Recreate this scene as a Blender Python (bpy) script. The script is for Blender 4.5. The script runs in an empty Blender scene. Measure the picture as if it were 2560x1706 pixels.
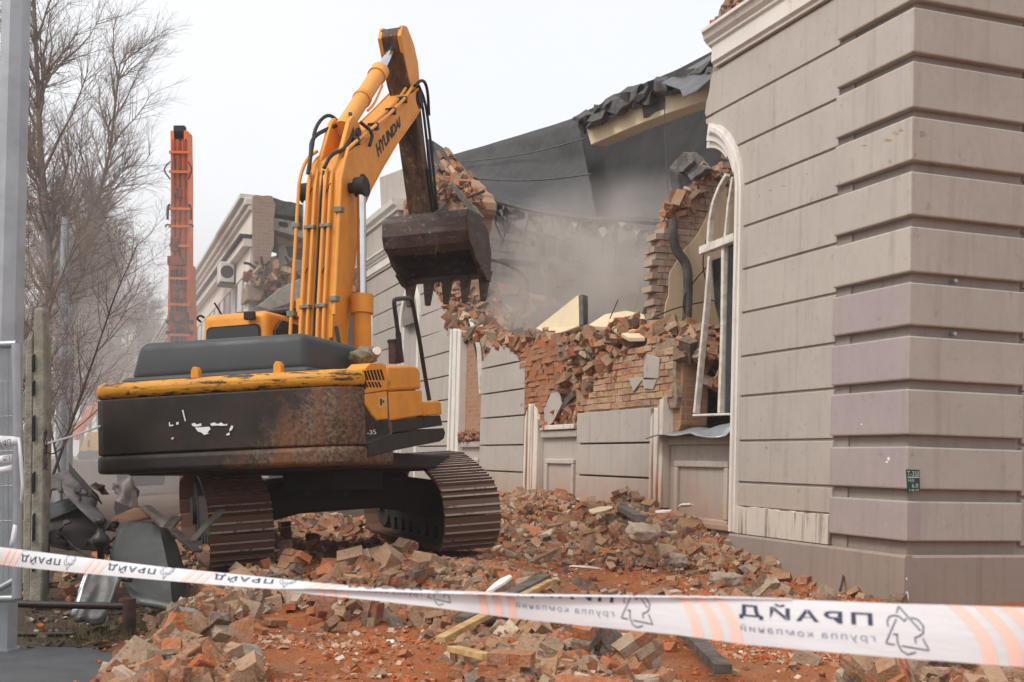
import bpy, bmesh, math, random
import numpy as np
from mathutils import Vector, Matrix

random.seed(7)
RNG = np.random.default_rng(11)
SC = bpy.context.scene
COL = SC.collection
R = math.radians

# ------------------------------------------------------------------ camera, sky, sun, exposure
FPX, H = 3000.0, 1.6                       # focal length in photo pixels (2560 wide), eye height
ROLL, PITCH, HORIZ = R(1.4), R(1.5), 1157.0
_cp, _sp, _cr, _sr = math.cos(PITCH), math.sin(PITCH), math.cos(ROLL), math.sin(ROLL)
FW = np.array([0, _cp, _sp]); _u0 = np.array([0, -_sp, _cp]); _r0 = np.array([1.0, 0, 0])
RT = _cr * _r0 + _sr * _u0
UP = -_sr * _r0 + _cr * _u0
CYP = HORIZ - FPX * _cr * _sp / _cp
EYE = np.array([0, 0, H])
cam = bpy.data.cameras.new('camera'); camo = bpy.data.objects.new('camera', cam); COL.objects.link(camo)
camo.matrix_world = Matrix(((RT[0], UP[0], -FW[0], 0), (RT[1], UP[1], -FW[1], 0), (RT[2], UP[2], -FW[2], H), (0, 0, 0, 1)))
cam.sensor_width = 36.0; cam.lens = 36.0 * FPX / 2560.0
cam.shift_y = (CYP - 853.0) / 2560.0
cam.clip_start = 0.1; cam.clip_end = 3000
cam.dof.use_dof = True; cam.dof.focus_distance = 15.0; cam.dof.aperture_fstop = 9.0
SC.camera = camo
HAZE, DUST = 0.0010, 1.05

SUN_EL, SUN_AZ = R(50), R(238)             # high soft light from behind the camera, a little to the left
world = bpy.data.worlds.new('World'); SC.world = world; world.use_nodes = True
wn = world.node_tree.nodes; wl = world.node_tree.links; wn.clear()
sky = wn.new('ShaderNodeTexSky'); sky.sky_type = 'NISHITA'; sky.sun_disc = False
sky.sun_elevation = SUN_EL; sky.sun_rotation = SUN_AZ; sky.dust_density = 6; sky.air_density = 1.0
bg1 = wn.new('ShaderNodeBackground'); bg1.inputs[1].default_value = 0.05
bg2 = wn.new('ShaderNodeBackground'); bg2.inputs[0].default_value = (0.915, 0.905, 0.90, 1); bg2.inputs[1].default_value = 0.84
ad = wn.new('ShaderNodeAddShader'); wo = wn.new('ShaderNodeOutputWorld')
cn = wn.new('ShaderNodeTexNoise'); cn.inputs['Scale'].default_value = 2.2; cn.inputs['Detail'].default_value = 4; ctc = wn.new('ShaderNodeTexCoord'); wl.new(ctc.outputs['Generated'], cn.inputs['Vector'])
cr_ = wn.new('ShaderNodeValToRGB'); cr_.color_ramp.elements[0].position = .3; cr_.color_ramp.elements[0].color = (.865, .862, .868, 1); cr_.color_ramp.elements[1].position = .7; cr_.color_ramp.elements[1].color = (.945, .938, .93, 1)
wl.new(cn.outputs[0], cr_.inputs[0]); wl.new(cr_.outputs[0], bg2.inputs[0])   # faint unevenness of a closed cloud cover
wl.new(sky.outputs[0], bg1.inputs[0]); wl.new(bg1.outputs[0], ad.inputs[0]); wl.new(bg2.outputs[0], ad.inputs[1]); wl.new(ad.outputs[0], wo.inputs[0])
sl = bpy.data.lights.new('sun', 'SUN'); sl.energy = 1.5; sl.angle = R(18); sl.color = (1.0, 0.965, 0.92)
so = bpy.data.objects.new('sun', sl); COL.objects.link(so)
so.rotation_euler = (R(90) - SUN_EL, 0, R(180) - SUN_AZ)
SC.view_settings.view_transform = 'Standard'; SC.view_settings.look = 'None'
SC.view_settings.exposure = 0.22; SC.view_settings.gamma = 1.0; SC.view_settings.use_curve_mapping = False
SC.render.engine = 'CYCLES'
cy = SC.cycles
cy.use_denoising = True
try: cy.denoiser = 'OPENIMAGEDENOISE'
except Exception: pass
cy.max_bounces = 6; cy.diffuse_bounces = 3; cy.glossy_bounces = 3; cy.transmission_bounces = 4; cy.volume_bounces = 1; cy.transparent_max_bounces = 8
cy.use_adaptive_sampling = True; cy.adaptive_threshold = 0.01
cy.volume_step_rate = 3.0; cy.volume_max_steps = 64

# ------------------------------------------------------------------ pixel -> place helpers (D pixels: photo scaled to 2353 wide)
K = 2560.0 / 2353.0
def ray(x, y):
    d = FW + (x * K - 1280.0) / FPX * RT - (y * K - CYP) / FPX * UP
    return d / d[1]
def at(x, y, Y): return EYE + ray(x, y) * Y
def on_ground(x, y, z=0.0):
    r = ray(x, y); return EYE + r * ((z - H) / r[2])
TH = math.atan(1065.0 / FPX)
DW = np.array([-math.sin(TH), math.cos(TH), 0.0]); NO = np.array([-math.cos(TH), -math.sin(TH), 0.0])
C0 = np.array([4.6657, 14.1349, 0.0])
def wl_(x, y, d=0.0):
    """pixel -> (s, d, z) in the facade's own frame, on the plane d metres proud of the facade"""
    r = ray(x, y); q = C0 + NO * d
    t = ((q - EYE) @ NO) / (r @ NO); p = EYE + r * t
    return (float((p - q) @ DW), d, float(p[2]))
def w2s(p):
    q = np.asarray(p)[..., :2] - C0[:2]
    return q @ DW[:2], q @ NO[:2]
def s2w(s, d, z=0.0):
    return C0 + DW * s + NO * d + np.array([0, 0, z])

# ------------------------------------------------------------------ mesh helpers
class MB:
    def __init__(self): self.v = []; self.f = []
    def add(self, V, F):
        b = len(self.v); self.v.extend([tuple(map(float, p)) for p in V]); self.f.extend([tuple(i + b for i in q) for q in F]); return self
    def box(self, a, b):
        x0, y0, z0 = a; x1, y1, z1 = b
        return self.add([(x0, y0, z0), (x1, y0, z0), (x1, y1, z0), (x0, y1, z0), (x0, y0, z1), (x1, y0, z1), (x1, y1, z1), (x0, y1, z1)],
                        [(0, 3, 2, 1), (4, 5, 6, 7), (0, 1, 5, 4), (1, 2, 6, 5), (2, 3, 7, 6), (3, 0, 4, 7)])
    def obox(self, p0, p1, w, h, upv=(0, 0, 1)):
        p0 = np.array(p0, float); p1 = np.array(p1, float); a = p1 - p0; a /= np.linalg.norm(a)
        u = np.array(upv, float); s = np.cross(a, u)
        if np.linalg.norm(s) < 1e-4: s = np.cross(a, (1, 0, 0))
        s /= np.linalg.norm(s); u = np.cross(s, a)
        V = [p + s * i * w / 2 + u * j * h / 2 for p in (p0, p1) for i, j in ((-1, -1), (1, -1), (1, 1), (-1, 1))]
        return self.add(V, [(0, 1, 2, 3), (7, 6, 5, 4), (0, 4, 5, 1), (1, 5, 6, 2), (2, 6, 7, 3), (3, 7, 4, 0)])
    def prism(self, poly, mapf, t0, t1):
        """poly: 2-D outline; mapf(p, t) -> 3-D"""
        n = len(poly)
        V = [mapf(p, t0) for p in poly] + [mapf(p, t1) for p in poly]
        F = [tuple(range(n))[::-1], tuple(range(n, 2 * n))] + [(i, (i + 1) % n, n + (i + 1) % n, n + i) for i in range(n)]
        return self.add(V, F)
    def tube(self, pts, rad, n=8, cap=True):
        pts = [np.array(p, float) for p in pts]
        if np.isscalar(rad) and 3 <= len(pts) <= 12:          # round the bends of pipes and hoses
            for _ in range(2): pts = [pts[0]] + [q for a, b in zip(pts[:-1], pts[1:]) for q in (a * .75 + b * .25, a * .25 + b * .75)] + [pts[-1]]
        m = len(pts)
        rad = [rad] * m if np.isscalar(rad) else rad
        V = []; prev = None
        for i, p in enumerate(pts):
            a = pts[min(i + 1, m - 1)] - pts[max(i - 1, 0)]; a /= (np.linalg.norm(a) + 1e-9)
            if prev is None:
                s = np.cross(a, (0, 0, 1.0))
                if np.linalg.norm(s) < 1e-3: s = np.cross(a, (1.0, 0, 0))
            else: s = prev - a * (prev @ a)
            s /= (np.linalg.norm(s) + 1e-9); prev = s; u = np.cross(s, a)
            for k in range(n):
                t = 2 * math.pi * k / n; V.append(p + (s * math.cos(t) + u * math.sin(t)) * rad[i])
        F = [(i * n + k, i * n + (k + 1) % n, (i + 1) * n + (k + 1) % n, (i + 1) * n + k) for i in range(m - 1) for k in range(n)]
        if cap: F += [tuple(range(n))[::-1], tuple(range((m - 1) * n, m * n))]
        return self.add(V, F)
    def disc(self, c, ax, r, t, n=20):
        c = np.array(c, float); ax = np.array(ax, float); ax /= np.linalg.norm(ax)
        return self.tube([c - ax * t / 2, c + ax * t / 2], r, n)
    def grid(self, P):
        """P[i][j] 3-D points"""
        a = len(P); b = len(P[0]); V = [p for row in P for p in row]
        return self.add(V, [(i * b + j, (i + 1) * b + j, (i + 1) * b + j + 1, i * b + j + 1) for i in range(a - 1) for j in range(b - 1)])
    def mesh(self, name):
        me = bpy.data.meshes.new(name); me.from_pydata(self.v, [], self.f); me.update(); return me
    def build(self, name, mat, parent=None, smooth=False, bevel=0, seg=2, solid=0, angle=40):
        me = self.mesh(name); return link(name, me, mat, parent, smooth, bevel, seg, solid, angle)

def link(name, me, mat, parent=None, smooth=False, bevel=0, seg=2, solid=0, angle=40):
    o = bpy.data.objects.new(name, me); COL.objects.link(o)
    if mat is not None and len(me.materials) == 0: me.materials.append(mat)
    if parent is not None: o.parent = parent
    if solid:
        m = o.modifiers.new('s', 'SOLIDIFY'); m.thickness = solid; m.offset = 0
    if bevel:
        m = o.modifiers.new('b', 'BEVEL'); m.width = bevel; m.segments = seg; m.limit_method = 'ANGLE'; m.angle_limit = R(30); m.harden_normals = False
    if smooth:
        me.polygons.foreach_set('use_smooth', [True] * len(me.polygons))
        if smooth != 'all':
            try: me.set_sharp_from_angle(angle=R(angle))
            except Exception: pass
    return o
def fix_normals(o):
    bm = bmesh.new(); bm.from_mesh(o.data); bmesh.ops.recalc_face_normals(bm, faces=bm.faces); bm.to_mesh(o.data); bm.free(); return o
def tag(o, label=None, cat=None, group=None, kind=None):
    if label: o['label'] = label
    if cat: o['category'] = cat
    if group: o['group'] = group
    if kind: o['kind'] = kind
    return o
def thing(name, label, cat, loc=(0, 0, 0), group=None, mw=None):
    o = bpy.data.objects.new(name, None); COL.objects.link(o); o.empty_display_size = .2
    if mw is not None: o.matrix_world = mw
    else: o.location = loc
    return tag(o, label, cat, group)
def vnoise(x, y, sc=1.0, seed=0):
    """smooth 2-D value noise, arrays in, 0..1 out"""
    x = np.asarray(x, float) * sc + 137.3 * seed; y = np.asarray(y, float) * sc + 71.7 * seed
    xi = np.floor(x); yi = np.floor(y); fx = x - xi; fy = y - yi
    fx = fx * fx * (3 - 2 * fx); fy = fy * fy * (3 - 2 * fy)
    h = lambda a, b: np.modf(np.abs(np.sin(a * 127.1 + b * 311.7 + seed * 13.7) * 43758.5453))[0]
    return (h(xi, yi) * (1 - fx) + h(xi + 1, yi) * fx) * (1 - fy) + (h(xi, yi + 1) * (1 - fx) + h(xi + 1, yi + 1) * fx) * fy
def fbm(x, y, sc=1.0, oct=4, seed=0):
    a = 0; w = 0.5
    for k in range(oct): a = a + w * vnoise(x, y, sc * 2 ** k, seed + k); w *= 0.5
    return a
def rotm(rx, ry, rz):
    cx, sx, cy_, sy, cz, sz = math.cos(rx), math.sin(rx), math.cos(ry), math.sin(ry), math.cos(rz), math.sin(rz)
    return np.array([[cz, -sz, 0], [sz, cz, 0], [0, 0, 1]]) @ np.array([[cy_, 0, sy], [0, 1, 0], [-sy, 0, cy_]]) @ np.array([[1, 0, 0], [0, cx, -sx], [0, sx, cx]])

# ------------------------------------------------------------------ materials
class NT:
    def __init__(self, name):
        self.m = bpy.data.materials.new(name); self.m.use_nodes = True; self.t = self.m.node_tree; self.n = self.t.nodes; self.l = self.t.links
        self.n.clear(); self.out = self.n.new('ShaderNodeOutputMaterial'); self.p = self.n.new('ShaderNodeBsdfPrincipled'); self.l.new(self.p.outputs[0], self.out.inputs[0])
        self.geo = self.n.new('ShaderNodeNewGeometry'); self.tc = self.n.new('ShaderNodeTexCoord')
    def pos(self, scale=(1, 1, 1), obj=False):
        m = self.n.new('ShaderNodeMapping'); m.inputs['Scale'].default_value = scale
        self.l.new(self.tc.outputs['Object'] if obj else self.geo.outputs['Position'], m.inputs[0]); return m.outputs[0]
    def noise(self, scale, detail=4, rough=.55, vec=None):
        n = self.n.new('ShaderNodeTexNoise'); n.inputs['Scale'].default_value = scale; n.inputs['Detail'].default_value = detail; n.inputs['Roughness'].default_value = rough
        self.l.new(vec if vec is not None else self.geo.outputs['Position'], n.inputs['Vector']); return n.outputs[0]
    def ramp(self, v, stops):
        r = self.n.new('ShaderNodeValToRGB'); e = r.color_ramp.elements
        while len(e) < len(stops): e.new(0.5)
        for i, (p, c) in enumerate(stops):
            e[i].position = p; e[i].color = c if isinstance(c, tuple) and len(c) == 4 else ((*c, 1) if isinstance(c, tuple) else (c, c, c, 1))
        self.l.new(v, r.inputs[0]); return r.outputs[0]
    def mix(self, fac, a, b, mode='MIX'):
        m = self.n.new('ShaderNodeMix'); m.data_type = 'RGBA'; m.blend_type = mode
        for i, x in ((0, fac), (6, a), (7, b)):
            if isinstance(x, (int, float)): m.inputs[i].default_value = x if i == 0 else (x, x, x, 1)
            elif isinstance(x, tuple): m.inputs[i].default_value = (*x[:3], 1)
            else: self.l.new(x, m.inputs[i])
        return m.outputs[2]
    def math(self, op, a, b=0.0, clamp=False):
        m = self.n.new('ShaderNodeMath'); m.operation = op; m.use_clamp = clamp
        for i, x in enumerate((a, b)):
            if isinstance(x, (int, float)): m.inputs[i].default_value = x
            else: self.l.new(x, m.inputs[i])
        return m.outputs[0]
    def sep(self, v):
        s = self.n.new('ShaderNodeSeparateXYZ'); self.l.new(v, s.inputs[0]); return s.outputs
    def island(self): return self.geo.outputs['Random Per Island']
    def objrand(self): return self.n.new('ShaderNodeObjectInfo').outputs['Random']
    def bump(self, h, strength=.3, dist=.02, prev=None):
        b = self.n.new('ShaderNodeBump'); b.inputs['Strength'].default_value = strength; b.inputs['Distance'].default_value = dist
        self.l.new(h, b.inputs['Height'])
        if prev is not None: self.l.new(prev, b.inputs['Normal'])
        self.l.new(b.outputs[0], self.p.inputs['Normal']); return b.outputs[0]
    def done(self, col, rough=.8, metal=0.0, spec=.3):
        if isinstance(col, tuple): self.p.inputs['Base Color'].default_value = (*col[:3], 1)
        else: self.l.new(col, self.p.inputs['Base Color'])
        if isinstance(rough, (int, float)): self.p.inputs['Roughness'].default_value = rough
        else: self.l.new(rough, self.p.inputs['Roughness'])
        self.p.inputs['Metallic'].default_value = metal; self.p.inputs['Specular IOR Level'].default_value = spec
        return self.m
def simple(name, c1, c2=None, scale=6, rough=.7, metal=0, bump=.15, bscale=60, dist=.01, spec=.3, lo=.4, hi=.62):
    t = NT(name); c2 = c2 or tuple(x * .75 for x in c1)
    n = t.noise(scale, 6, .6); col = t.mix(t.ramp(n, [(lo, 0.0), (hi, 1.0)]), c1, c2)
    if bump: t.bump(t.noise(bscale, 4), bump, dist)
    return t.done(col, rough, metal, spec)

def plaster(name, base, stain=(.20, .165, .14), reddust=0.6, island=False, streak=.35):
    t = NT(name)
    n1 = t.noise(1.3, 5); n2 = t.noise(9, 6, .65); n3 = t.noise(60, 4)
    c = t.mix(t.ramp(n1, [(.35, 0.0), (.7, 1.0)]), base, tuple(x * .9 for x in base))
    c = t.mix(t.ramp(n2, [(.50, 0.0), (.75, .45)]), c, tuple(x * .78 for x in base))
    st = t.noise(1.0, 5, .6, t.pos((7, 7, .55)))
    c = t.mix(t.math('MULTIPLY', t.ramp(st, [(.52, 0.0), (.78, 1.0)]), streak), c, stain)
    sp = t.noise(26, 6, .75); c = t.mix(t.ramp(sp, [(.60, 0.0), (.70, .35)]), c, stain); c = t.mix(t.ramp(t.noise(15, 5, .7), [(.66, 0.0), (.69, .55)]), c, tuple(min(1, x * 1.25) for x in base))
    gr = t.noise(4.5, 8, .75)
    c = t.mix(t.math('MULTIPLY', t.ramp(gr, [(.60, 0.0), (.68, 1.0)]), .38), c, stain)
    z = t.sep(t.geo.outputs['Position'])[2]
    zz = t.math('ADD', z, t.math('MULTIPLY', n1, 1.6))
    c = t.mix(t.math('MULTIPLY', t.ramp(t.math('MULTIPLY', zz, .4), [(.38, 1.0), (1.0, 0.0)]), reddust), c, (.36, .175, .09))
    t.bump(n3, .22, .006, t.bump(n2, .15, .01))
    return t.done(c, .9, 0, .15)
def brickmat(name, dusty=.55):
    """loose clay brick: colour differs per piece"""
    t = NT(name)
    r = t.island() if name != 'brick_single' else t.objrand()
    c = t.ramp(r, [(0.0, (.22, .075, .036)), (.10, (.40, .120, .042)), (.22, (.34, .145, .068)), (.34, (.34, .190, .105)), (.47, (.25, .145, .088)), (.60, (.39, .245, .150)), (.72, (.155, .095, .064)), (.79, (.32, .235, .165)), (.88, (.13, .105, .088)), (.94, (.50, .40, .30))])
    c.node.color_ramp.interpolation = 'CONSTANT'
    n = t.noise(11, 6, .65); n2 = t.noise(45, 5)
    c = t.mix(t.ramp(n, [(.42, 0.0), (.66, dusty)]), c, (.33, .225, .155))
    c = t.mix(t.ramp(t.noise(23, 5, .7), [(.54, 0.0), (.68, .6)]), c, (.115, .062, .04))
    c = t.mix(t.ramp(t.noise(7, 3), [(.62, 0.0), (.7, .6)]), c, (.36, .29, .23))
    c = t.mix(t.ramp(t.noise(31, 7, .75), [(.54, 0.0), (.62, .55)]), c, (.40, .30, .22)); t.bump(n2, .7, .016, t.bump(n, .6, .03))
    return t.done(c, .92, 0, .12)
def brickwork(name, c1=(.36, .165, .085), c2=(.42, .235, .14), mortar=(.38, .31, .25), dust=(.40, .25, .16)):
    t = NT(name); b = t.n.new('ShaderNodeTexBrick')
    m = t.n.new('ShaderNodeMapping'); m.inputs['Rotation'].default_value = (R(90), 0, 0)
    cb = t.n.new('ShaderNodeCombineXYZ'); x = t.sep(t.tc.outputs['Object'])
    t.l.new(t.math('ADD', x[0], x[1]), cb.inputs[0]); t.l.new(x[2], cb.inputs[1]); t.l.new(cb.outputs[0], b.inputs[0])
    b.inputs['Scale'].default_value = 1.0; b.inputs['Brick Width'].default_value = .33; b.inputs['Row Height'].default_value = .118; b.inputs['Mortar Size'].default_value = .010
    b.inputs['Color1'].default_value = (*c1, 1); b.inputs['Color2'].default_value = (*c2, 1); b.inputs['Mortar'].default_value = (*mortar, 1)
    n = t.noise(3, 6, .7); n2 = t.noise(30, 5, .7)
    c = t.mix(t.ramp(n, [(.38, 0.0), (.65, .75)]), b.outputs[0], dust)
    c = t.mix(t.ramp(n2, [(.5, 0.0), (.7, .6)]), c, (.2, .11, .07))
    t.bump(n2, .7, .04, t.bump(b.outputs['Fac'], -.5, .02))
    return t.done(c, .92, 0, .1)

TAUPE = (.43, .392, .352)
M = {}
M['plaster'] = plaster('plaster', TAUPE, reddust=.4)
M['plaster_pier'] = plaster('plaster_pier', (.43, .39, .35), reddust=1.0)
M['plaster_clean'] = plaster('plaster_clean', (.455, .415, .372), reddust=.1)
M['plaster_mauve'] = plaster('plaster_mauve', (.365, .315, .315), reddust=.15, streak=.2)
M['plaster_side_shade'] = plaster('plaster_side_shade', (.40, .372, .332), reddust=.1)  # darker copy of the plaster: side faces painted as less lit
M['plinth'] = plaster('plinth', (.285, .255, .228), reddust=.18, streak=.7)
M['plaster_far'] = plaster('plaster_far', (.45, .405, .36), reddust=.35)
M['white_trim'] = plaster('white_trim', (.74, .71, .66), stain=(.42, .33, .26), reddust=.25, streak=.5)
M['white_stained'] = plaster('white_stained', (.68, .62, .55), stain=(.34, .15, .07), reddust=.7, streak=1.4)
M['white_peeling'] = plaster('white_peeling', (.60, .56, .49), stain=(.16, .12, .095), reddust=.2, streak=2.2)
M['cream'] = plaster('cream', (.66, .54, .36), stain=(.45, .34, .22), reddust=.1, streak=.3)
M['inner_wall'] = plaster('inner_wall', (.62, .49, .33), stain=(.36, .27, .19), reddust=.1, streak=.6)
M['brickwork'] = brickwork('brickwork')
M['brickwork_orange'] = brickwork('brickwork_orange', (.46, .15, .055), (.42, .17, .075), (.33, .2, .13), (.42, .17, .08))
M['rubble'] = brickmat('rubble')
M['brick_single'] = brickmat('brick_single', .45)
M['mortar'] = simple('mortar', (.36, .29, .225), (.27, .2, .15), 9, .95, 0, .6, 30, .03)
M['chip'] = None
t = NT('chip'); r_ = t.island()
c_ = t.ramp(r_, [(0.0, (.40, .115, .045)), (.3, (.42, .165, .075)), (.55, (.33, .16, .09)), (.75, (.45, .32, .22)), (.93, (.50, .41, .33)), (.985, (.70, .66, .62))]); c_.node.color_ramp.interpolation = 'CONSTANT'
M['chip'] = t.done(c_, .95, 0, .1)
t = NT('metal_sheet'); n_ = t.noise(2.5, 6, .6)
c_ = t.mix(t.ramp(n_, [(.4, 0.0), (.65, 1.0)]), (.030, .034, .031), (.015, .017, .016)); c_ = t.mix(t.ramp(t.noise(6, 7, .7), [(.6, 0.0), (.7, .7)]), c_, (.11, .06, .035))
t.bump(t.noise(5, 3), .3, .03); M['metal_sheet'] = t.done(c_, .42, .0, .5)
M['metal_brown'] = simple('metal_brown', (.145, .125, .115), (.07, .058, .052), 4, .5, .3, .2, 8, .03)
M['galv'] = simple('galv', (.36, .385, .41), (.29, .31, .33), 3, .42, .55, .08, 30, .004)
M['concrete_old'] = simple('concrete_old', (.30, .28, .225), (.19, .18, .14), 7, .95, 0, .7, 40, .02)
M['concrete'] = simple('concrete', (.36, .33, .29), (.26, .235, .21), 5, .92, 0, .5, 25, .02)
M['concrete_dark'] = simple('concrete_dark', (.10, .095, .088), (.055, .052, .05), 4, .92, 0, .5, 18, .03)
M['black_iron'] = simple('black_iron', (.022, .022, .024), (.04, .03, .025), 12, .45, .4, .2, 60, .004, .4)
M['rust_pipe'] = simple('rust_pipe', (.075, .042, .032), (.035, .025, .022), 12, .75, .2, .3, 60, .006)
M['wood_pale'] = simple('wood_pale', (.50, .34, .15), (.36, .22, .09), 8, .8, 0, .3, 40, .01)
M['wood_grey'] = simple('wood_grey', (.13, .108, .088), (.065, .052, .042), 6, .85, 0, .4, 30, .015)
M['bitumen'] = simple('bitumen', (.052, .051, .052), (.034, .033, .033), 2.2, .8, 0, .3, 9, .04)
M['hall_shade'] = simple('hall_shade', (.030, .029, .028), (.018, .017, .017), 1.4, .95, 0, .4, 6, .05)  # near-black: the shade inside the hall put into the colour
M['roof_sheet'] = simple('roof_sheet', (.125, .127, .14), (.085, .086, .095), 2.5, .55, .1, .2, 7, .04)
M['dark'] = simple('dark', (.012, .012, .012), None, 5, .8, 0, 0)
M['rubber'] = simple('rubber', (.018, .018, .019), (.03, .027, .025), 9, .55, 0, .1, 50, .004)
M['chrome'] = simple('chrome', (.66, .67, .69), (.58, .59, .61), 4, .13, 1.0, 0, spec=.5)
M['pane'] = None
t = NT('pane'); t.p.inputs['Transmission Weight'].default_value = .85; t.p.inputs['IOR'].default_value = 1.02; M['pane'] = t.done((.85, .87, .86), .06, 0, .5)
M['window_white'] = simple('window_white', (.72, .69, .63), (.55, .50, .44), 9, .5, 0, .1, 40, .004)
t = NT('flat_white_pvc'); M['pvc'] = t.done((.76, .74, .71), .5)

# ------------------------------------------------------------------ terrain
def sstep(a, b, x):
    t = np.clip((x - a) / (b - a), 0, 1); return t * t * (3 - 2 * t)
def gauss(x, y, cx, cy, rx, ry): return np.exp(-((x - cx) / rx) ** 2 - ((y - cy) / ry) ** 2)
WALL_S = [-30, -1, 1.2, 2.6, 4.2, 6.0, 7.2, 9.0, 10.5, 13, 17, 22, 40]
WALL_A = [0, 0, .02, .12, .40, .74, .95, .56, .90, .85, .70, .55, .3]
def piles(x, y):
    x = np.asarray(x, float); y = np.asarray(y, float)
    s, d = w2s(np.stack([x, y], -1))
    dd = np.maximum(d, 0)
    wallheap = np.interp(s, WALL_S, WALL_A) * np.exp(-(dd / 1.9) ** 1.6)
    lx = -2.0 - .214 * (y - 7.4); front_left = .27 * np.exp(-((x - lx) / .48) ** 2) * np.exp(-((y - 7.9) / 1.7) ** 2)
    strip_left = .20 * gauss(x, y, -2.75, 11.4, .38, 1.8)
    front_mid = .27 * gauss(x, y, .42, 8.3, .66, 1.35) + .13 * gauss(x, y, -.05, 9.6, .34, .7)
    behind = .28 * gauss(x, y, -1.15, 12.5, 1.15, .75) + .22 * gauss(x, y, -.2, 11.9, .6, .7)
    right_front = .12 * gauss(x, y, 3.6, 8.2, 1.2, .8) + .16 * gauss(x, y, 2.7, 12.6, 1.0, .8)
    far = .35 * gauss(x, y, -5.2, 20, 2.0, 4.0)
    return wallheap, front_left, strip_left, front_mid, behind, right_front, far
def terrain(x, y, fine=True):
    p = piles(x, y); h = sum(p)
    plateau = .36 * sstep(11.4, 14.2, y) * sstep(-4.3, -2.6, x + .25 * (y - 13)) * (1 - .85 * sstep(-.4, 1.4, x + .33 * (y - 14.5)))
    tilt = .10 * np.clip((x + 2.0) / 2.0, -1, 1) * sstep(11.5, 14, y) * (1 - sstep(-.2, 1.4, x + .33 * (y - 14.5)))
    h = h + plateau + tilt * sstep(-4.6, -3, x)
    if fine:
        red = sstep(-3.4, -2.4, x)
        h = h + (fbm(x, y, 1.1, 4, 3) - .47) * .14 * (.25 + red) + (fbm(x, y, 6, 3, 5) - .44) * .05 * red
    return h
def pilemask(x, y):
    p = piles(x, y)
    return np.clip((p[0] - .06) * 2.6, 0, 1) * .95 + sstep(.07, .15, p[1]) + sstep(.06, .16, p[2]) + sstep(.07, .15, p[3]) + sstep(.04, .12, p[4]) + np.clip(p[5] * 4, 0, .7) + np.clip(p[6] * 3, 0, 1)

def axis(lo, hi, step, far):
    a = list(np.arange(lo, hi + 1e-6, step)); x = hi; s = step
    while x < far: s *= 1.35; x += s; a.append(x)
    x = lo; s = step; b = []
    while x > -far: s *= 1.35; x -= s; b.append(x)
    return np.array(b[::-1] + a)
gx = axis(-9, 6.5, .085, 350); gy = axis(4.5, 22, .085, 450)
GX, GY = np.meshgrid(gx, gy, indexing='ij')
GZ = terrain(GX, GY); GZ = np.where((GY > 60) | (np.abs(GX) > 40), 0, GZ)
GZ = np.where((GX < -2.9) & (GY < 9.6), np.minimum(GZ, -.03), GZ)
nx, ny = GX.shape
V = np.stack([GX, GY, GZ], -1).reshape(-1, 3)
idx = np.arange(nx * ny).reshape(nx, ny)
F = np.stack([idx[:-1, :-1], idx[1:, :-1], idx[1:, 1:], idx[:-1, 1:]], -1).reshape(-1, 4)
me = bpy.data.meshes.new('ground'); me.from_pydata(V.tolist(), [], F.tolist()); me.update()
t = NT('ground')
n1 = t.noise(.9, 6, .6); n2 = t.noise(6, 7, .7); n3 = t.noise(38, 5, .7)
red = t.mix(t.ramp(n2, [(.36, 0.0), (.66, 1.0)]), (.43, .140, .050), (.34, .130, .058))
red = t.mix(t.ramp(n3, [(.48, 0.0), (.62, .8)]), red, (.17, .06, .028))
red = t.mix(t.ramp(t.noise(19, 6, .7), [(.58, 0.0), (.70, .75)]), red, (.40, .25, .16))
red = t.mix(t.ramp(n1, [(.50, 0.0), (.64, .6)]), red, (.29, .17, .105)); red = t.mix(t.ramp(t.noise(.55, 5, .6), [(.52, 0.0), (.66, .6)]), red, (.20, .062, .024)); red = t.mix(t.ramp(t.noise(70, 4, .6), [(.62, 0.0), (.68, .8)]), red, (.48, .27, .17))
dirt = t.mix(t.ramp(n2, [(.4, 0.0), (.65, 1.0)]), (.062, .044, .032), (.11, .082, .06))
dirt = t.mix(t.ramp(n3, [(.5, 0.0), (.7, .6)]), dirt, (.035, .026, .02))
sx = t.sep(t.geo.outputs['Position'])
e = t.math('ADD', sx[0], t.math('MULTIPLY', n1, 1.6))
mask = t.ramp(t.math('MULTIPLY', t.math('ADD', e, 4.2), .3), [(.42, 0.0), (.72, 1.0)])
farm = t.ramp(t.math('MULTIPLY', sx[1], .01), [(.30, 0.0), (.45, 1.0)])
hs = t.mix(t.ramp(n3, [(.42, 0.0), (.66, 1.0)]), (.30, .175, .105), (.16, .085, .05)); red = t.mix(t.ramp(t.math('ADD', sx[2], t.math('MULTIPLY', n2, .25)), [(.26, 0.0), (.45, .85)]), red, hs)
c = t.mix(mask, dirt, red); c = t.mix(farm, c, (.17, .125, .095))
t.bump(n3, .8, .03, t.bump(n2, .6, .05))
M['ground'] = t.done(c, .95, 0, .1)
me.polygons.foreach_set('use_smooth', [True] * len(me.polygons))
go = link('ground', me, M['ground']); tag(go, kind='structure')

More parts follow.
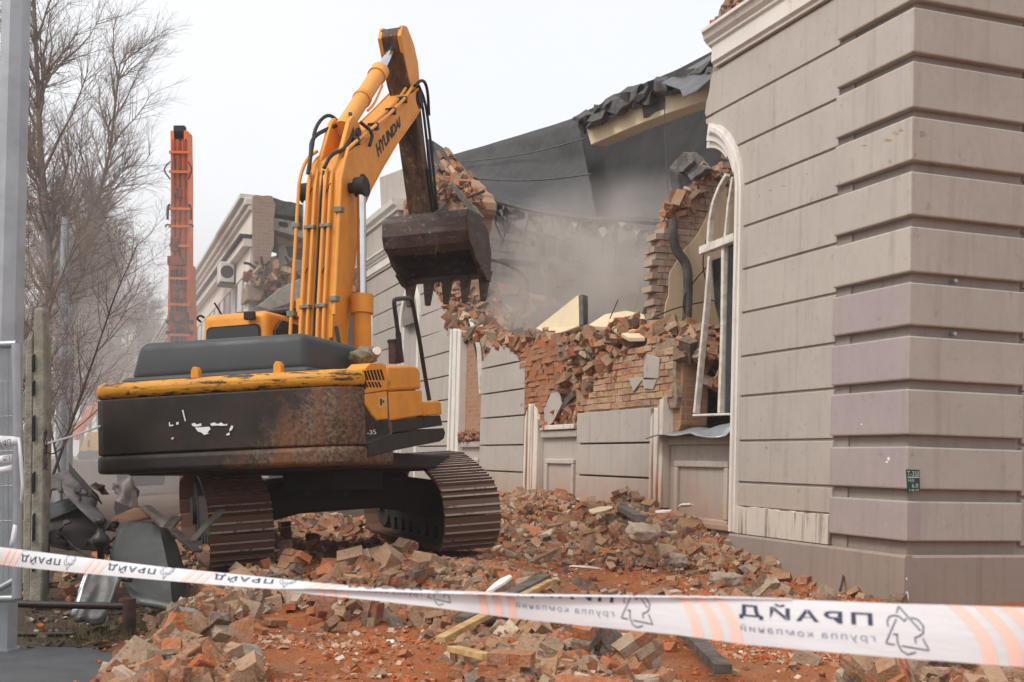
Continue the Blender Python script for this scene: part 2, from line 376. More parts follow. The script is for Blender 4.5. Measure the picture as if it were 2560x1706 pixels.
# wet asphalt path at the lower left
t = NT('asphalt'); n2 = t.noise(3, 6); n3 = t.noise(120, 4)
c = t.mix(t.ramp(n2, [(.35, 0.0), (.7, 1.0)]), (.052, .056, .062), (.075, .078, .082)); c = t.mix(t.ramp(n3, [(.55, 0.0), (.7, .5)]), c, (.12, .12, .12))
t.bump(n3, .4, .006); M['asphalt'] = t.done(c, t.ramp(n2, [(.3, .35), (.7, .7)]), 0, .4)
m = MB(); P = []
for yy in np.linspace(3.5, 10.05, 22):
    row = []
    for xx in np.linspace(-14, -2.75, 24):
        e = fbm(np.array(xx), np.array(0.3), 1.3, 3, 9) * .5
        row.append((xx, min(yy, 9.6 + e), .012 + .004 * float(fbm(np.array(xx), np.array(yy), 2, 2, 4))))
    P.append(row)
m.grid(P); tag(m.build('asphalt_path', M['asphalt'], None, 'all'), kind='structure')

# ------------------------------------------------------------------ rubble pieces
CUBE = np.array([(-1, -1, -1), (1, -1, -1), (1, 1, -1), (-1, 1, -1), (-1, -1, 1), (1, -1, 1), (1, 1, 1), (-1, 1, 1)], float) * .5
CF = np.array([(0, 3, 2, 1), (4, 5, 6, 7), (0, 1, 5, 4), (1, 2, 6, 5), (2, 3, 7, 6), (3, 0, 4, 7)])
def rot_many(n, flat):
    """random rotations; flat 0..1 keeps pieces near lying"""
    rz = RNG.uniform(0, 2 * np.pi, n); tx = RNG.normal(0, 1, n) * flat; ty = RNG.normal(0, 1, n) * flat
    c, s = np.cos, np.sin; Z = np.zeros(n); O = np.ones(n)
    Rz = np.stack([c(rz), -s(rz), Z, s(rz), c(rz), Z, Z, Z, O], -1).reshape(-1, 3, 3)
    Rx = np.stack([O, Z, Z, Z, c(tx), -s(tx), Z, s(tx), c(tx)], -1).reshape(-1, 3, 3)
    Ry = np.stack([c(ty), Z, s(ty), Z, O, Z, -s(ty), Z, c(ty)], -1).reshape(-1, 3, 3)
    return Rz @ Ry @ Rx
def pieces(P, size, jit, flat):
    n = len(P); v = CUBE[None] * (1 + RNG.uniform(-1, 1, (n, 8, 3)) * jit[:, None, None]) * size[:, None, :]
    v = np.einsum('nij,nkj->nki', rot_many(n, flat), v) + P[:, None, :]
    return v
def stuff_mesh(name, Vn, mat, label, cat='rubble', parent=None):
    n = len(Vn); V = Vn.reshape(-1, 3); F = (CF[None] + 8 * np.arange(n)[:, None, None]).reshape(-1, 4)
    me = bpy.data.meshes.new(name); me.from_pydata(V.tolist(), [], F.tolist()); me.update()
    o = link(name, me, mat, parent); tag(o, label, cat if parent is None else None, None, 'stuff'); return o
def sizes(n, kinds=(.30, .30, .25, .15)):
    k = RNG.choice(4, n, p=kinds); S = np.zeros((n, 3)); J = np.zeros(n)
    for i, (a, j) in enumerate((((.25, .12, .068), .05), ((.14, .12, .068), .14), ((.11, .085, .07), .3), ((.30, .2, .14), .28))):
        q = k == i; S[q] = np.array(a) * RNG.uniform(.8, 1.12, (q.sum(), 1)); J[q] = j
    q = k == 2; S[q] *= RNG.uniform(.5, 1.2, (q.sum(), 1))
    return S, J
def scatter(n, xlo, xhi, ylo, yhi, dens):
    x = RNG.uniform(xlo, xhi, n); y = RNG.uniform(ylo, yhi, n); keep = RNG.random(n) < dens(x, y)
    return x[keep], y[keep]
def clear_of_machine(x, y):
    a = np.array([-.3345, .9424]); c = np.array([-2.45, 16.2]); q = np.stack([x, y], -1) - c
    f_ = q @ a; r_ = q @ np.array([.9424, .3345])
    return ~((np.abs(f_) < 2.35) & (np.abs(np.abs(r_) - 1.38) < .46))
# visible heaps
def dens_heap(x, y):
    s, d = w2s(np.stack([x, y], -1)); m = pilemask(x, y)
    m = np.where(d < .05, 0, m) * clear_of_machine(x, y)
    m = m * np.where((x < -3.5) & (y < 13), .25, 1)
    return np.clip(m * (.45 + 1.1 * (vnoise(x, y, 1.2, 21))), 0, 1)
x, y = scatter(46000, -5.5, 6.2, 6.6, 26, dens_heap)
S, J = sizes(len(x), (.13, .24, .60, .03)); S[:] *= RNG.lognormal(0, .22, (len(x), 1)); J = np.minimum(J * 1.1, .24); S = S * 1.05; z = terrain(x, y) + RNG.uniform(-.04, .05, len(x))
HEAP = [pieces(np.stack([x, y, z], -1), S, J, .55)]
# thin scatter everywhere on the red ground
def dens_thin(x, y):
    s, d = w2s(np.stack([x, y], -1)); r = sstep(-3.6, -2.2, x) * np.where(d < .05, 0, 1) * clear_of_machine(x, y)
    return r * (.008 + .16 * sstep(.6, .8, vnoise(x, y, .9, 33)) + .22 * sstep(11, 13, y))
x, y = scatter(5200, -4.5, 7, 6.5, 28, dens_thin)
S, J = sizes(len(x), (.12, .25, .6, .03)); z = terrain(x, y) + S[:, 2] * .15
HEAP.append(pieces(np.stack([x, y, z], -1), S, J, .35))
# pieces of wall that fell with their bricks still bonded
x, y = scatter(420, -3.2, 5.5, 7, 23, lambda x, y: np.clip(pilemask(x, y) * .55, 0, 1) * np.where(w2s(np.stack([x, y], -1))[1] < .25, 0, 1) * clear_of_machine(x, y))
for xx, yy in zip(x, y):
    zz = float(terrain(np.array(xx), np.array(yy))); Rm = rotm(RNG.normal(0, .5), RNG.normal(0, .5), RNG.uniform(0, 6.28)); k = RNG.integers(3, 9); cc = []
    for j in range(k): cc.append(((j % 2) * .135 - .07 + (.06 if (j // 2) % 2 else 0), RNG.uniform(-.02, .02), (j // 2) * .074))
    cc = np.array(cc); vv = CUBE[None] * np.array([.13 if RNG.random() < .5 else .25, .12, .068]) * 1.1 * (1 + RNG.uniform(-1, 1, (k, 8, 3)) * .10) + cc[:, None, :]
    HEAP.append(vv @ Rm.T + np.array([xx, yy, zz + .06]))
stuff_mesh('brick_rubble', np.concatenate(HEAP), M['rubble'], 'orange and brown heaps of broken brick on the ground')
# fine debris between the bricks of the heaps
x, y = scatter(60000, -4.2, 5.5, 6.6, 24, lambda x, y: np.clip(pilemask(x, y) * 1.2, 0, 1) * np.where(w2s(np.stack([x, y], -1))[1] < .03, 0, 1) * np.clip(1.7 - y * .05, .4, 1))
sz = RNG.lognormal(-2.95, .4, len(x)); S = np.stack([sz, sz * RNG.uniform(.5, 1, len(x)), sz * RNG.uniform(.35, .8, len(x))], -1)
stuff_mesh('fine_debris', pieces(np.stack([x, y, terrain(x, y) + RNG.uniform(-.01, .07, len(x))], -1), S, np.full(len(x), .28), .8), M['rubble'], 'fist sized brick debris filling the gaps of the heaps')
# small chips and plaster flakes
x, y = scatter(60000, -4.2, 7, 6.4, 20, lambda x, y: sstep(-3.6, -2.3, x) * np.where(w2s(np.stack([x, y], -1))[1] < .05, 0, 1) * np.clip(.12 + .9 * sstep(.4, .7, vnoise(x, y, 1.3, 41)), 0, 1) * np.clip(1.5 - y * .06, .3, 1))
sz = RNG.lognormal(-3.7, .45, len(x)); S = np.stack([sz, sz * RNG.uniform(.5, 1, len(x)), sz * RNG.uniform(.25, .6, len(x))], -1)
stuff_mesh('brick_chips', pieces(np.stack([x, y, terrain(x, y) + sz * .12], -1), S, np.full(len(x), .3), .5), M['chip'], 'small brick chips and plaster flakes strewn over the red ground')

# ------------------------------------------------------------------ single bricks in front
def brick_mesh(k):
    rg = random.Random(100 + k); bm = bmesh.new(); bmesh.ops.create_cube(bm, size=1)
    L = (.25, .25, .25, .2, .15, .13)[k % 6]; bmesh.ops.scale(bm, vec=(L, .12, .066), verts=bm.verts)
    if k % 6 >= 3 or k in (1, 7):
        for v in bm.verts:
            if v.co.x > 0: v.co.x += rg.uniform(-.05, .012); v.co.y *= rg.uniform(.85, 1)
    bmesh.ops.bevel(bm, geom=bm.edges[:], offset=.006, segments=1, affect='EDGES')
    bmesh.ops.triangulate(bm, faces=[f for f in bm.faces if len(f.verts) > 4])
    for v in bm.verts:
        if rg.random() < .3: v.co += Vector((rg.uniform(-1, 1), rg.uniform(-1, 1), rg.uniform(-1, 1))) * .006
    me = bpy.data.meshes.new('brick'); bm.to_mesh(me); bm.free(); me.materials.append(M['brick_single']); return me
BM = [brick_mesh(k) for k in range(14)]
cells = {}
n_b = 0
SPOTS = []
def want(n, xlo, xhi, ylo, yhi, dens, flat, lift, tagk, mind=.15):
    got = 0
    for _ in range(n * 40):
        if got >= n: break
        xx, yy = RNG.uniform(xlo, xhi), RNG.uniform(ylo, yhi)
        if RNG.random() > dens(np.array([xx]), np.array([yy]))[0]: continue
        if any((xx - a) ** 2 + (yy - b) ** 2 < mind ** 2 for a, b, *_ in SPOTS): continue
        SPOTS.append((xx, yy, flat, lift, tagk)); got += 1
want(62, -3.2, -1.45, 6.7, 10.4, lambda x, y: sstep(.07, .18, piles(x, y)[1]), .55, .05, 0)
want(86, -.9, 2.1, 6.9, 11, lambda x, y: sstep(.07, .18, piles(x, y)[3]), .55, .05, 1)
want(62, -2.6, .6, 11.0, 13.6, lambda x, y: np.clip(piles(x, y)[4] * 5, 0, 1) * clear_of_machine(x, y), .5, .05, 2, .17)
want(90, .2, 4.6, 12.5, 22, lambda x, y: np.clip(piles(x, y)[0] * 1.6, 0, 1) * np.where(w2s(np.stack([x, y], -1))[1] < .2, 0, 1), .5, .05, 3, .2)
BL = [('broken clay brick lying loose in the brick pile beside the asphalt', 'bricks in the pile beside the asphalt'),
      ('broken clay brick lying loose in the pile around the yellow planks', 'bricks in the pile around the planks'),
      ('broken clay brick lying loose behind the yellow excavator tracks', 'bricks lying behind the excavator'),
      ('broken clay brick lying loose on the heap under the broken wall', 'bricks on the heap under the broken wall')]
for i, (xx, yy, flat, lift, tg) in enumerate(SPOTS):
    o = bpy.data.objects.new('brick', BM[i % 14]); COL.objects.link(o)
    zz = float(terrain(np.array(xx), np.array(yy)))
    o.location = (xx, yy, zz + lift * RNG.uniform(.6, 1.6)); o.rotation_euler = (RNG.normal(0, flat), RNG.normal(0, flat), RNG.uniform(0, 6.28))
    sc = RNG.uniform(.82, 1.08); o.scale = (sc * RNG.choice([1, 1, .75, .6]), sc, sc * RNG.uniform(.85, 1.1))
    tag(o, BL[tg][0], 'brick', BL[tg][1])
# larger lumps of brickwork that fell in one piece
def lump(name, label, p, size, rot, mat, seed, cat='rubble lump', group=None):
    rg = random.Random(seed); bm = bmesh.new(); bmesh.ops.create_icosphere(bm, subdivisions=4, radius=.5)
    for v in bm.verts:
        c = v.co; mx = max(abs(c.x), abs(c.y), abs(c.z)); q = c / mx * .5
        v.co = c.lerp(q, .6)
    from mathutils import noise as N
    for v in bm.verts: v.co *= 1 + .20 * N.noise(v.co * 3 + Vector((seed, 0, 0))) + .10 * N.noise(v.co * 8 + Vector((seed, 3, 0))) + .08 * N.noise(v.co * 19 + Vector((seed, 3, 5)))
    bmesh.ops.scale(bm, vec=size, verts=bm.verts)
    me = bpy.data.meshes.new(name); bm.to_mesh(me); bm.free(); o = link(name, me, mat, None, 'all'); o.location = p; o.rotation_euler = rot
    return tag(o, label, cat, group)
def gp(x, y, up=.05, it=6):
    """where the sight line through pixel x,y meets the terrain"""
    z = 0.0
    for _ in range(it):
        p = on_ground(x, y, z); z = .5 * z + .5 * float(terrain(np.array(p[0]), np.array(p[1]), False))
    p = on_ground(x, y, z); return np.array([p[0], p[1], z + up])
lump('mortar_lump', 'pale mortar lump among the bricks beside the asphalt', gp(560, 1530, .06), (.24, .2, .16), (.3, .2, .5), M['mortar'], 3)
lump('mortar_lump', 'round pale stone above the brick pile beside the asphalt', gp(425, 1432, .06), (.20, .14, .13), (0, .1, .2), M['concrete'], 4)
lump('mortar_lump', 'grey brown lump by the corner plinth behind the tape', gp(1670, 1340, .04), (.40, .32, .18), (.1, 0, .4), M['mortar'], 5)
lump('mortar_lump', 'big brown lump on the heap under the window', gp(1560, 1300, .05), (.36, .30, .20), (.1, .3, 1.4), M['mortar'], 6)
lump('mortar_lump', 'brown lump halfway up the heap below the smooth pier', gp(1475, 1235, .05), (.40, .32, .22), (.4, .1, .4), M['mortar'], 8)
lump('mortar_lump', 'dark tar covered lump just left of the yellow plank', gp(1160, 1437, .08), (.40, .22, .16), (.1, .1, .3), M['concrete_dark'], 9)
# planks and sheet scraps on the heaps
def plank(label, a, b, w, h, mat, name='plank', cat='plank', tilt=(0, 0, 1)):
    m = MB(); a = np.array(a, float); b = np.array(b, float); n = 6; pts = [a + (b - a) * i / n for i in range(n + 1)]
    ax = (b - a) / np.linalg.norm(b - a); s = np.cross(ax, tilt); s /= np.linalg.norm(s); u = np.cross(s, ax); rg = random.Random(int(abs(a[0] * 1000)))
    V = []
    for p in pts:
        k = rg.uniform(.88, 1.06); V += [p + s * i * w / 2 * k + u * j * h / 2 for i, j in ((-1, -1), (1, -1), (1, 1), (-1, 1))]
    F = [(0, 1, 2, 3), (4 * n + 3, 4 * n + 2, 4 * n + 1, 4 * n)] + [(4 * i + k, 4 * i + 4 + k, 4 * i + 4 + (k + 1) % 4, 4 * i + (k + 1) % 4) for i in range(n) for k in range(4)]
    m.add(V, F); o = m.build(name, mat, None, bevel=.004, seg=1); fix_normals(o); return tag(o, label, cat)
plank('long yellow split plank across the brick pile below the tape', gp(1010, 1545, .24), gp(1262, 1432, .40), .085, .045, M['wood_pale'])
plank('grey weathered plank lying beside the long yellow plank', gp(1060, 1500, .26), gp(1250, 1420, .40), .12, .05, M['wood_grey'])
plank('short yellow plank end at the bottom of the brick pile', gp(1040, 1556, .20), gp(1120, 1580, .20), .09, .045, M['wood_pale'])
plank('thick dark beam sticking out of the pile towards the tape', gp(1530, 1455, .22), gp(1660, 1590, .16), .13, .07, M['wood_grey'])
plank('dark flat slat lying at the foot of the plinth', gp(1570, 1208, .22), gp(1665, 1218, .16), .12, .03, M['wood_grey'])
plank('thin rusty strip leaning on the corner plinth', gp(1930, 1365, .03), gp(1955, 1352, .55), .035, .012, M['rust_pipe'])
plank('grey stone like slab edge upright on the heap below the pier', gp(1420, 1190, .2), gp(1470, 1225, .2), .16, .09, M['metal_brown'])
for i, (px, py, sx_, sy_, rz, lab) in enumerate([(1555, 1145, .22, .12, .3, 'white plaster flake high on the heap'), (1525, 1200, .22, .14, 1.1, 'white plaster flake in the middle of the heap'), (1575, 1185, .20, .10, 2.0, 'white plaster flake beside the dark flat slat'),
        (1535, 1245, .5, .13, 2.4, 'long pale strip lying on the heap under the window'), (1350, 1333, .25, .12, .2, 'white plaster flake flat on the red ground'), (1380, 1195, .34, .18, .9, 'pale yellow plaster flake below the smooth pier'),
        (605, 1298, .3, .07, .1, 'pale flake on the ground behind the track shoes'), (910, 1278, .14, .08, .4, 'small white flake on the pile behind the excavator'), (1150, 1378, .2, .1, .9, 'white flake close to the tape')]):
    rg = random.Random(i); m = MB(); k = 7; poly = [(math.cos(2 * math.pi * j / k) * sx_ * rg.uniform(.7, 1.1), math.sin(2 * math.pi * j / k) * sy_ * rg.uniform(.7, 1.1)) for j in range(k)]
    m.prism(poly, lambda p, t: (p[0], p[1], t + .06 * p[0]), 0, .022)
    o = m.build('plaster_flake', M['pvc' if 'white' in lab else 'cream'], None); o.location = gp(px, py, .15); o.rotation_euler = (rg.uniform(-.3, .3), rg.uniform(-.5, .2), rz); tag(o, lab, 'plaster flake')

# ------------------------------------------------------------------ the half demolished building (local frame: x = along facade, y = outward, z = up)
MW = Matrix(((DW[0], NO[0], 0, C0[0]), (DW[1], NO[1], 0, C0[1]), (0, 0, 1, 0), (0, 0, 0, 1)))
BLD = thing('brick_building', 'long taupe plastered brick building with rusticated corner, half torn down', 'building', mw=MW)
def sl_(x, y, s):
    r = ray(x, y); q = C0 + DW * s; t = ((q - EYE) @ DW) / (r @ DW); p = EYE + r * t
    return (s, float((p - q) @ NO), float(p[2]))
FZ = lambda p, t: (p[0], t, p[1])
def slab(name, poly, d0, d1, mat, bevel=.012, parent=None, seg=1):
    m = MB().prism(poly, FZ, d0, d1); o = m.build(name, mat, parent or BLD, bevel=bevel, seg=seg); fix_normals(o); return o
def rough_line(pts, amp, step=.12, seed=0):
    """subdivide a polyline of (s,z) and shake it"""
    rg = random.Random(seed); out = []
    for (a, b) in zip(pts[:-1], pts[1:]):
        L = math.hypot(b[0] - a[0], b[1] - a[1]); n = max(1, int(L / step))
        for i in range(n):
            t = i / n; out.append((a[0] + (b[0] - a[0]) * t + rg.uniform(-amp, amp), a[1] + (b[1] - a[1]) * t + rg.uniform(-amp, amp)))
    out.append(pts[-1]); return out
def rp(pts, amp=4, n=5, seed=1):
    rg = random.Random(seed); out = []
    for a, b in zip(pts[:-1], pts[1:]):
        for i in range(n): t_ = i / n; out.append((a[0] + (b[0] - a[0]) * t_ + rg.uniform(-amp, amp), a[1] + (b[1] - a[1]) * t_ + rg.uniform(-amp, amp)))
    return out + [pts[-1]]
def WD(x, y, d=0.0): q = wl_(x, y, d); return (q[0], q[2])

ZC = [1.03, 1.39, 2.0, 2.66, 3.25, 3.9, 4.55, 5.19, 5.82, 6.46, 7.15, 7.84]
G = .017
AC, AZ, AR = 5.2, 5.72, 1.32
TORN = ([5.6, 6.8, 7.0, 7.3, 7.8, 8.1, 8.5], [4.9, 4.96, 5.08, 5.16, 4.93, 4.82, 4.78])
def torn_r(z): return float(np.interp(z, *TORN))
def left_r(z):
    if z < AZ: return AC - AR
    a = AC - math.sqrt(max(AR * AR - (z - AZ) ** 2, 0)) if z < AZ + AR else 9
    return min(a, torn_r(z))
# --- standing facade: one part per plaster block
for i in range(len(ZC) - 1):
    a, b = ZC[i] + G, ZC[i + 1] - G
    zs = np.linspace(a, b, 9); lf = [(left_r(z) + (.03 * random.uniform(-1, 1) if z > 6.7 else 0), z) for z in zs]
    slab('wall_block', [(1.505, a), *lf, (1.505, b)], -.06, 0.0, M['plaster_clean'] if i > 4 else M['plaster'], .008)
# --- rusticated corner blocks
QZ = [(.79, 1.262), (1.403, 1.903), (2.044, 2.58), (2.694, 3.208), (3.337, 3.841), (3.966, 4.504), (4.64, 5.157), (5.288, 5.812), (5.918, 6.471), (6.577, 7.114), (7.212, 7.76), (7.86, 8.4)]
for i, (a, b) in enumerate(QZ):
    m = MB().box((-.05, -1.66, a), (1.50, .05, b)); o = m.build('quoin_block', M['plaster_side_shade'], BLD, bevel=.02, seg=2)
    o.data.materials.append(M['plaster_mauve'] if i < 5 else M['plaster_clean'])
    for p in o.data.polygons:
        if p.normal.y > .9: p.material_index = 1
    if i == 0: MB().box((-.053, -.16, a + .02), (-.0495, .03, b - .02)).build('paint_patch', M['plaster_mauve'], BLD)
MB().box((.045, -1.62, .6), (1.498, -.045, 8.5)).build('corner_core', M['plinth'], BLD)
for i in range(11):
    MB().box((.02, -6, QZ[i][0] - .06), (.10, -1.70, QZ[i][1] + .04)).build('side_wall_block', M['plaster_side_shade'], BLD, bevel=.008, seg=1)
MB().box((.09, -9, 0), (.5, -1.60, 8.4)).build('side_wall', M['plaster_side_shade'], BLD)
# --- plinth with a chamfered top
m = MB().prism([(-.02, 0), (.085, 0), (.085, .60), (.06, .63), (-.02, .63)], lambda p, t: (t, p[0], p[1]), -.085, 4.0); o = m.build('plinth', M['plinth'], BLD); fix_normals(o)
m = MB().prism([(.02, 0), (-.085, 0), (-.085, .60), (-.06, .63), (.02, .63)], lambda p, t: (p[0], t, p[1]), -7, -.021); o = m.build('plinth', M['plinth'], BLD); fix_normals(o)
slab('peeling_band', rough_line([(1.51, 1.02), (4.02, 1.04)], .012, .1, 5) + [(4.02, .64), (1.51, .64)], -.05, .045, M['white_peeling'], .004)
# --- cornice on the standing part, its torn end
def cornice(name, prof, s0, s1, mat, torn=0):
    m = MB(); rg = random.Random(4); n = len(prof)
    V = [(s0, d, z) for d, z in prof] + [(s1 + rg.uniform(-torn, torn), d, z) for d, z in prof]
    m.add(V, [tuple(range(n)), tuple(range(n, 2 * n))[::-1]] + [(i, n + i, n + (i + 1) % n, (i + 1) % n) for i in range(n)])
    o = m.build(name, mat, BLD); fix_normals(o); return o
CP = [(-.3, 7.86), (.05, 7.86), (.05, 7.90), (.10, 7.93), (.10, 8.17), (.14, 8.20), (.14, 8.24), (.20, 8.29), (.22, 8.36), (.27, 8.38), (.27, 8.43), (.0, 8.47), (-.3, 8.47)]
cornice('cornice', CP, 1.502, 4.82, M['white_trim'], .06)
# --- brick core of the standing part, seen at its torn edge
arc = [(AC - 1.18 * math.cos(t), AZ + 1.18 * math.sin(t)) for t in np.linspace(0, 1.36, 9)]
core = [(1.3, 0), (4.02, 0), (4.02, AZ)] + arc[1:] + rough_line([(4.98, 6.9), (5.12, 7.1), (5.20, 7.3), (5.05, 7.8), (4.9, 8.2), (4.85, 8.8)], .05, .1, 3) + rough_line([(4.6, 8.95), (4.1, 9.0), (3.8, 8.75), (3.3, 8.8), (2.9, 8.5)], .05, .12, 9) + [(1.3, 8.5)]
slab('wall_bed', [(1.2, .6), (4.0, .6), (4.0, AZ)] + [(AC - 1.22 * math.cos(t), AZ + 1.22 * math.sin(t)) for t in np.linspace(0, 1.36, 9)][1:] + [(4.9, 7.0), (4.85, 7.85), (1.2, 7.85)], -.07, -.022, M['plinth'], 0)
slab('brick_core', core, -.55, -.06, M['brickwork'], 0)
# --- first window: architrave, arch, apron, frame
def arch_band(r0, r1, d0, d1, a0, a1, mat, name, cs, cz, n=18, zbot=None, parent=None, spring=True):
    m = MB(); pts = []
    if zbot is not None: pts.append((cs - r0, zbot, cs - r1, zbot))
    for t in np.linspace(a0, a1, n): pts.append((cs - r0 * math.cos(t), cz + r0 * math.sin(t), cs - r1 * math.cos(t), cz + r1 * math.sin(t)))
    V = []
    for x0, z0, x1, z1 in pts: V += [(x0, d0, z0), (x1, d0, z1), (x1, d1, z1), (x0, d1, z0)]
    k = len(pts); F = [(0, 1, 2, 3), (4 * k - 1, 4 * k - 2, 4 * k - 3, 4 * k - 4)] + [(4 * i + j, 4 * i + 4 + j, 4 * i + 4 + (j + 1) % 4, 4 * i + (j + 1) % 4) for i in range(k - 1) for j in range(4)]
    m.add(V, F); o = m.build(name, mat, parent or BLD); fix_normals(o); return o
arch_band(1.165, 1.325, -.3, .05, 0, 1.36, M['white_trim'], 'window_architrave', AC, AZ, zbot=.66)
arch_band(1.20, 1.27, .02, .085, 0, 1.30, M['white_trim'], 'architrave_bead', AC, AZ, zbot=.66)
arch_band(1.06, 1.168, -.32, .015, 0.35, 1.42, M['white_trim'], 'arch_step', AC, AZ)
arch_band(.96, 1.062, -.34, -.04, 0.75, 1.50, M['white_trim'], 'arch_step', AC, AZ)
M['apron_trim'] = plaster('apron_trim', (.52, .47, .41), reddust=.8)
def apron(s0, s1, mat, zt=2.12, d=-.10):
    MB().box((s0, -.5, 0), (s1, d, zt)).build('window_apron', mat, BLD)
    for a, b, c, e in ((s0 + .22, s1 - .22, 1.60, 1.70), (s1 - .34, s1 - .22, .80, 1.598), (s0 + .22, s0 + .34, .80, 1.598), (s0 + .22, s1 - .22, .70, .798)):
        MB().box((a, d - .02, c), (b, d + .06, e)).build('apron_moulding', M['apron_trim'], BLD, bevel=.02)
    MB().box((s0 + .02, d - .02, zt - .16), (s1 - .02, d + .09, zt - .02)).build('sill_moulding', mat, BLD, bevel=.02)
    MB().box((s0 + .02, d - .02, .64), (s1 - .02, d + .07, .74)).build('base_moulding', mat, BLD, bevel=.02)
apron(4.06, 6.26, M['plaster_pier'])
# bent metal sill
P = []
for i in range(12):
    s_ = 4.02 + 2.45 * i / 11; row = []
    for j in range(5): row.append((s_, -.25 + .13 * j, 2.23 - .030 * j + .02 * math.sin(i * 1.1 + j) - .05 * max(0, (i - 8) / 3) + (.07 * math.sin(j * 1.4) if i < 4 else 0)))
    P.append(row)
MB().grid(P).build('window_sill', M['galv'], BLD, 'all', solid=.02)
# timber window frame hanging in the opening
WF = thing('window_frame_part', None, None); WF.parent = BLD; WF.name = 'arched_window'
dF = -.2
def stick(pts, w, dep, name, mat, d=dF):
    q = [wl_(x, y, d) for x, y in pts]; m = MB()
    for a, b in zip(q[:-1], q[1:]): m.obox(a, b, dep, w, (0, 0, 1) if abs(b[2] - a[2]) < abs(b[0] - a[0]) else (1, 0, 0))
    return m.build(name, mat, WF, bevel=.008, seg=1)
stick([(1672, 402), (1655, 432), (1642, 466), (1634, 505), (1630, 560)], .07, .09, 'arch_bar', M['window_white'])
stick([(1686, 408), (1676, 470), (1668, 550)], .055, .07, 'upper_mullion', M['window_white'])
stick([(1613, 577), (1692, 546)], .13, .12, 'transom', M['window_white'], dF + .04)
stick([(1666, 556), (1664, 750), (1657, 950)], .075, .10, 'mullion', M['window_white'])
stick([(1634, 590), (1625, 700), (1612, 830), (1600, 950)], .065, .10, 'stile', M['window_white'])
stick([(1598, 955), (1690, 952)], .035, .12, 'bottom_rail', M['window_white'])
stick([(1672, 556), (1670, 750), (1664, 948)], .03, .05, 'gasket', M['wood_grey'], dF - .06)
stick([(1620, 740), (1611, 850), (1602, 945)], .03, .05, 'gasket', M['wood_grey'], dF - .06)
tp = NT('glass'); tr = tp.n.new('ShaderNodeBsdfTransparent'); gl = tp.n.new('ShaderNodeBsdfGlossy'); gl.inputs['Roughness'].default_value = .05
fr = tp.n.new('ShaderNodeFresnel'); fr.inputs[0].default_value = 1.5; mx = tp.n.new('ShaderNodeMixShader'); tp.l.new(fr.outputs[0], mx.inputs[0]); tp.l.new(tr.outputs[0], mx.inputs[1]); tp.l.new(gl.outputs[0], mx.inputs[2]); tp.l.new(mx.outputs[0], tp.out.inputs[0]); tr.inputs[0].default_value = (.86, .89, .87, 1)
M['pane'] = tp.m
q = [wl_(x, y, dF) for x, y in ((1672, 560), (1692, 552), (1688, 945), (1664, 948))]
MB().add(q, [(0, 1, 2, 3)]).build('pane', M['pane'], WF, solid=.005)
q = [wl_(x, y, dF) for x, y in ((1634, 600), (1660, 590), (1658, 760), (1640, 690))]
MB().add(q, [(0, 1, 2, 3)]).build('pane', M['pane'], WF, solid=.005)

# --- low remains: piers, jambs, niches
def fluted(name, s0, s1, z0, top, mat, d=.05):
    """moulded jamb strip: stepped strips side by side, broken top"""
    rg = random.Random(int(s0 * 10)); w = s1 - s0
    for k, (a, b, dd) in enumerate(((0, .22, d), (.22, .42, d - .05), (.42, .66, d - .02), (.66, .84, d - .07), (.84, 1, d - .03))):
        pl = [(s0 + w * a, z0), (s0 + w * b, z0)] + rough_line([(s0 + w * b, top(b)), (s0 + w * a, top(a))], .03, .06, k)
        slab(name, pl, -.3, dd, mat, .01)
fluted('jamb_moulding', 6.29, 6.84, .9, lambda t: 2.78 - .32 * t, M['white_stained'])
fluted('jamb_moulding', 12.2, 13.12, .85, lambda t: 2.55 + .35 * math.sin(t * 3), M['white_stained'])
fluted('jamb_moulding', 18.0, 19.08, .9, lambda t: 5.0 + .15 * t, M['white_trim'])
def pier(s0, s1, zs, top=None, mat='plaster_pier', d=0.0, g=G):
    for a, b in zip(zs[:-1], zs[1:]):
        pl = [(s0, a + g), (s1, a + g), (s1, b - g), (s0, b - g)]
        slab('wall_block', pl, -.08, d, M[mat], .008)
pier(6.86, 10.13, [.63, 1.39, 2.0, 2.62])
pier(13.2, 16.3, [.63, 1.39, 2.0, 2.66, 3.25, 3.88])
slab('wall_block', [(13.75, 3.9)] + [(16.3, 3.9)] + rough_line([(16.3, 4.05), (15.9, 4.2), (15.3, 4.42), (14.6, 4.3), (13.9, 4.02)], .03, .1, 2), -.08, 0, M['plaster'], .006)
apron(10.16, 12.18, M['plaster_pier'], 2.3)
MB().box((10.2, -.12, 2.30), (12.1, .04, 2.40)).build('window_sill', M['white_stained'], BLD, bevel=.015)
apron(16.34, 18.0, M['plaster_pier'], 2.12)
slab('window_recess', [(16.3, 2.1), (18.1, 2.1), (18.1, 5.0), (16.3, 4.6)], -.5, -.34, M['plaster'], 0)
m = MB().prism([(-.02, 0), (.10, 0), (.10, .58), (.07, .63), (-.02, .63)], lambda p, t: (t, p[0], p[1]), 6.27, 60); o = m.build('plinth', M['plinth'], BLD); fix_normals(o)
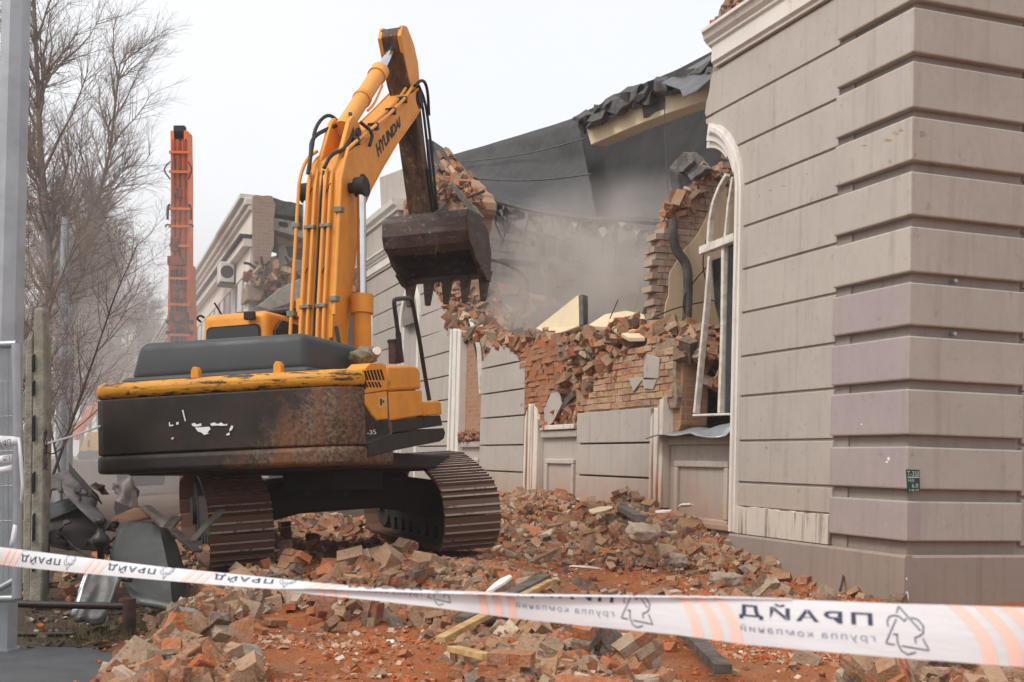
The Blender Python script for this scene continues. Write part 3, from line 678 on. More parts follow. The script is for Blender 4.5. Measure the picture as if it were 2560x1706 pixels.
# brick core of the low wall with its torn top
topd = [(1592, 800), (1508, 790), (1450, 812), (1380, 800), (1300, 800), (1238, 790), (1195, 782), (1150, 790), (1112, 812)]
tl = [WD(x, y, -.15) for x, y in topd]
slab('brick_core', [(4.7, 0), (4.7, 2.05), (6.2, 2.05), (6.0, 2.3), (5.95, 3.55)] + rough_line([(6.1, tl[0][1])] + tl[1:], .06, .15, 7) + rough_line([(16.6, 4.4), (17.3, 4.75), (18.0, 5.0), (18.6, 5.2), (19.3, 5.5), (19.6, 6.0)], .08, .14, 8) + [(20.2, 6.2), (20.2, 0)], -.62, -.14, M['brickwork'], 0)
M['mortar_tan'] = simple('mortar_tan', (.33, .25, .18), (.22, .15, .10), 9, .95, 0, .6, 30, .03)
# exposed brick facing: every brick its own part
BW = []
for k in range(6):
    rg = random.Random(k); bm = bmesh.new(); bmesh.ops.create_cube(bm, size=1); bmesh.ops.scale(bm, vec=(.315, .12, .108), verts=bm.verts)
    bmesh.ops.bevel(bm, geom=bm.edges[:], offset=.010, segments=1, affect='EDGES')
    for v in bm.verts: v.co += Vector((rg.uniform(-1, 1), rg.uniform(-1, 1), rg.uniform(-1, 1))) * .007
    me = bpy.data.meshes.new('brick'); bm.to_mesh(me); bm.free(); BW.append(me)
t = NT('brick_wall'); c = t.ramp(t.objrand(), [(0.0, (.36, .20, .115)), (.2, (.42, .265, .165)), (.45, (.39, .235, .14)), (.62, (.30, .165, .10)), (.74, (.44, .30, .20)), (.88, (.36, .15, .07)), (.97, (.25, .19, .15))]); c.node.color_ramp.interpolation = 'CONSTANT'
c = t.mix(t.ramp(t.noise(9, 6, .65), [(.42, 0.0), (.62, .6)]), c, (.43, .30, .205)); c = t.mix(t.ramp(t.noise(4, 5, .7), [(.55, 0.0), (.7, .6)]), c, (.25, .13, .075))
t.bump(t.noise(40, 5), .5, .012); M['brick_wall'] = t.done(c, .92, 0, .1)
for me in BW: me.materials.append(M['brick_wall'])
nb = 0; rowz = 2.64; row = 0
slab('mortar_bed', rough_line([(6.0, 2.6), (6.05, 3.7), (7.0, 3.85), (7.6, 3.5), (8.3, 3.55), (8.9, 3.25), (9.4, 3.0), (9.95, 2.6)], .03, .12, 22), -.16, -.052, M['mortar_tan'], 0)
while rowz < 4.1:
    s_ = 5.95 + (.165 if row % 2 else 0) + random.uniform(-.01, .01)
    while s_ < 10.0:
        lim = 10.0 - 1.15 * (rowz - 2.6) - .15 * math.sin(rowz * 9)          # the torn slope on the far side
        rim = 6.05 + (.25 if rowz > 3.5 else 0)
        top = np.interp(s_, [6, 7, 7.6, 8.3, 9], [3.75, 3.9, 3.55, 3.62, 3.3])
        if rim < s_ < lim and rowz < top + random.uniform(-.06, .06) and nb < 296 and random.random() > .03:
            o = bpy.data.objects.new('brick', BW[nb % 6]); COL.objects.link(o); o.parent = BLD
            o.location = (s_ + .16, -.09 + random.uniform(-.015, .012), rowz + .055); o.rotation_euler = (random.uniform(-.02, .02), random.uniform(-.02, .02), random.uniform(-.04, .04)); nb += 1
        s_ += .332
    rowz += .119; row += 1
# plaster scraps still on the bricks
for pl in ([(1485, 815), (1515, 822), (1512, 870), (1480, 868), (1478, 845)], [(1445, 870), (1480, 868), (1470, 880), (1455, 900), (1448, 880)], [(1475, 872), (1508, 874), (1500, 895), (1480, 893)], [(1250, 940), (1265, 905), (1283, 900), (1290, 930), (1270, 970), (1252, 985)]):
    slab('plaster_scrap', [WD(x, y) for x, y in pl], -.03, .0, M['plaster'], .004)
# crumbled orange patch: half buried courses
pc = []; z_ = 2.75
M['orange'] = brickwork('orange')
t = NT('orange_brick'); c = t.ramp(t.island(), [(0.0, (.42, .15, .065)), (.35, (.38, .165, .08)), (.7, (.34, .19, .11)), (1.0, (.42, .22, .12))]); c = t.mix(t.ramp(t.noise(14, 6, .7), [(.45, 0.0), (.68, .7)]), c, (.38, .21, .125)); c = t.mix(t.ramp(t.noise(30, 5), [(.52, 0.0), (.7, .7)]), c, (.17, .06, .03))
t.bump(t.noise(35, 5, .7), .8, .03); M['orange_brick'] = t.done(c, .95, 0, .08)
while z_ < 4.45:
    s_ = 10.3
    while s_ < 13.45:
        lo = np.interp(s_, [10.3, 11.5, 12.2, 13.4], [3.9, 3.0, 2.6, 2.5]); hi = np.interp(s_, [10.3, 12.4, 13.4], [4.1, 4.45, 4.5])
        if lo < z_ < hi: pc.append((s_, -.10 + random.uniform(-.03, .025), z_))
        s_ += random.uniform(.16, .36)
    z_ += .115
pc = np.array(pc); n = len(pc); S = np.stack([RNG.uniform(.26, .5, n), np.full(n, .16), RNG.uniform(.09, .135, n)], -1)
v = CUBE[None] * (1 + RNG.uniform(-1, 1, (n, 8, 3)) * .22) * S[:, None, :] + pc[:, None, :]
stuff_mesh('crumbled_brickwork', v, M['orange_brick'], 'crumbled bright orange brickwork beside the smooth pier', parent=BLD)
# rubble lying on the torn walls and in the shell behind them
def local_rubble(name, fn, n, label, kinds=(.3, .3, .3, .1), mat='rubble', scale=1.0):
    P = fn(n); S, J = sizes(len(P), kinds); v = pieces(P, S * scale * 1.3, J * 1.2, .7); return stuff_mesh(name, v, M[mat], label, parent=BLD)
SIL = [(5.2, 3.1), (6.0, 3.7), (6.4, 4.0), (7.3, 4.05), (8.2, 4.0), (9.5, 4.0), (10.6, 4.05), (12, 4.35), (13.4, 4.4), (14.5, 4.45), (15.6, 4.7), (16.6, 4.85), (17.6, 5.2), (18.6, 5.6), (19.4, 6.2), (20, 6.7)]
def crest(n):
    s = RNG.uniform(5.6, 20, n); top = np.interp(s, [a for a, b in SIL], [b for a, b in SIL]); d = -.1 - RNG.exponential(.55, n)
    base = np.interp(s, [5.6, 7, 9, 12, 16.5, 20], [3.4, 3.55, 3.5, 4.1, 4.3, 5.2])
    z = base + (top - base) * RNG.random(n) ** .7; keep = d > -3
    return np.stack([s, d, z], -1)[keep]
local_rubble('rubble_on_wall', crest, 1500, 'broken brick and concrete lying along the torn wall top')
def niche(n):
    s = RNG.uniform(10.15, 12.2, n); z = 2.42 + RNG.random(n) * np.clip((12.3 - s) * .95, .1, 1.7); d = -.08 - RNG.random(n) * .5 - (z - 2.4) * .1
    return np.stack([s, d, z], -1)
local_rubble('rubble_in_niche', niche, 420, 'broken brick spilling out of the middle window niche', scale=.85)
def spill(n):
    s = RNG.uniform(8.0, 11.2, n); z = 3.1 + RNG.random(n) * 1.0 - np.clip(9.3 - s, 0, 2) * -.2; d = -.02 - RNG.random(n) * .4
    return np.stack([s, d, z], -1)[(s - 8) * .75 + 2.6 > 0]
local_rubble('rubble_spill', spill, 330, 'loose brick between the torn wall and the niche', (.3, .3, .34, .06))
def topr(n):
    s = RNG.uniform(3.0, 4.95, n); return np.stack([s, -.05 - RNG.random(n) * .45, 8.5 + RNG.random(n) * np.interp(s, [3, 3.6, 4.2, 4.9], [.05, .4, .5, .15])], -1)
local_rubble('bricks_on_cornice', topr, 260, 'broken bricks left above the white cornice', (.5, .3, .2, 0))
def farr(n):
    s = RNG.uniform(18.9, 26, n); lo = np.interp(s, [18.6, 20, 22, 25.5], [5.0, 6.3, 7.4, 8.6]); return np.stack([s, -.1 - RNG.random(n) * .6, lo - .6 + RNG.random(n) * np.interp(s, [18.6, 20, 21.5, 23, 26], [.5, .75, 1.0, 1.0, .9])], -1)
local_rubble('rubble_far_end', farr, 1500, 'brick lumps torn loose behind the raised bucket', (.35, .3, .25, .1))
# inner heap
P = []
for s_ in np.arange(4.2, 21.5, .35):
    row = []
    for d_ in np.arange(-.55, -9.1, -.35):
        z0 = np.interp(s_, [4.2, 5.5, 7, 10, 14, 18, 21.5], [2.4, 3.0, 3.8, 3.95, 4.3, 4.6, 5.2]); row.append((s_, d_, z0 + (d_ + .5) * .17 + .5 * (float(fbm(np.array(s_), np.array(d_), 1.4, 3, 8)) - .45)))
    P.append(row)
o = MB().grid(P).build('inner_heap', M['mortar'], BLD, 'all'); tag(o, None, None, None, 'stuff')
def inner(n):
    s = RNG.uniform(4.3, 21, n); d = -.5 - RNG.random(n) * 5; z0 = np.interp(s, [4.2, 5.5, 7, 10, 14, 18, 21.5], [2.4, 3.0, 3.8, 3.95, 4.3, 4.6, 5.2])
    return np.stack([s, d, z0 + (d + .5) * .17 + RNG.normal(.05, .12, n)], -1)
local_rubble('rubble_inside', inner, 2600, 'broken brick filling the shell behind the torn wall', (.3, .3, .3, .1))
# slabs tipped on top
def slab3(name, pts, dth, mat, label=None, top=True):
    """outline given as pixels with a depth d behind the facade for each corner"""
    q = np.array([wl_(x, y, d) for x, y, d in pts]); n = len(q); nrm = np.cross(q[1] - q[0], q[-1] - q[0]); nrm /= np.linalg.norm(nrm)
    if nrm[1] < 0: nrm = -nrm
    m = MB().add(list(q) + list(q - nrm * dth), [tuple(range(n)), tuple(range(n, 2 * n))[::-1]] + [(i, (i + 1) % n, n + (i + 1) % n, n + i) for i in range(n)])
    o = m.build(name, mat, BLD, bevel=.012, seg=1); fix_normals(o)
    if label: o['label'] = label
    return o
slab3('plaster_slab', [(1230, 755, -.3), (1328, 678, -.5), (1330, 750, -.2), (1270, 772, -.1)], .12, M['cream'], 'triangular cream slab standing upright')
slab3('slab_edge', [(1329, 680, -.5), (1341, 683, -.8), (1341, 748, -.6), (1330, 750, -.2)], .10, M['concrete_dark'])
slab3('plaster_slab', [(1350, 748, -.15), (1390, 722, -.8), (1440, 714, -1.2), (1480, 722, -1.2), (1487, 748, -.6), (1440, 754, -.25)], .10, M['cream'], 'flat cream slab lying on top of the torn wall')
slab3('plaster_slab', [(1395, 745, -.12), (1430, 752, -.2), (1465, 757, -.2), (1482, 775, .0), (1445, 776, .1), (1425, 765, .05)], .08, M['cream'], 'small cream slab below the flat one')
slab3('brick_lump', [(1490, 735, -.3), (1545, 732, -.4), (1550, 795, -.1), (1492, 800, -.02)], .5, M['brickwork'])
slab3('brick_lump', [(1550, 745, -.4), (1580, 732, -.5), (1600, 770, -.3), (1575, 800, -.1), (1552, 790, -.1)], .4, M['brickwork'])
slab3('dark_slab', [(1165, 762, -.4), (1200, 752, -.7), (1210, 770, -.4), (1172, 775, -.3)], .1, M['concrete_dark'])
for pl in ([(1255, 975, -.1), (1300, 925, -.15), (1345, 885, -.2)], [(1262, 970, -.05), (1320, 905, -.1)]):
    q = [wl_(*p) for p in pl]; m = MB()
    for a, b in zip(q[:-1], q[1:]): m.obox(a, b, .08, .14)
    m.build('fallen_board', M['wood_grey'], BLD, bevel=.01)
# torn window in the third niche
q = [wl_(1082, 735, -.1), wl_(1100, 800, -.05), wl_(1104, 870, -.02), wl_(1106, 905, -.02)]
m = MB(); [m.obox(a, b, .1, .05) for a, b in zip(q[:-1], q[1:])]; m.build('hanging_frame', M['window_white'], BLD)
q = [wl_(1076, 740, -.15), wl_(1093, 800, -.12), wl_(1103, 850, -.1)]
m = MB(); [m.obox(a, b, .06, .05) for a, b in zip(q[:-1], q[1:])]; m.build('hanging_frame', M['metal_sheet'], BLD)
m = MB(); [m.obox(wl_(x, 735, -.2), wl_(x + 2, 790, -.2), .05, .04) for x in (1088, 1095)]; m.build('hanging_strip', M['galv'], BLD)
MB().obox(wl_(1063, 805, -.3), wl_(1092, 806, -.3), .05, .09).build('iron_bar', M['rust_pipe'], BLD)
m = MB(); [m.tube([wl_(1090 - 2 * k, 820 + 8 * k, -.3), wl_(1086 + k, 860, -.28), wl_(1090 - k, 890, -.3), wl_(1085 + 2 * k, 935, -.3)], .012, 5) for k in range(3)]; m.build('loose_cable', M['black_iron'], BLD)
o = MB().box((16.9, -.34, 3.05), (17.25, -.28, 3.35)).build('junction_box', M['pvc'], BLD, bevel=.01)
MB().box((16.95, -.279, 3.22), (17.2, -.276, 3.31)).build('red_mark', simple('red_mark', (.45, .06, .05), None, 5, .6), o)
def nr(n): s = RNG.uniform(16.35, 18, n); return np.stack([s, -.35 + RNG.random(n) * .4, 2.15 + RNG.random(n) * .18], -1)
local_rubble('rubble_on_sill', nr, 90, 'small debris on the far window sill', (.1, .3, .6, 0), scale=.8)
# far plaster run behind the excavator
TF_Z = [0, 5.0, 5.6, 5.9, 6.4, 7.0, 7.5, 7.9, 12]; TF_S = [19.1, 19.1, 19.5, 19.8, 21.0, 22.6, 24.2, 25.3, 25.4]
ZF = [.63, 1.39, 2.0, 2.66, 3.25, 3.9, 4.55, 5.19, 5.82, 6.46, 7.15, 7.84]
WN = [(22.3, 24.4), (28.5, 30.6), (34.7, 36.8)]
segs = [(19.1, 22.3), (24.4, 28.5), (30.6, 34.7), (36.8, 60)]
for (s0, s1) in segs:
    for a, b in zip(ZF[:-1], ZF[1:]):
        za, zb = a + G, b - G; t0 = max(s0, float(np.interp(za, TF_Z, TF_S))); t1 = max(s0, float(np.interp(zb, TF_Z, TF_S)))
        if min(t0, t1) > s1 - .1: continue
        lf = [(t0, za), (t1, zb)] if max(t0, t1) == s0 else rough_line([(t0, za), (min(t1, s1 - .05), zb)], .05, .12, int(za * 10))
        slab('wall_block', lf + [(s1, zb), (s1, za)], -.08, 0, M['plaster_far'], .008)
for i, (s0, s1) in enumerate(WN):
    for a, b in zip(ZF[7:-1], ZF[8:]):
        if a < 6.9: continue
        t0 = max(s0, float(np.interp(a, TF_Z, TF_S)))
        if t0 < s1 - .1: slab('wall_block', [(t0, a + G), (s1, a + G), (s1, b - G), (t0, b - G)], -.08, 0, M['plaster_far'], .008)
    MB().box((s0, -.4, .6), (s1, -.22, 7.2)).build('blind_window', M['plaster_far'], BLD)
    cs = (s0 + s1) / 2
    arch_band(.98, 1.2, -.3, .06, 0, math.pi, M['white_trim'], 'window_architrave', cs, 5.72, zbot=.66)
    arch_band(.84, .98, -.3, -.02, 0, math.pi, M['white_trim'], 'arch_step', cs, 5.72, zbot=.66)
    # right leg of the arch (far side of each opening)
    MB().box((cs + .98, -.3, .66), (cs + 1.2, .06, 5.72)).build('window_architrave', M['white_trim'], BLD)
    MB().box((cs + .84, -.3, .66), (cs + .98, -.02, 5.72)).build('arch_step', M['white_trim'], BLD)
    # spandrel wall above the arch
    an = np.linspace(math.pi, 0, 14); pl = [(s0, 5.8), (s0, 6.95), (s1, 6.95), (s1, 5.8)] + [(cs - 1.15 * math.cos(t), 5.72 + 1.15 * math.sin(t)) for t in an]
    slab('arch_spandrel', pl, -.08, -.004, M['plaster_far'], 0)
slab('brick_core', [(19.2, 0)] + rough_line([(19.2, 5.0), (19.7, 5.8), (20.9, 6.4), (22.5, 7.1), (24.3, 7.7), (25.3, 8.3), (25.2, 9.9)], .08, .15, 12) + [(60, 9.9), (60, 0)], -.7, -.23, M['brickwork'], 0)
CP2 = [(d, z) for d, z in CP]
cornice('cornice', CP2, 25.35, 60, M['white_trim'])
MB().box((25.6, -.5, 8.45), (60, -.08, 9.65)).build('attic_wall', M['plaster_far'], BLD)
cornice('cornice', [(-.5, 9.6), (.0, 9.6), (.0, 9.72), (.12, 9.78), (.16, 9.95), (-.5, 10.0)], 25.5, 60, M['white_trim'])
# stuff torn open above the far cornice
slab3('attic_wall', [(872, 408, -.4), (925, 388, -.4), (938, 470, -.4), (900, 500, -.4), (878, 520, -.4)], .3, M['plaster_far'])
slab3('wall_stub', [(x, y, -.75) for x, y in rp([(985, 720), (984, 430), (1008, 408), (1030, 398), (1062, 412), (1088, 440), (1104, 462), (1090, 520), (1078, 600), (1078, 720)], 3, 4, 8)], .5, M['brickwork'])
def stubr(n):
    out = []
    for _ in range(n):
        x = random.uniform(990, 1105); out.append(wl_(x, np.interp(x, [985, 1030, 1062, 1105], [430, 400, 414, 462]) + random.uniform(-8, 45), -.55 + random.uniform(-.3, .15)))
    return np.array(out)
RB = rotm(.35, -.75, .25); lp = []
for i in range(5):
    for j in range(6):
        for k in range(4):
            if random.random() < .82 - .09 * (abs(i - 2) + abs(j - 2.5)): lp.append((i + random.uniform(-.16, .16), j + random.uniform(-.3, .3), k + random.uniform(-.25, .25)))
lp = np.array(lp, float); qc = np.array(wl_(1052, 412, -.9)); cen = np.stack([(lp[:, 0] - 2) * .27, (lp[:, 2] - 1.5) * .14, (lp[:, 1] - 2.5) * .085], -1) * 1.5
v_ = (CUBE[None] * np.array([.25, .12, .07]) * 1.55 * (1 + RNG.uniform(-1, 1, (len(lp), 8, 3)) * .2) + cen[:, None, :]) @ RB.T + qc
local_rubble('rubble_on_stub', stubr, 170, 'dusty bricks lying on the torn wall stub behind the arm', (.3, .3, .34, .06), scale=1.1)
stuff_mesh('leaning_bricks', v_, M['rubble'], 'leaning stack of bonded bricks behind the arm', parent=BLD)
slab3('fallen_board', [(1030, 425, -.2), (1040, 422, -.2), (1110, 500, -.3), (1095, 505, -.3)], .06, M['wood_grey'])
m = MB().tube([wl_(1062, 458, -.3), wl_(1112, 440, -.3)], .04, 6); m.build('iron_bar', M['rust_pipe'], BLD)

# --- inner cross wall behind the first window
CS = 7.5
def slabs(name, pix, s0, s1, mat, bevel=0):
    pl = [(sl_(x, y, CS)[1], sl_(x, y, CS)[2]) for x, y in pix]; pl = [(a, b) for a, b in pl]
    m = MB().prism(pl, lambda p, t: (t, p[0], p[1]), s0, s1); o = m.build(name, mat, BLD, bevel=bevel); fix_normals(o); return o
t = NT('brick_dull'); c = t.ramp(t.objrand(), [(0.0, (.30, .19, .14)), (.25, (.36, .25, .19)), (.5, (.28, .15, .10)), (.7, (.40, .31, .24)), (.9, (.33, .14, .08))]); c.node.color_ramp.interpolation = 'CONSTANT'
c = t.mix(t.ramp(t.noise(8, 6, .7), [(.40, 0.0), (.60, .75)]), c, (.42, .35, .28)); t.bump(t.noise(30, 6, .7), .8, .02); M['brick_dull'] = t.done(c, .95, 0, .1)
edge = [sl_(x, y, CS) for x, y in ((1506, 800), (1505, 640), (1512, 545), (1545, 497), (1575, 468), (1625, 410), (1665, 382), (1720, 350))]
ez = [p[2] for p in edge]; ed = [p[1] for p in edge]; z_ = 2.0; rg = random.Random(31); row = 0
while z_ < ez[-1]:
    dl = float(np.interp(z_ + .05, ez, ed)) + rg.uniform(-.07, .05) + (.03 if row % 2 else -.02)
    x_ = dl; first = True
    while x_ > -6.0:
        L_ = (rg.uniform(.13, .3) if first else (.33 if x_ > dl - 1.3 else 3.0)); first = False
        MB().box((CS + rg.uniform(-.012, .012), x_ - L_ + .012, z_), (CS + .38, x_, z_ + .105)).build('brick', M['brick_dull'], BLD); x_ -= L_
    z_ += .118; row += 1
MB().box((CS + .03, -6.0, 0), (CS + .34, min(ed) + .1, 2.0)).build('cross_wall', M['mortar_tan'], BLD)
pl_ = [(a_ - .12, b_) for a_, b_ in zip(ed, ez)] + [(-6, ez[-1]), (-6, 2.0)]
m = MB().prism(pl_, lambda p, t: (t, p[0], p[1]), CS + .02, CS + .34); o = m.build('cross_wall', M['mortar_tan'], BLD); fix_normals(o)
slabs('cross_wall_plaster', rp([(1522, 800), (1530, 700), (1537, 625), (1575, 572), (1612, 520), (1638, 458), (1664, 420)], 3, 4, 3) + [(1770, 340), (1800, 800)], CS - .035, CS - .002, M['inner_wall'])
qq = [sl_(x, y, CS - .25) for x, y in ((1548, 505), (1545, 545), (1556, 580), (1578, 605), (1582, 650), (1578, 740))]
MB().tube(qq, .085, 10).build('bent_pipe', M['concrete_dark'], BLD, True)
for pts in ([(1500, 730), (1560, 705), (1640, 690), (1690, 680)], [(1580, 735), (1565, 690), (1600, 640), (1628, 610)], [(1630, 520), (1612, 600), (1625, 660)]):
    MB().tube([sl_(x, y, CS - .3) for x, y in pts], .012, 5).build('loose_cable', M['black_iron'], BLD)
M['concrete_mid'] = simple('concrete_mid', (.17, .155, .14), (.09, .082, .075), 5, .95, 0, .7, 20, .04)
def chunk(pix, d, th, mat, name='hanging_chunk'):
    return slab3(name, [(x, y, d) for x, y in pix], th, mat)
chunk(rp([(1537, 388), (1556, 362), (1570, 350), (1588, 350), (1598, 366), (1572, 392), (1558, 398)], 2, 3, 4), -1.35, .14, M['concrete_mid'])
chunk([(1535, 389), (1557, 397), (1560, 430), (1563, 478), (1549, 470)], -1.3, .3, M['concrete_dark'])
chunk([(1588, 352), (1600, 360), (1622, 398), (1612, 402)], -1.25, .15, M['concrete_dark'])
chunk(rp([(1578, 402), (1612, 378), (1622, 390), (1588, 416)], 2, 3, 5), -1.1, .16, M['concrete_mid'])
chunk([(1565, 438), (1590, 420), (1602, 440), (1590, 470), (1566, 478)], -1.3, .3, M['concrete_dark'])
def hang(n):
    out = []
    for _ in range(n):
        t_ = random.random(); q_ = sl_(1530 + 140 * t_ + random.gauss(0, 9), 505 - 112 * t_ + random.gauss(0, 16), CS + random.uniform(-.05, .35)); out.append(q_)
    return np.array(out)
local_rubble('hanging_bricks', hang, 85, 'bricks still bonded at the torn cross wall', (.5, .3, .2, 0))
# --- roof remains
slab3('roof_beam', [(1345, 290, -3), (1445, 250, -3), (1530, 214, -3), (1640, 168, -3), (1640, 225, -3), (1530, 262, -3), (1450, 293, -3), (1358, 333, -3)], .45, M['cream'], 'cream painted roof beam exposed by the tear')
slab3('beam_spall', [(1475, 243, -2.985), (1500, 230, -2.985), (1528, 222, -2.985), (1528, 250, -2.985), (1505, 258, -2.985), (1490, 270, -2.985), (1478, 272, -2.985)], .02, M['concrete_dark'])
def roof_strip(pix_top, pix_bot, d, th, mat, name, sd=1):
    rg = random.Random(sd); n = len(pix_top); P = []
    for k in range(5):
        row = []
        for a, b in zip(pix_top, pix_bot):
            x = a[0] + (b[0] - a[0]) * k / 4; y = a[1] + (b[1] - a[1]) * k / 4; q = wl_(x, y, d + rg.uniform(-.25, .25)); row.append(q)
        P.append(row)
    m = MB().grid(P); o = m.build(name, mat, BLD, solid=th); return o
tp_ = rp([(1325, 268), (1380, 246), (1450, 212), (1490, 192), (1545, 185), (1640, 140)], 3, 4, 5); bt_ = rp([(1335, 300), (1388, 276), (1455, 246), (1495, 226), (1548, 212), (1640, 178)], 3, 4, 6)
roof_strip(tp_, bt_, -2.9, .25, M['concrete_dark'], 'roof_layers', 3)
slab3('roof_flap', [(1520, 190, -2.5), (1580, 158, -3.2), (1648, 118, -3.4), (1650, 165, -2.6), (1600, 208, -2.1), (1570, 223, -2.0), (1562, 205, -2.2)], .03, M['roof_sheet'], 'grey roofing sheet flapping over the torn edge')
# sagging roof skin
def skin(top, bot, dt, db, mat, name, n=26, k=14, sag=.5, sd=0):
    P = []
    tx = np.linspace(0, 1, n)
    ti = np.linspace(0, 1, len(top)); bi = np.linspace(0, 1, len(bot))
    for j in range(k):
        v = j / (k - 1); row = []
        for u in tx:
            a = (np.interp(u, ti, [p[0] for p in top]), np.interp(u, ti, [p[1] for p in top])); b = (np.interp(u, bi, [p[0] for p in bot]), np.interp(u, bi, [p[1] for p in bot]))
            d = dt + (db - dt) * v - sag * math.sin(v * math.pi) + .5 * (float(fbm(np.array(u * 5.), np.array(v * 4.), 1, 4, sd)) - .45)
            row.append(wl_(a[0] + (b[0] - a[0]) * v, a[1] + (b[1] - a[1]) * v, d))
        P.append(row)
    return MB().grid(P).build(name, mat, BLD, 'all', solid=.06)
skin([(1035, 358), (1100, 340), (1180, 316), (1260, 292), (1328, 270)], [(1095, 445), (1150, 462), (1250, 488), (1320, 500), (1372, 506)], -5.5, -3.2, M['bitumen'], 'sagging_roof', sd=2)
skin([(980, 318), (1000, 328), (1022, 343), (1050, 366)], [(985, 420), (1005, 440), (1030, 450), (1060, 460)], -2.5, -1.5, M['bitumen'], 'torn_roof_edge', 10, 6, .2, 5)
skin([(1325, 268), (1450, 205), (1560, 160), (1750, 60)], [(1340, 520), (1450, 525), (1560, 530), (1750, 560)], -7.0, -5.0, M['hall_shade'], 'inner_roof', sd=4)
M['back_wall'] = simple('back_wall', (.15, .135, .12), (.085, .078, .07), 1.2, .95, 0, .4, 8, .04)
for a_, b_ in (((1060, 372), (1345, 318)), ((1080, 410), (1358, 400))):
    MB().tube([wl_(a_[0] + (b_[0] - a_[0]) * t_, a_[1] + (b_[1] - a_[1]) * t_ + 10 * math.sin(t_ * 3.1), -4.95 + (1.2 if a_[1] > 400 else 0)) for t_ in np.linspace(0, 1, 9)], .03, 5).build('roof_seam', M['concrete_dark'], BLD, True)
# dark inner back wall with plaster left on it
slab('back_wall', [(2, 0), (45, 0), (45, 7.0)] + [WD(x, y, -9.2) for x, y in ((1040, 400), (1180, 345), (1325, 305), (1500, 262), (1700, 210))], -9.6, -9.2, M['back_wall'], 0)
MB().box((3.5, -9.6, 0), (4.0, -.6, 8.4)).build('cross_wall', M['brickwork'], BLD)
slab('ceiling_slab', [(2.0, 8.55), (4.7, 8.55), (4.7, 8.8), (2.0, 8.8)], -9.2, -.6, M['hall_shade'], 0)
for pl, mt in (([(1380, 522, -5), (1440, 515, -5), (1438, 548, -5), (1425, 560, -5), (1392, 553, -5)], 'concrete'), ([(1442, 520, -5), (1470, 512, -5), (1506, 516, -5), (1485, 545, -5), (1452, 548, -5)], 'concrete'),
           ([(1265, 560, -5.5), (1290, 540, -5.5), (1345, 553, -5.5), (1358, 598, -5), (1320, 600, -5), (1262, 585, -5)], 'concrete'), ([(1395, 560, -6), (1480, 560, -6), (1500, 640, -6), (1400, 610, -6)], 'concrete')):
    slab3('ceiling_plate', pl, .08, M[mt])
rg = random.Random(77)
for k in range(26):
    x0 = rg.uniform(1120, 1500); y0 = np.interp(x0, [1100, 1250, 1372, 1520], [452, 492, 508, 516]) + rg.uniform(-6, 26); d0 = -3.3 + rg.uniform(-.8, .3); w_ = rg.uniform(8, 34); h_ = rg.uniform(5, 22)
    slab3('roof_fragment', [(x0, y0, d0), (x0 + w_ * .6, y0 - h_ * .4, d0 - .2), (x0 + w_, y0 + h_ * .3, d0), (x0 + w_ * .5, y0 + h_, d0 + .2)], rg.uniform(.05, .2), M[rg.choice(['concrete_dark', 'bitumen', 'concrete', 'wood_grey'])])
for k in range(16):
    x0 = rg.uniform(1120, 1500); y0 = np.interp(x0, [1100, 1250, 1372, 1520], [455, 495, 510, 518]); d0 = -3.2 + rg.uniform(-.5, .2)
    MB().tube([wl_(x0, y0, d0), wl_(x0 + rg.uniform(-12, 12), y0 + rg.uniform(15, 45), d0), wl_(x0 + rg.uniform(-25, 25), y0 + rg.uniform(50, 110), d0 + .2)], rg.uniform(.010, .03), 5).build('hanging_rod', M['rust_pipe'], BLD)
for k, (x0, y0, x1, y1, d0) in enumerate(((1130, 520, 1330, 560, -5), (1150, 600, 1390, 625, -5.5), (1240, 520, 1262, 700, -4.6), (1400, 560, 1412, 740, -5.2), (1100, 470, 1225, 560, -4), (1300, 640, 1480, 600, -5), (1345, 510, 1352, 690, -6))):
    MB().obox(wl_(x0, y0, d0), wl_(x1, y1, d0), .16, .2).build('broken_joist', M['wood_grey' if k % 2 else 'concrete'], BLD, bevel=.02)
for k in range(9):
    x0 = rg.uniform(1130, 1480); y0 = rg.uniform(540, 690); w_ = rg.uniform(30, 80); h_ = rg.uniform(18, 50); d0 = rg.uniform(-6.5, -4)
    slab3('wall_fragment', [(x0, y0, d0), (x0 + w_, y0 + rg.uniform(-14, 14), d0 - .3), (x0 + w_ * rg.uniform(.7, 1.1), y0 + h_, d0), (x0 + w_ * .2, y0 + h_ * 1.1, d0 + .2)], .12, M[rg.choice(['inner_wall', 'concrete', 'brickwork'])])
for k in range(6):
    y0 = 560 + k * 26; m = MB().obox(wl_(1120, y0 - 12, -7.5), wl_(1470, y0 + 38, -7.5), .03, .07); m.build('ceiling_slat', M['wood_grey'], BLD)
m = MB().tube([wl_(x, y, -3) for x, y in ((1118, 596), (1150, 602), (1185, 618), (1210, 640), (1213, 665), (1205, 720), (1200, 760))], .055, 7); m.build('arched_pipe', M['rust_pipe'], BLD, True)
m = MB().tube([wl_(x, y, -3.1) for x, y in ((1095, 445), (1180, 475), (1270, 492), (1372, 506), (1450, 506), (1520, 512))], .09, 6); m.build('roof_edge_bar', M['concrete_dark'], BLD, True)
m = MB().tube([wl_(x, y, -1.4) for x, y in ((1527, 235), (1528, 330), (1533, 420), (1545, 500))], .012, 4); m.build('loose_cable', M['black_iron'], BLD)
for pts in ([(1387, 765), (1420, 690)], [(1300, 700), (1340, 770)]):
    MB().tube([wl_(x, y, -.6) for x, y in pts], .012, 4).build('rebar', M['rust_pipe'], BLD)
m = MB().obox(wl_(1475, 735, -1.2), wl_(1500, 672, -1.4), .14, .1); m.build('dark_post', M['wood_grey'], BLD)
for pts in ([(2221, 651)], [(2219, 773)]):
    pass
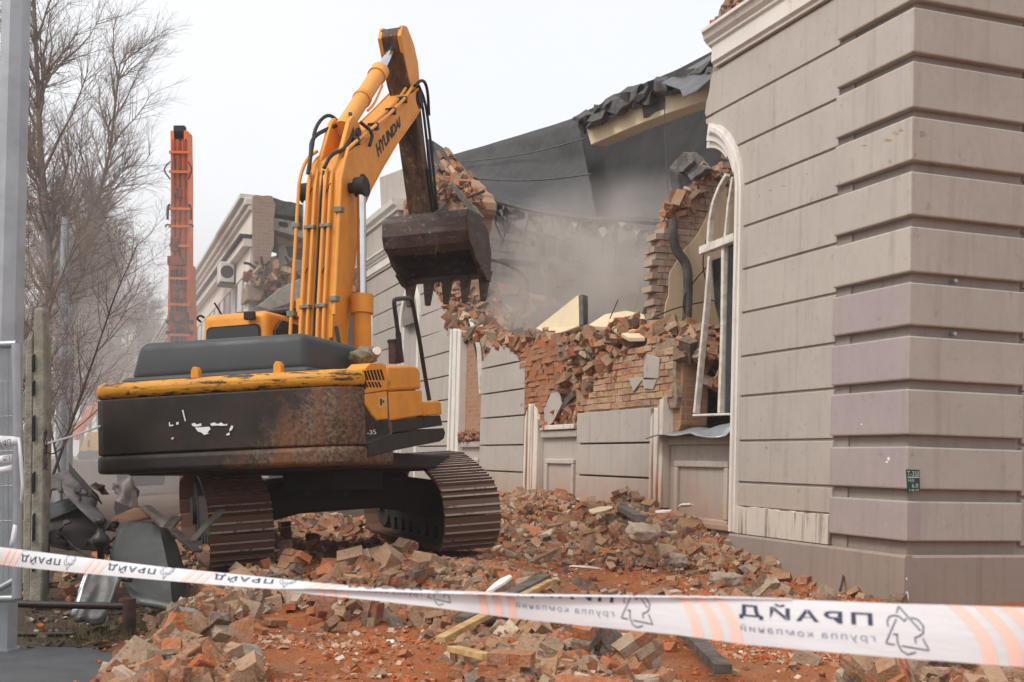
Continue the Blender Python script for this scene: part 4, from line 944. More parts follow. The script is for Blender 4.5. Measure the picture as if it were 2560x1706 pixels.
# two pipe stubs in the corner grooves
for z_, d_ in ((3.905, -.62), (3.27, -.62)):
    MB().tube([(.06, d_, z_), (-.05, d_, z_ + .0)], .022, 10).build('pipe_stub', M['galv'], BLD, True)

# chipped spots and paint dabs on the corner
M['chip_tan'] = simple('chip_tan', (.42, .32, .22), (.30, .22, .15), 20, .95, 0, .5, 60, .01)
M['chip_dark'] = simple('chip_dark', (.22, .18, .15), (.15, .12, .10), 20, .95, 0, .5, 60, .01)
rg = random.Random(9)
def dab(x, y, w, h, mt, front=True, n=9):
    P_ = []
    for k in range(n):
        a_ = 2 * math.pi * k / n; px, py = x + w * math.cos(a_) * rg.uniform(.5, 1.1), y + h * math.sin(a_) * rg.uniform(.5, 1.1); P_.append((px, py))
    if front is True: pl = [WD(px, py, .05) for px, py in P_]; m = MB().prism(pl, FZ, .047, .0525)
    elif front == 'wall': pl = [WD(px, py, .0) for px, py in P_]; m = MB().prism(pl, FZ, -.004, .0025)
    else:
        pl = [sl_(px, py, -.05)[1:] for px, py in P_]; m = MB().prism(pl, lambda p, t: (t, p[0], p[1]), -.0525, -.047)
    o = m.build('chipped_spot', M[mt], BLD); fix_normals(o)
for x, y, w, h in ((2040, 322, 14, 5), (2058, 306, 9, 5), (2045, 372, 4, 9), (1985, 335, 8, 2), (2070, 300, 7, 3)): dab(x, y, w, h, 'chip_tan')
for x, y, w, h in ((2118, 308, 12, 9), (2103, 360, 5, 10)): dab(x, y, w, h, 'chip_tan', False)
for x, y, w, h in ((2042, 1055, 4, 6), (2038, 1062, 3, 4), (1980, 975, 2, 2)): dab(x, y, w, h, 'pvc')
for x, y, w, h in ((2084, 1372, 4, 14), (2083, 1330, 2, 3)):
    P_ = [(x + w * math.cos(k), y + h * math.sin(k)) for k in np.linspace(0, 6.28, 9)[:-1]]; pl = [sl_(px, py, -.085)[1:] for px, py in P_]; o = MB().prism(pl, lambda p, t: (t, p[0], p[1]), -.0872, -.083).build('chipped_spot', M['pvc'], BLD); fix_normals(o)
for x, y, w, h in ((1745, 450, 2, 1), (1770, 438, 4, 1), (1855, 400, 4, 1), (1760, 462, 1.5, 1), (1800, 428, 5, 1), (1762, 1030, 1, 4), (1850, 975, 1.5, 1.5)): dab(x, y, w, h, 'chip_dark' if y > 800 or y < 500 else 'pvc', 'wall')

# ------------------------------------------------------------------ yellow excavator (local frame: x right, y forward, z up)
def paint(name, base, worn, chip=.62, scale=7, rough=.45, dirt=(.16, .10, .06), dirtamt=.5):
    t = NT(name); n = t.noise(scale, 8, .7); n2 = t.noise(2.2, 6, .65); n3 = t.noise(1.0, 4, .6, t.pos((9, 9, .7)))
    c = t.mix(t.ramp(n2, [(.40, 0.0), (.72, dirtamt)]), base, tuple(.55 * a + .45 * b for a, b in zip(base, dirt)))
    c = t.mix(t.math('MULTIPLY', t.ramp(n3, [(.60, 0.0), (.80, 1.0)]), dirtamt * .5), c, dirt)
    c = t.mix(t.ramp(n, [(chip, 0.0), (chip + .03, 1.0)]), c, worn)
    t.bump(n, .15, .006); return t.done(c, t.ramp(n2, [(.3, rough), (.75, min(1, rough + .3))]), 0, .4)
YEL = (.74, .285, .022)
M['yellow'] = paint('yellow', YEL, (.13, .06, .025), .665, 11, .42, (.20, .10, .045), .62)
M['yellow_pipe'] = paint('yellow_pipe', (.76, .33, .055), (.2, .1, .05), .72, 9, .4, (.3, .17, .08), .4)
t = NT('yellow_worn'); n = t.noise(3.2, 9, .75, t.pos((1.0, 1.0, 6.0))); n2 = t.noise(16, 7, .7)
c = t.mix(t.ramp(t.noise(3, 5), [(.4, 0.0), (.7, 1.0)]), (.62, .29, .022), (.50, .21, .02)); c = t.mix(t.ramp(n, [(.535, 0.0), (.56, 1.0)]), c, (.055, .032, .018)); c = t.mix(t.ramp(n2, [(.62, 0.0), (.65, .9)]), c, (.06, .035, .02))
t.bump(n, -.2, .006); M['yellow_worn'] = t.done(c, .55, 0, .35)
t = NT('counterweight'); n = t.noise(2.2, 7, .65); n2 = t.noise(9, 7, .7); n3 = t.noise(1.0, 5, .6, t.pos((6, 6, .5)))
xo = t.sep(t.tc.outputs['Object'])
c = t.mix(t.ramp(n, [(.4, 0.0), (.68, 1.0)]), (.012, .009, .007), (.030, .019, .013)); c = t.mix(t.ramp(n2, [(.55, 0.0), (.7, .6)]), c, (.05, .024, .012))
e = t.math('ADD', t.math('SUBTRACT', xo[0], t.math('MULTIPLY', xo[2], 1.1)), t.math('ADD', t.math('MULTIPLY', n, .7), t.math('MULTIPLY', n2, 1.1)))
dm = t.ramp(t.math('MULTIPLY', t.math('ADD', e, 1.5), .33), [(.42, 0.0), (.60, .8)])
dn = t.mix(t.ramp(t.noise(22, 7, .75), [(.42, 0.0), (.58, 1.0)]), (.20, .125, .075), (.035, .02, .013)); dn = t.mix(t.ramp(n3, [(.45, 0.0), (.62, .9)]), dn, (.18, .062, .016))
c = t.mix(dm, c, dn); t.bump(n2, .3, .01, t.bump(n, .2, .02)); M['cw'] = t.done(c, t.ramp(n2, [(.3, .45), (.7, .8)]), 0, .35)
M['hood_black'] = paint('hood_black', (.034, .040, .046), (.09, .06, .04), .74, 6, .42, (.085, .075, .065), .5)
M['dark_metal'] = paint('dark_metal', (.020, .017, .015), (.06, .035, .022), .62, 8, .65, (.05, .034, .025), .7)  # base colour lowered to carry the shadow under the machine
M['shoe'] = paint('shoe', (.13, .066, .042), (.16, .12, .10), .66, 12, .5, (.17, .085, .045), .8)
M['grouser'] = paint('grouser', (.36, .30, .26), (.12, .065, .04), .56, 14, .45, (.16, .09, .05), .6)
t = NT('arm_dirty'); n = t.noise(1.6, 8, .7, t.pos((7, 7, .8))); n2 = t.noise(9, 7, .7)
c = t.mix(t.ramp(n, [(.36, 0.0), (.62, 1.0)]), (.018, .013, .011), (.115, .062, .030)); c = t.mix(t.ramp(n2, [(.56, 0.0), (.66, .7)]), c, (.24, .14, .075)); c = t.mix(t.ramp(t.noise(3, 6, .7), [(.62, 0.0), (.66, .8)]), c, (.5, .18, .025))
t.bump(n2, .3, .01); M['arm_dirty'] = t.done(c, .6, 0, .3)
t = NT('bucket'); n = t.noise(4, 8, .72); n2 = t.noise(14, 7, .7); n3 = t.noise(1.6, 6, .65, t.pos((1.2, 1.2, 6)))
c = t.mix(t.ramp(n, [(.38, 0.0), (.64, 1.0)]), (.022, .016, .014), (.070, .042, .030)); c = t.mix(t.ramp(n3, [(.54, 0.0), (.70, .6)]), c, (.15, .11, .09)); c = t.mix(t.ramp(n2, [(.58, 0.0), (.66, .8)]), c, (.26, .20, .165)); c = t.mix(t.ramp(t.noise(7, 5), [(.6, 0.0), (.7, .6)]), c, (.16, .06, .03))
t.bump(n2, .5, .015); M['bucket'] = t.done(c, t.ramp(n, [(.3, .38), (.7, .75)]), .1, .4)
M['clamp'] = simple('clamp', (.24, .26, .21), (.14, .14, .11), 14, .6, .2)
M['cab_glass'] = NT('cab_glass').done((.012, .014, .016), .12, 0, .5)
M['gasket'] = NT('gasket').done((.012, .012, .012), .6)
M['ink_black'] = NT('ink_black').done((.014, .013, .013), .6)
M['ink_white'] = NT('ink_white').done((.72, .72, .72), .7)
M['cloth'] = simple('cloth', (.25, .24, .17), (.13, .13, .08), 20, .95, 0, .8, 25, .04)

psi, rol, pit_ = R(16.705), R(3.479), R(-.157)
fd = np.array([math.sin(psi), math.cos(psi), 0]); rd = np.array([math.cos(psi), -math.sin(psi), 0]); zd = np.array([0, 0, 1.0])
rd2 = rd * math.cos(rol) + zd * math.sin(rol); zd2 = zd * math.cos(rol) - rd * math.sin(rol)
EF = fd * math.cos(pit_) + zd2 * math.sin(pit_); EU = zd2 * math.cos(pit_) - fd * math.sin(pit_); ER = rd2
EC = np.array([-2.004, 15.603, .448])
EXM = Matrix(((ER[0], EF[0], EU[0], EC[0]), (ER[1], EF[1], EU[1], EC[1]), (ER[2], EF[2], EU[2], EC[2]), (0, 0, 0, 1)))
EX = thing('excavator', 'large yellow crawler excavator with raised bucket and black counterweight on the rubble', 'excavator', mw=EXM)
def ms(x, y, lx):
    """pixel -> local point on the machine's plane x = lx"""
    r = ray(x, y); q = EC + ER * lx; t = ((q - EYE) @ ER) / (r @ ER); p = EYE + r * t - EC
    return (lx, float(p @ EF), float(p @ EU))
def mr(x, y, ly):
    r = ray(x, y); q = EC + EF * ly; t = ((q - EYE) @ EF) / (r @ EF); p = EYE + r * t - EC
    return (float(p @ ER), ly, float(p @ EU))
z6 = lambda x, y: ((860 + x * .1658) / K, (880 + y * .1658) / K)
z3 = lambda x, y: ((640 + x * .5104) / K, (50 + y * .5104) / K)
z8 = lambda x, y: ((900 + x * .1914) / K, (700 + y * .1914) / K)
XY = lambda p, t: (p[0], p[1], t)
# counterweight
def plan(g): return [(-1.60 - g, -2.25), (-1.60 - g, -3.05), (-1.55 - g, -3.20 - g * .7), (-1.42 - g * .7, -3.29 - g), (-.7, -3.33 - g), (0, -3.345 - g), (.7, -3.33 - g), (1.30 + g * .7, -3.28 - g), (1.44 + g, -3.18 - g * .7), (1.5 + g, -3.0), (1.5 + g, -2.25)]
CWT = MB().prism(plan(0), XY, 1.20, 1.80).build('counterweight', M['cw'], EX, True, .02); fix_normals(CWT)
o = MB().prism(plan(.012), XY, 1.0, 1.195).build('lower_skirt', M['cw'], CWT, True, .05, 3); fix_normals(o)
o = MB().prism(plan(.016), XY, 1.802, 1.975).build('upper_band', M['yellow_worn'], CWT, True, .07, 3); fix_normals(o)
for x_ in (-.35, .62):
    m = MB().prism([(-.045, 1.97), (.045, 1.97), (.045, 2.06), (.02, 2.10), (-.02, 2.10), (-.045, 2.06)], lambda p, t: (x_ + p[0], t, p[1]), -3.20, -3.12); o = m.build('lifting_eye', M['yellow'], CWT, bevel=.008); fix_normals(o)
# worn white marks on the rear face
rg = random.Random(5)
def rear_mark(pix):
    q = [mr(x, y, -3.352) for x, y in pix]; return q
for pix in ([(388, 971), (390, 970), (391, 977), (398, 976), (398, 979), (389, 980)], [(405, 971), (410, 970), (410, 976), (405, 976)], [(418, 943), (421, 942), (424, 955), (427, 967), (425, 969), (422, 958)],
            [(440, 974), (447, 972), (452, 976), (462, 973), (463, 979), (450, 981), (442, 979)], [(448, 983), (480, 981), (484, 986), (476, 995), (481, 996), (470, 1000), (462, 994), (455, 992)], [(483, 974), (492, 971), (500, 975), (508, 971), (515, 976), (522, 974), (522, 978), (510, 979), (498, 978), (486, 979)],
            [(528, 985), (532, 978), (536, 980), (533, 988), (527, 992)], [(520, 998), (527, 994), (528, 1000), (520, 1001)], [(393, 1007), (400, 1005), (396, 1011)]):
    m = MB().prism(rear_mark(pix), lambda p, t: (p[0], t, p[2]), -3.353, -3.350); o = m.build('worn_lettering', M['ink_white'], CWT); fix_normals(o)
# engine house and right side panels
o = MB().box((-1.44, -2.6, 1.38), (1.44, -1.32, 2.02)).build('engine_house', M['yellow'], EX, True, .06, 3); HOUSE = o
def side_panel(pts, x0, x1, mat, name, bev=.012, parent=None):
    pl = [ms(*p, x1) for p in pts]; pl = [(a[0], max(a[1], -2.99), a[2]) for a in pl]; m = MB().prism([(a[1], a[2]) for a in pl], lambda p, t: (t, p[0], p[1]), x0, x1); o = m.build(name, mat, parent or EX, True, bev, 2); fix_normals(o); return o
P1 = side_panel([z6(*p) for p in ((105, 200), (400, 172), (560, 165), (640, 200), (652, 575), (250, 610), (185, 590), (118, 430))], 1.30, 1.52, M['yellow'], 'rear_door', .02)
P1b = side_panel([z6(*p) for p in ((250, 622), (652, 588), (668, 1012), (505, 1032), (430, 955), (300, 790), (215, 640))], 1.30, 1.515, M['yellow'], 'rear_lower_door', .015)
side_panel([z6(*p) for p in ((664, 205), (1040, 198), (1120, 225), (1155, 300), (1175, 565), (672, 590))], 1.20, 1.515, M['yellow'], 'side_door', .035)
side_panel([z6(*p) for p in ((674, 602), (1176, 578), (1195, 955), (694, 1036))], 1.2, 1.508, M['yellow'], 'side_lower_door', .015)
side_panel([z6(*p) for p in ((1206, 752), (1430, 735), (1470, 770), (1485, 945), (1210, 972))], .8, 1.5, M['yellow'], 'toolbox', .02)
side_panel([z6(*p) for p in ((1206, 980), (1455, 955), (1490, 1110), (1206, 1150))], .8, 1.49, M['dark_metal'], 'toolbox_base', .01)
side_panel([z6(*p) for p in ((690, 1048), (1195, 985), (1198, 1155), (694, 1232))], .9, 1.495, M['dark_metal'], 'side_skirt', .01)
side_panel([z6(*p) for p in ((20, 520), (118, 480), (200, 640), (300, 800), (430, 965), (505, 1045), (675, 1030), (680, 1240), (140, 1345), (20, 1345))], 1.2, 1.50, M['hood_black'], 'rear_side_skirt', .015)
side_panel([z6(*p) for p in ((140, 1362), (700, 1250), (1505, 1150), (1528, 1225), (1505, 1310), (1440, 1355), (1150, 1410), (950, 1450), (700, 1500), (300, 1580), (100, 1585))], .2, 1.53, M['dark_metal'], 'frame_rail', .05)
# vent slots
for k in range(9):
    x0 = 150 + k * 49; 
    side_panel([z6(*p) for p in ((x0, 300 - k * 4), (x0 + 26, 292 - k * 4), (x0 + 75, 425), (x0 + 48, 428))], 1.45, 1.524, M['dark'], 'vent_slot', 0, P1)
    if k < 8: side_panel([z6(*p) for p in ((x0 + 15, 455), (x0 + 38, 452), (x0 + 78, 530), (x0 + 55, 538))], 1.45, 1.524, M['dark'], 'vent_slot', 0, P1)
side_panel([z6(*p) for p in ((515, 690), (640, 672), (650, 835), (520, 850))], 1.45, 1.519, simple('sticker', (.62, .44, .2), (.55, .35, .12), 20, .5), 'sticker', 0, P1b)
side_panel([z6(*p) for p in ((545, 710), (572, 706), (575, 805), (550, 810))], 1.45, 1.522, M['ink_black'], 'sticker_mark', 0, P1b)
side_panel([z6(*p) for p in ((585, 730), (605, 728), (607, 770), (588, 772))], 1.45, 1.522, M['ink_black'], 'sticker_mark', 0, P1b)
def text_mesh(s, name='lettering', sub=0, spacing=1.0, shear=0.0, bold=0.0):
    cu = bpy.data.curves.new(name, 'FONT'); cu.body = s; cu.size = 1; cu.space_character = spacing; cu.shear = shear; cu.offset = bold; cu.resolution_u = 4
    ob = bpy.data.objects.new('tmp_text', cu); COL.objects.link(ob); bpy.context.view_layer.update()
    dg = bpy.context.evaluated_depsgraph_get(); me = bpy.data.meshes.new_from_object(ob.evaluated_get(dg)); bpy.data.objects.remove(ob); bpy.data.curves.remove(cu)
    bm = bmesh.new(); bm.from_mesh(me); bmesh.ops.triangulate(bm, faces=bm.faces)
    if sub: bmesh.ops.subdivide_edges(bm, edges=bm.edges[:], cuts=sub, use_grid_fill=True)
    bm.to_mesh(me); bm.free(); me.name = name
    co = np.empty(len(me.vertices) * 3); me.vertices.foreach_get('co', co); co = co.reshape(-1, 3)
    lo = co.min(0); hi = co.max(0); co = (co - lo) / np.maximum(hi - lo, 1e-6); return me, co
def text_quad(s, bl, br, tr_, tl_, mat, parent, name='lettering', off=(0, 0, 0), **kw):
    me, co = text_mesh(s, name, **kw); bl, br, tr_, tl_ = [np.array(q) for q in (bl, br, tr_, tl_)]; off = np.array(off)
    P = [(bl * (1 - u) + br * u) * (1 - v) + (tl_ * (1 - u) + tr_ * u) * v + off for u, v, _ in co]
    me.vertices.foreach_set('co', np.array(P).ravel()); me.update(); me.materials.clear(); return link(name, me, mat, parent)
text_quad('-35', ms(*z6(350, 1250), 1.504), ms(*z6(490, 1240), 1.504), ms(*z6(475, 1170), 1.504), ms(*z6(345, 1190), 1.504), M['ink_white'], EX)
# black engine cover
m = MB(); rows = []
def cov(y0, y1, x0, x1, z0, z1, name):
    m = MB().add([(x0, y0, z0), (x1, y0, z0), (x1, y1, z0), (x0, y1, z0), (x0 + .10, y0 + .06, z1), (x1 - .03, y0 + .05, z1 - .02), (x1 - .03, y1 - .05, z1 - .02), (x0 + .10, y1 - .05, z1)], [(0, 3, 2, 1), (4, 5, 6, 7), (0, 1, 5, 4), (1, 2, 6, 5), (2, 3, 7, 6), (3, 0, 4, 7)])
    return m.build(name, M['hood_black'], EX, 'all', .10, 5)
ECV = cov(-3.0, -1.45, -1.30, .86, 2.0, 2.44, 'engine_cover')
MB().add([(-1.36, -3.06, 2.0), (.90, -3.06, 2.0), (.93, -1.4, 2.0), (-1.36, -1.4, 2.0), (-1.30, -3.02, 2.05), (.87, -3.02, 2.05), (.89, -1.42, 2.05), (-1.30, -1.42, 2.05)], [(0, 3, 2, 1), (4, 5, 6, 7), (0, 1, 5, 4), (1, 2, 6, 5), (2, 3, 7, 6), (3, 0, 4, 7)]).build('cover_lip', M['hood_black'], ECV, bevel=.02)
MB().box((-1.44, -3.0, 1.9), (1.44, -2.2, 2.0)).build('deck', M['yellow'], EX, True, .03)
MB().box((-1.4, -2.9, .98), (1.2, 1.2, 1.16)).build('turntable_frame', M['dark_metal'], EX, bevel=.03)
MB().tube([(0, -.6, .75), (0, -.6, 1.0)], .62, 28).build('slew_ring', M['dark_metal'], EX)
# cab
CAB = MB().add([(-1.66, -.98, 1.3), (-.66, -.98, 1.3), (-.66, .8, 1.3), (-1.66, .8, 1.3), (-1.62, -.90, 3.04), (-.70, -.90, 3.04), (-.70, .75, 3.06), (-1.62, .75, 3.06)], [(0, 3, 2, 1), (4, 5, 6, 7), (0, 1, 5, 4), (1, 2, 6, 5), (2, 3, 7, 6), (3, 0, 4, 7)]).build('cab', M['yellow'], EX, 'all', .09, 4)
def rr_panel(x0, x1, z0, z1, r, y0, y1, mat, name, n=5):
    pl = []
    for cx_, cz_, a in ((x1 - r, z1 - r, 0), (x0 + r, z1 - r, 90), (x0 + r, z0 + r, 180), (x1 - r, z0 + r, 270)):
        for k in range(n): t_ = R(a + 90 * k / (n - 1)); pl.append((cx_ + r * math.cos(t_), cz_ + r * math.sin(t_)))
    m = MB().prism(pl, lambda p, t: (p[0], t + (p[1] - 1.3) * .045, p[1]), y0, y1); o = m.build(name, mat, CAB); fix_normals(o); return o
rr_panel(-1.55, -.79, 2.35, 2.87, .07, -1.0, -.975, M['gasket'], 'window_seal')
rr_panel(-1.53, -.81, 2.37, 2.85, .06, -1.006, -.99, M['cab_glass'], 'rear_window')
m = MB().prism([(-.78, 2.0), (.7, 2.0), (.7, 2.9), (-.6, 2.95), (-.78, 2.8)], lambda p, t: (t, p[0], p[1]), -.70, -.645); o = m.build('side_window', M['cab_glass'], CAB, bevel=.03); fix_normals(o)
MB().box((-1.45, -.35, 3.07), (-.62, .85, 3.14)).build('roof_guard', M['black_iron'], CAB, bevel=.02)
MB().box((-.98, -1.0, 2.92), (-.84, -.93, 3.02)).build('bracket', M['rust_pipe'], CAB, bevel=.01)
MB().tube([(-1.60, -.97, 2.94), (-1.63, -1.02, 2.98), (-1.58, -1.02, 3.02), (-1.55, -.97, 2.99)], .014, 6).build('hook', M['black_iron'], CAB)
MB().tube([(-1.50, -.6, 3.05), (-1.56, -.7, 3.22)], .012, 5).build('antenna', M['black_iron'], CAB)
# bundle of work clothes and gear on the deck
lump_me = None
for (px, py, sz, mt, nm) in ((838, 818, (.34, .3, .2), 'cloth', 'bundle'), (905, 815, (.12, .12, .26), 'rust_pipe', 'exhaust_pipe')):
    q = ms(px, py, 1.05)
    if nm == 'bundle':
        bm = bmesh.new(); bmesh.ops.create_icosphere(bm, subdivisions=3, radius=.5)
        from mathutils import noise as N_
        for v in bm.verts: v.co *= 1 + .35 * N_.noise(v.co * 4)
        bmesh.ops.scale(bm, vec=sz, verts=bm.verts); bmesh.ops.translate(bm, vec=q, verts=bm.verts); me = bpy.data.meshes.new(nm); bm.to_mesh(me); bm.free()
        B = tag(link('work_clothes', me, M['cloth'], None, 'all'), 'green work clothes bundled on the excavator deck', 'clothing'); B.matrix_world = EXM
        MB().disc((q[0] + .17, q[1] - .05, q[2] + .04), (.6, -.8, 0), .045, .05).build('canister', M['pvc'], B)
q = ms(908, 835, 1.25); E1 = MB().tube([q, (q[0], q[1], q[2] + .24)], .075, 14).build('exhaust_pipe', M['rust_pipe'], EX, True)
MB().tube([(q[0], q[1], q[2] + .24), (q[0], q[1], q[2] + .27)], .085, 14).build('exhaust_rim', M['black_iron'], E1, True)
HR = [ms(*z8(*p), 1.35) for p in ((540, 1080), (515, 880), (498, 690), (442, 300), (450, 265), (480, 250), (640, 238), (668, 255), (690, 320), (780, 800), (840, 1200), (905, 1570))]
MB().tube(HR, .027, 8).build('handrail', M['black_iron'], EX, True)
MB().tube([(p[0], p[1], p[2]) for p in (HR[2], HR[1], HR[0])], .036, 8).build('rail_sleeve', M['black_iron'], EX, True)
# boom
BH = .22
bt = [(-1.06, 2.0), (-.99, 2.75), (-.84, 3.6), (-.70, 4.40), (-.64, 4.72), (-.50, 4.95), (-.25, 5.12), (.35, 5.48), (.97, 5.86), (1.61, 6.28), (2.10, 6.62), (2.26, 6.72)]
bb = [(2.42, 6.64), (2.36, 6.47), (2.10, 6.24), (1.70, 5.93), (1.33, 5.64), (.78, 5.16), (.36, 4.77), (.05, 4.42), (-.10, 4.1), (-.24, 3.7), (-.42, 3.15), (-.58, 2.62), (-.66, 2.0)]
YZ = lambda p, t: (t, p[0], p[1])
BOOM = MB().prism(bt + bb, YZ, -BH, BH).build('boom', M['yellow'], EX, True, .02, 2, angle=25); fix_normals(BOOM)
# edge plates give the boom its welded box look
for sx_ in (-1, 1):
    pass
text_quad('HYUNDAI', ms(*z3(600, 676), BH + .004), ms(*z3(709, 522), BH + .004), ms(*z3(705, 470), BH + .004), ms(*z3(586, 608), BH + .004), M['ink_black'], BOOM, bold=.05)
# boom pipes on the rear face, with elbows and clamps
def rear_pt(z, x, off): return (x, float(np.interp(z, [b for a, b in bt[:6]], [a for a, b in bt[:6]])) - off, z)
for x_, z0, z1 in ((-.18, 2.5, 4.78), (-.09, 2.45, 4.82), (.045, 2.6, 4.82), (.125, 2.5, 4.78)):
    pts = [rear_pt(z, x_, .045) for z in np.linspace(z0, z1, 9)]
    MB().tube(pts, .021, 8).build('hydraulic_pipe', M['yellow_pipe'], BOOM, True)
for x_, z0, z1 in ((-.33, 2.55, 4.72), (.24, 2.9, 4.9)):
    pts = [rear_pt(z, x_, .02 if x_ < 0 else .0) for z in np.linspace(z0, z1, 9)]
    if x_ < 0: pts += [(-.30, -.50, 5.02), (-.22, -.35, 5.14)]
    else: pts += [(.245, -.42, 5.1), (.245, -.2, 5.24), (.245, .4, 5.60), (.245, 1.0, 5.96), (.245, 1.6, 6.36), (.20, 2.1, 6.72), (.16, 2.25, 6.80)]
    MB().tube(pts, .023, 8).build('hydraulic_pipe', M['yellow_pipe'], BOOM, True)
MB().tube([(.15, -.2, 5.22), (.15, .4, 5.58), (.15, 1.0, 5.95), (.15, 1.6, 6.36), (.12, 2.0, 6.66)], .02, 8).build('hydraulic_pipe', M['yellow_pipe'], BOOM, True)
MB().tube([rear_pt(z, -.02, .012) for z in np.linspace(2.4, 4.8, 9)], .016, 6).build('dark_gap_line', M['rubber'], BOOM, True)  # black strip standing in for the shaded gap between the pipes
for z_ in (3.02, 4.05):
    for x0, x1 in ((-.20, -.06), (.02, .15)):
        q = rear_pt(z_, 0, .05); MB().box((x0, q[1] - .035, z_ - .022), (x1, q[1] + .05, z_ + .022)).build('pipe_clamp', M['clamp'], BOOM, bevel=.006)
for x_, z_ in ((-.33, 2.95), (-.33, 4.1), (.24, 3.1), (.24, 4.25)):
    q = rear_pt(z_, 0, .01); MB().box((x_ - .05, q[1] - .045, z_ - .035), (x_ + .05, q[1] + .06, z_ + .035)).build('pipe_clamp', M['clamp'], BOOM, bevel=.006)
for y_, z_ in ((-.1, 5.3), (.55, 5.68), (1.2, 6.08), (1.65, 6.38)):
    MB().box((.12, y_ - .03, z_ - .06), (.27, y_ + .03, z_ + .035)).build('pipe_clamp', M['black_iron'], BOOM, bevel=.006)
for pts in ([(-.18, -.72, 4.75), (-.16, -.66, 5.0), (-.25, -.45, 5.3), (-.12, -.1, 5.52), (0, .05, 5.6)], [(.045, -.72, 4.8), (.1, -.62, 5.0), (.18, -.35, 5.12), (.16, -.05, 5.42), (.08, .05, 5.72)], [(.26, -.95, 2.75), (.32, -1.0, 2.5), (.42, -1.05, 2.25), (.5, -1.0, 2.0)], [(-.33, -1.0, 2.6), (-.34, -1.05, 2.35), (-.3, -1.0, 2.1)]):
    MB().tube(pts, .026, 8).build('hydraulic_hose', M['rubber'], BOOM, True)
MB().tube([rear_pt(2.55, -.09, .05), rear_pt(2.35, .02, .06), rear_pt(2.1, .2, .06)], .02, 8).build('hydraulic_pipe', M['yellow_pipe'], BOOM, True)
MB().tube([rear_pt(2.62, .045, .05), rear_pt(2.4, -.1, .07), rear_pt(2.15, -.25, .06)], .02, 8).build('hydraulic_pipe', M['yellow_pipe'], BOOM, True)
# weld flanges along the boom edges, grease at the pins, hose runs at the foot
for sx_ in (-BH, BH):
    for prof in (bt, bb):
        MB().tube([(sx_, a, b) for a, b in prof], .014, 6).build('weld_flange', M['yellow'], BOOM, True)
for (x_, y_, z_, r_) in ((BH, 2.28, 6.56, .13), (BH, -.02, 5.42, .07), (BH, .1, 4.75, .15), (-BH, .1, 4.75, .15)):
    MB().disc((x_, y_, z_), (1, 0, 0), r_, .03, 20).build('pin_boss', M['dark_metal'], BOOM, True)
for k in range(5):
    x_ = -.28 + .13 * k; MB().tube([rear_pt(2.6, x_, .06), (x_ + .03, -1.12, 2.45), (x_ - .02, -1.10, 2.25), (x_ + .02, -1.02, 2.05)], .022, 7).build('hydraulic_hose', M['rubber'], BOOM, True)
for pts in ([(.26, 2.0, 6.68), (.30, 2.25, 6.86), (.30, 2.45, 6.78), (.26, 2.58, 6.4)], [(.2, .1, 5.6), (.3, .3, 5.5), (.28, .2, 5.3)], [(-.12, .2, 5.62), (-.2, .0, 5.75), (-.26, -.3, 5.5), (-.2, -.55, 5.1), (-.18, -.68, 4.85)]):
    MB().tube(pts, .024, 8).build('hydraulic_hose', M['rubber'], BOOM, True)
for z_ in (3.5, 4.55):
    q = rear_pt(z_, 0, .03); MB().tube([(-.2, q[1], z_ - .1), (-.12, q[1] - .02, z_ + .02)], .008, 5).build('cable_tie', M['black_iron'], BOOM); MB().tube([(.03, q[1], z_ - .1), (.13, q[1] - .02, z_ + .05)], .008, 5).build('cable_tie', M['black_iron'], BOOM)
# arm cylinder bracket and arm cylinder
for sx_ in (-.13, .13):
    m = MB().prism([(-.5, 4.95), (.32, 5.46), (.14, 5.62), (-.02, 5.66), (-.14, 5.56)], YZ, sx_ - .03, sx_ + .03); o = m.build('cylinder_bracket', M['yellow'], BOOM, bevel=.01); fix_normals(o)
AC1 = MB().tube([(0, -.02, 5.50), (0, 1.28, 6.68)], .115, 20).build('arm_cylinder', M['yellow_pipe'], EX, True)
MB().tube([(0, 1.18, 6.59), (0, 1.32, 6.715)], .135, 20).build('gland', M['yellow_pipe'], AC1, True)
MB().tube([(0, .62, 6.08), (0, .68, 6.135)], .13, 20).build('gland', M['yellow'], AC1, True)
MB().tube([(0, 1.32, 6.715), (0, 1.98, 7.36)], .062, 16).build('piston_rod', M['chrome'], AC1, True)
MB().disc((0, 2.0, 7.38), (1, 0, 0), .10, .16).build('rod_eye', M['black_iron'], AC1, True)
MB().tube([(.14, .5, 5.88), (.14, .75, 6.05), (.12, 1.1, 6.42)], .018, 6).build('hydraulic_pipe', M['yellow_pipe'], AC1, True)
# boom cylinders
for sx_ in (-.38, .38):
    b0 = np.array(ms(905 / K, 895 / K, .38)); b1 = np.array(ms(905 / K, 742 / K, .38)); b2 = np.array(ms(903 / K, 468 / K, .38)); b0[0] = b1[0] = b2[0] = sx_
    a = (b1 - b0); a /= np.linalg.norm(a)
    BC = MB().tube([b0 - a * .5, b1], .115, 18).build('boom_cylinder', M['yellow'], EX, True)
    MB().tube([b1 - a * .22, b1 + a * .02], .145, 18).build('gland', M['yellow'], BC, True)
    MB().tube([b1, b2], .058, 16).build('piston_rod', M['chrome'], BC, True)
    MB().disc(b2, (1, 0, 0), .13, .14).build('rod_eye', M['dark_metal'], BC, True)
    MB().tube([b2, (0, b2[1], b2[2])], .07, 12).build('pin', M['dark_metal'], BC, True)
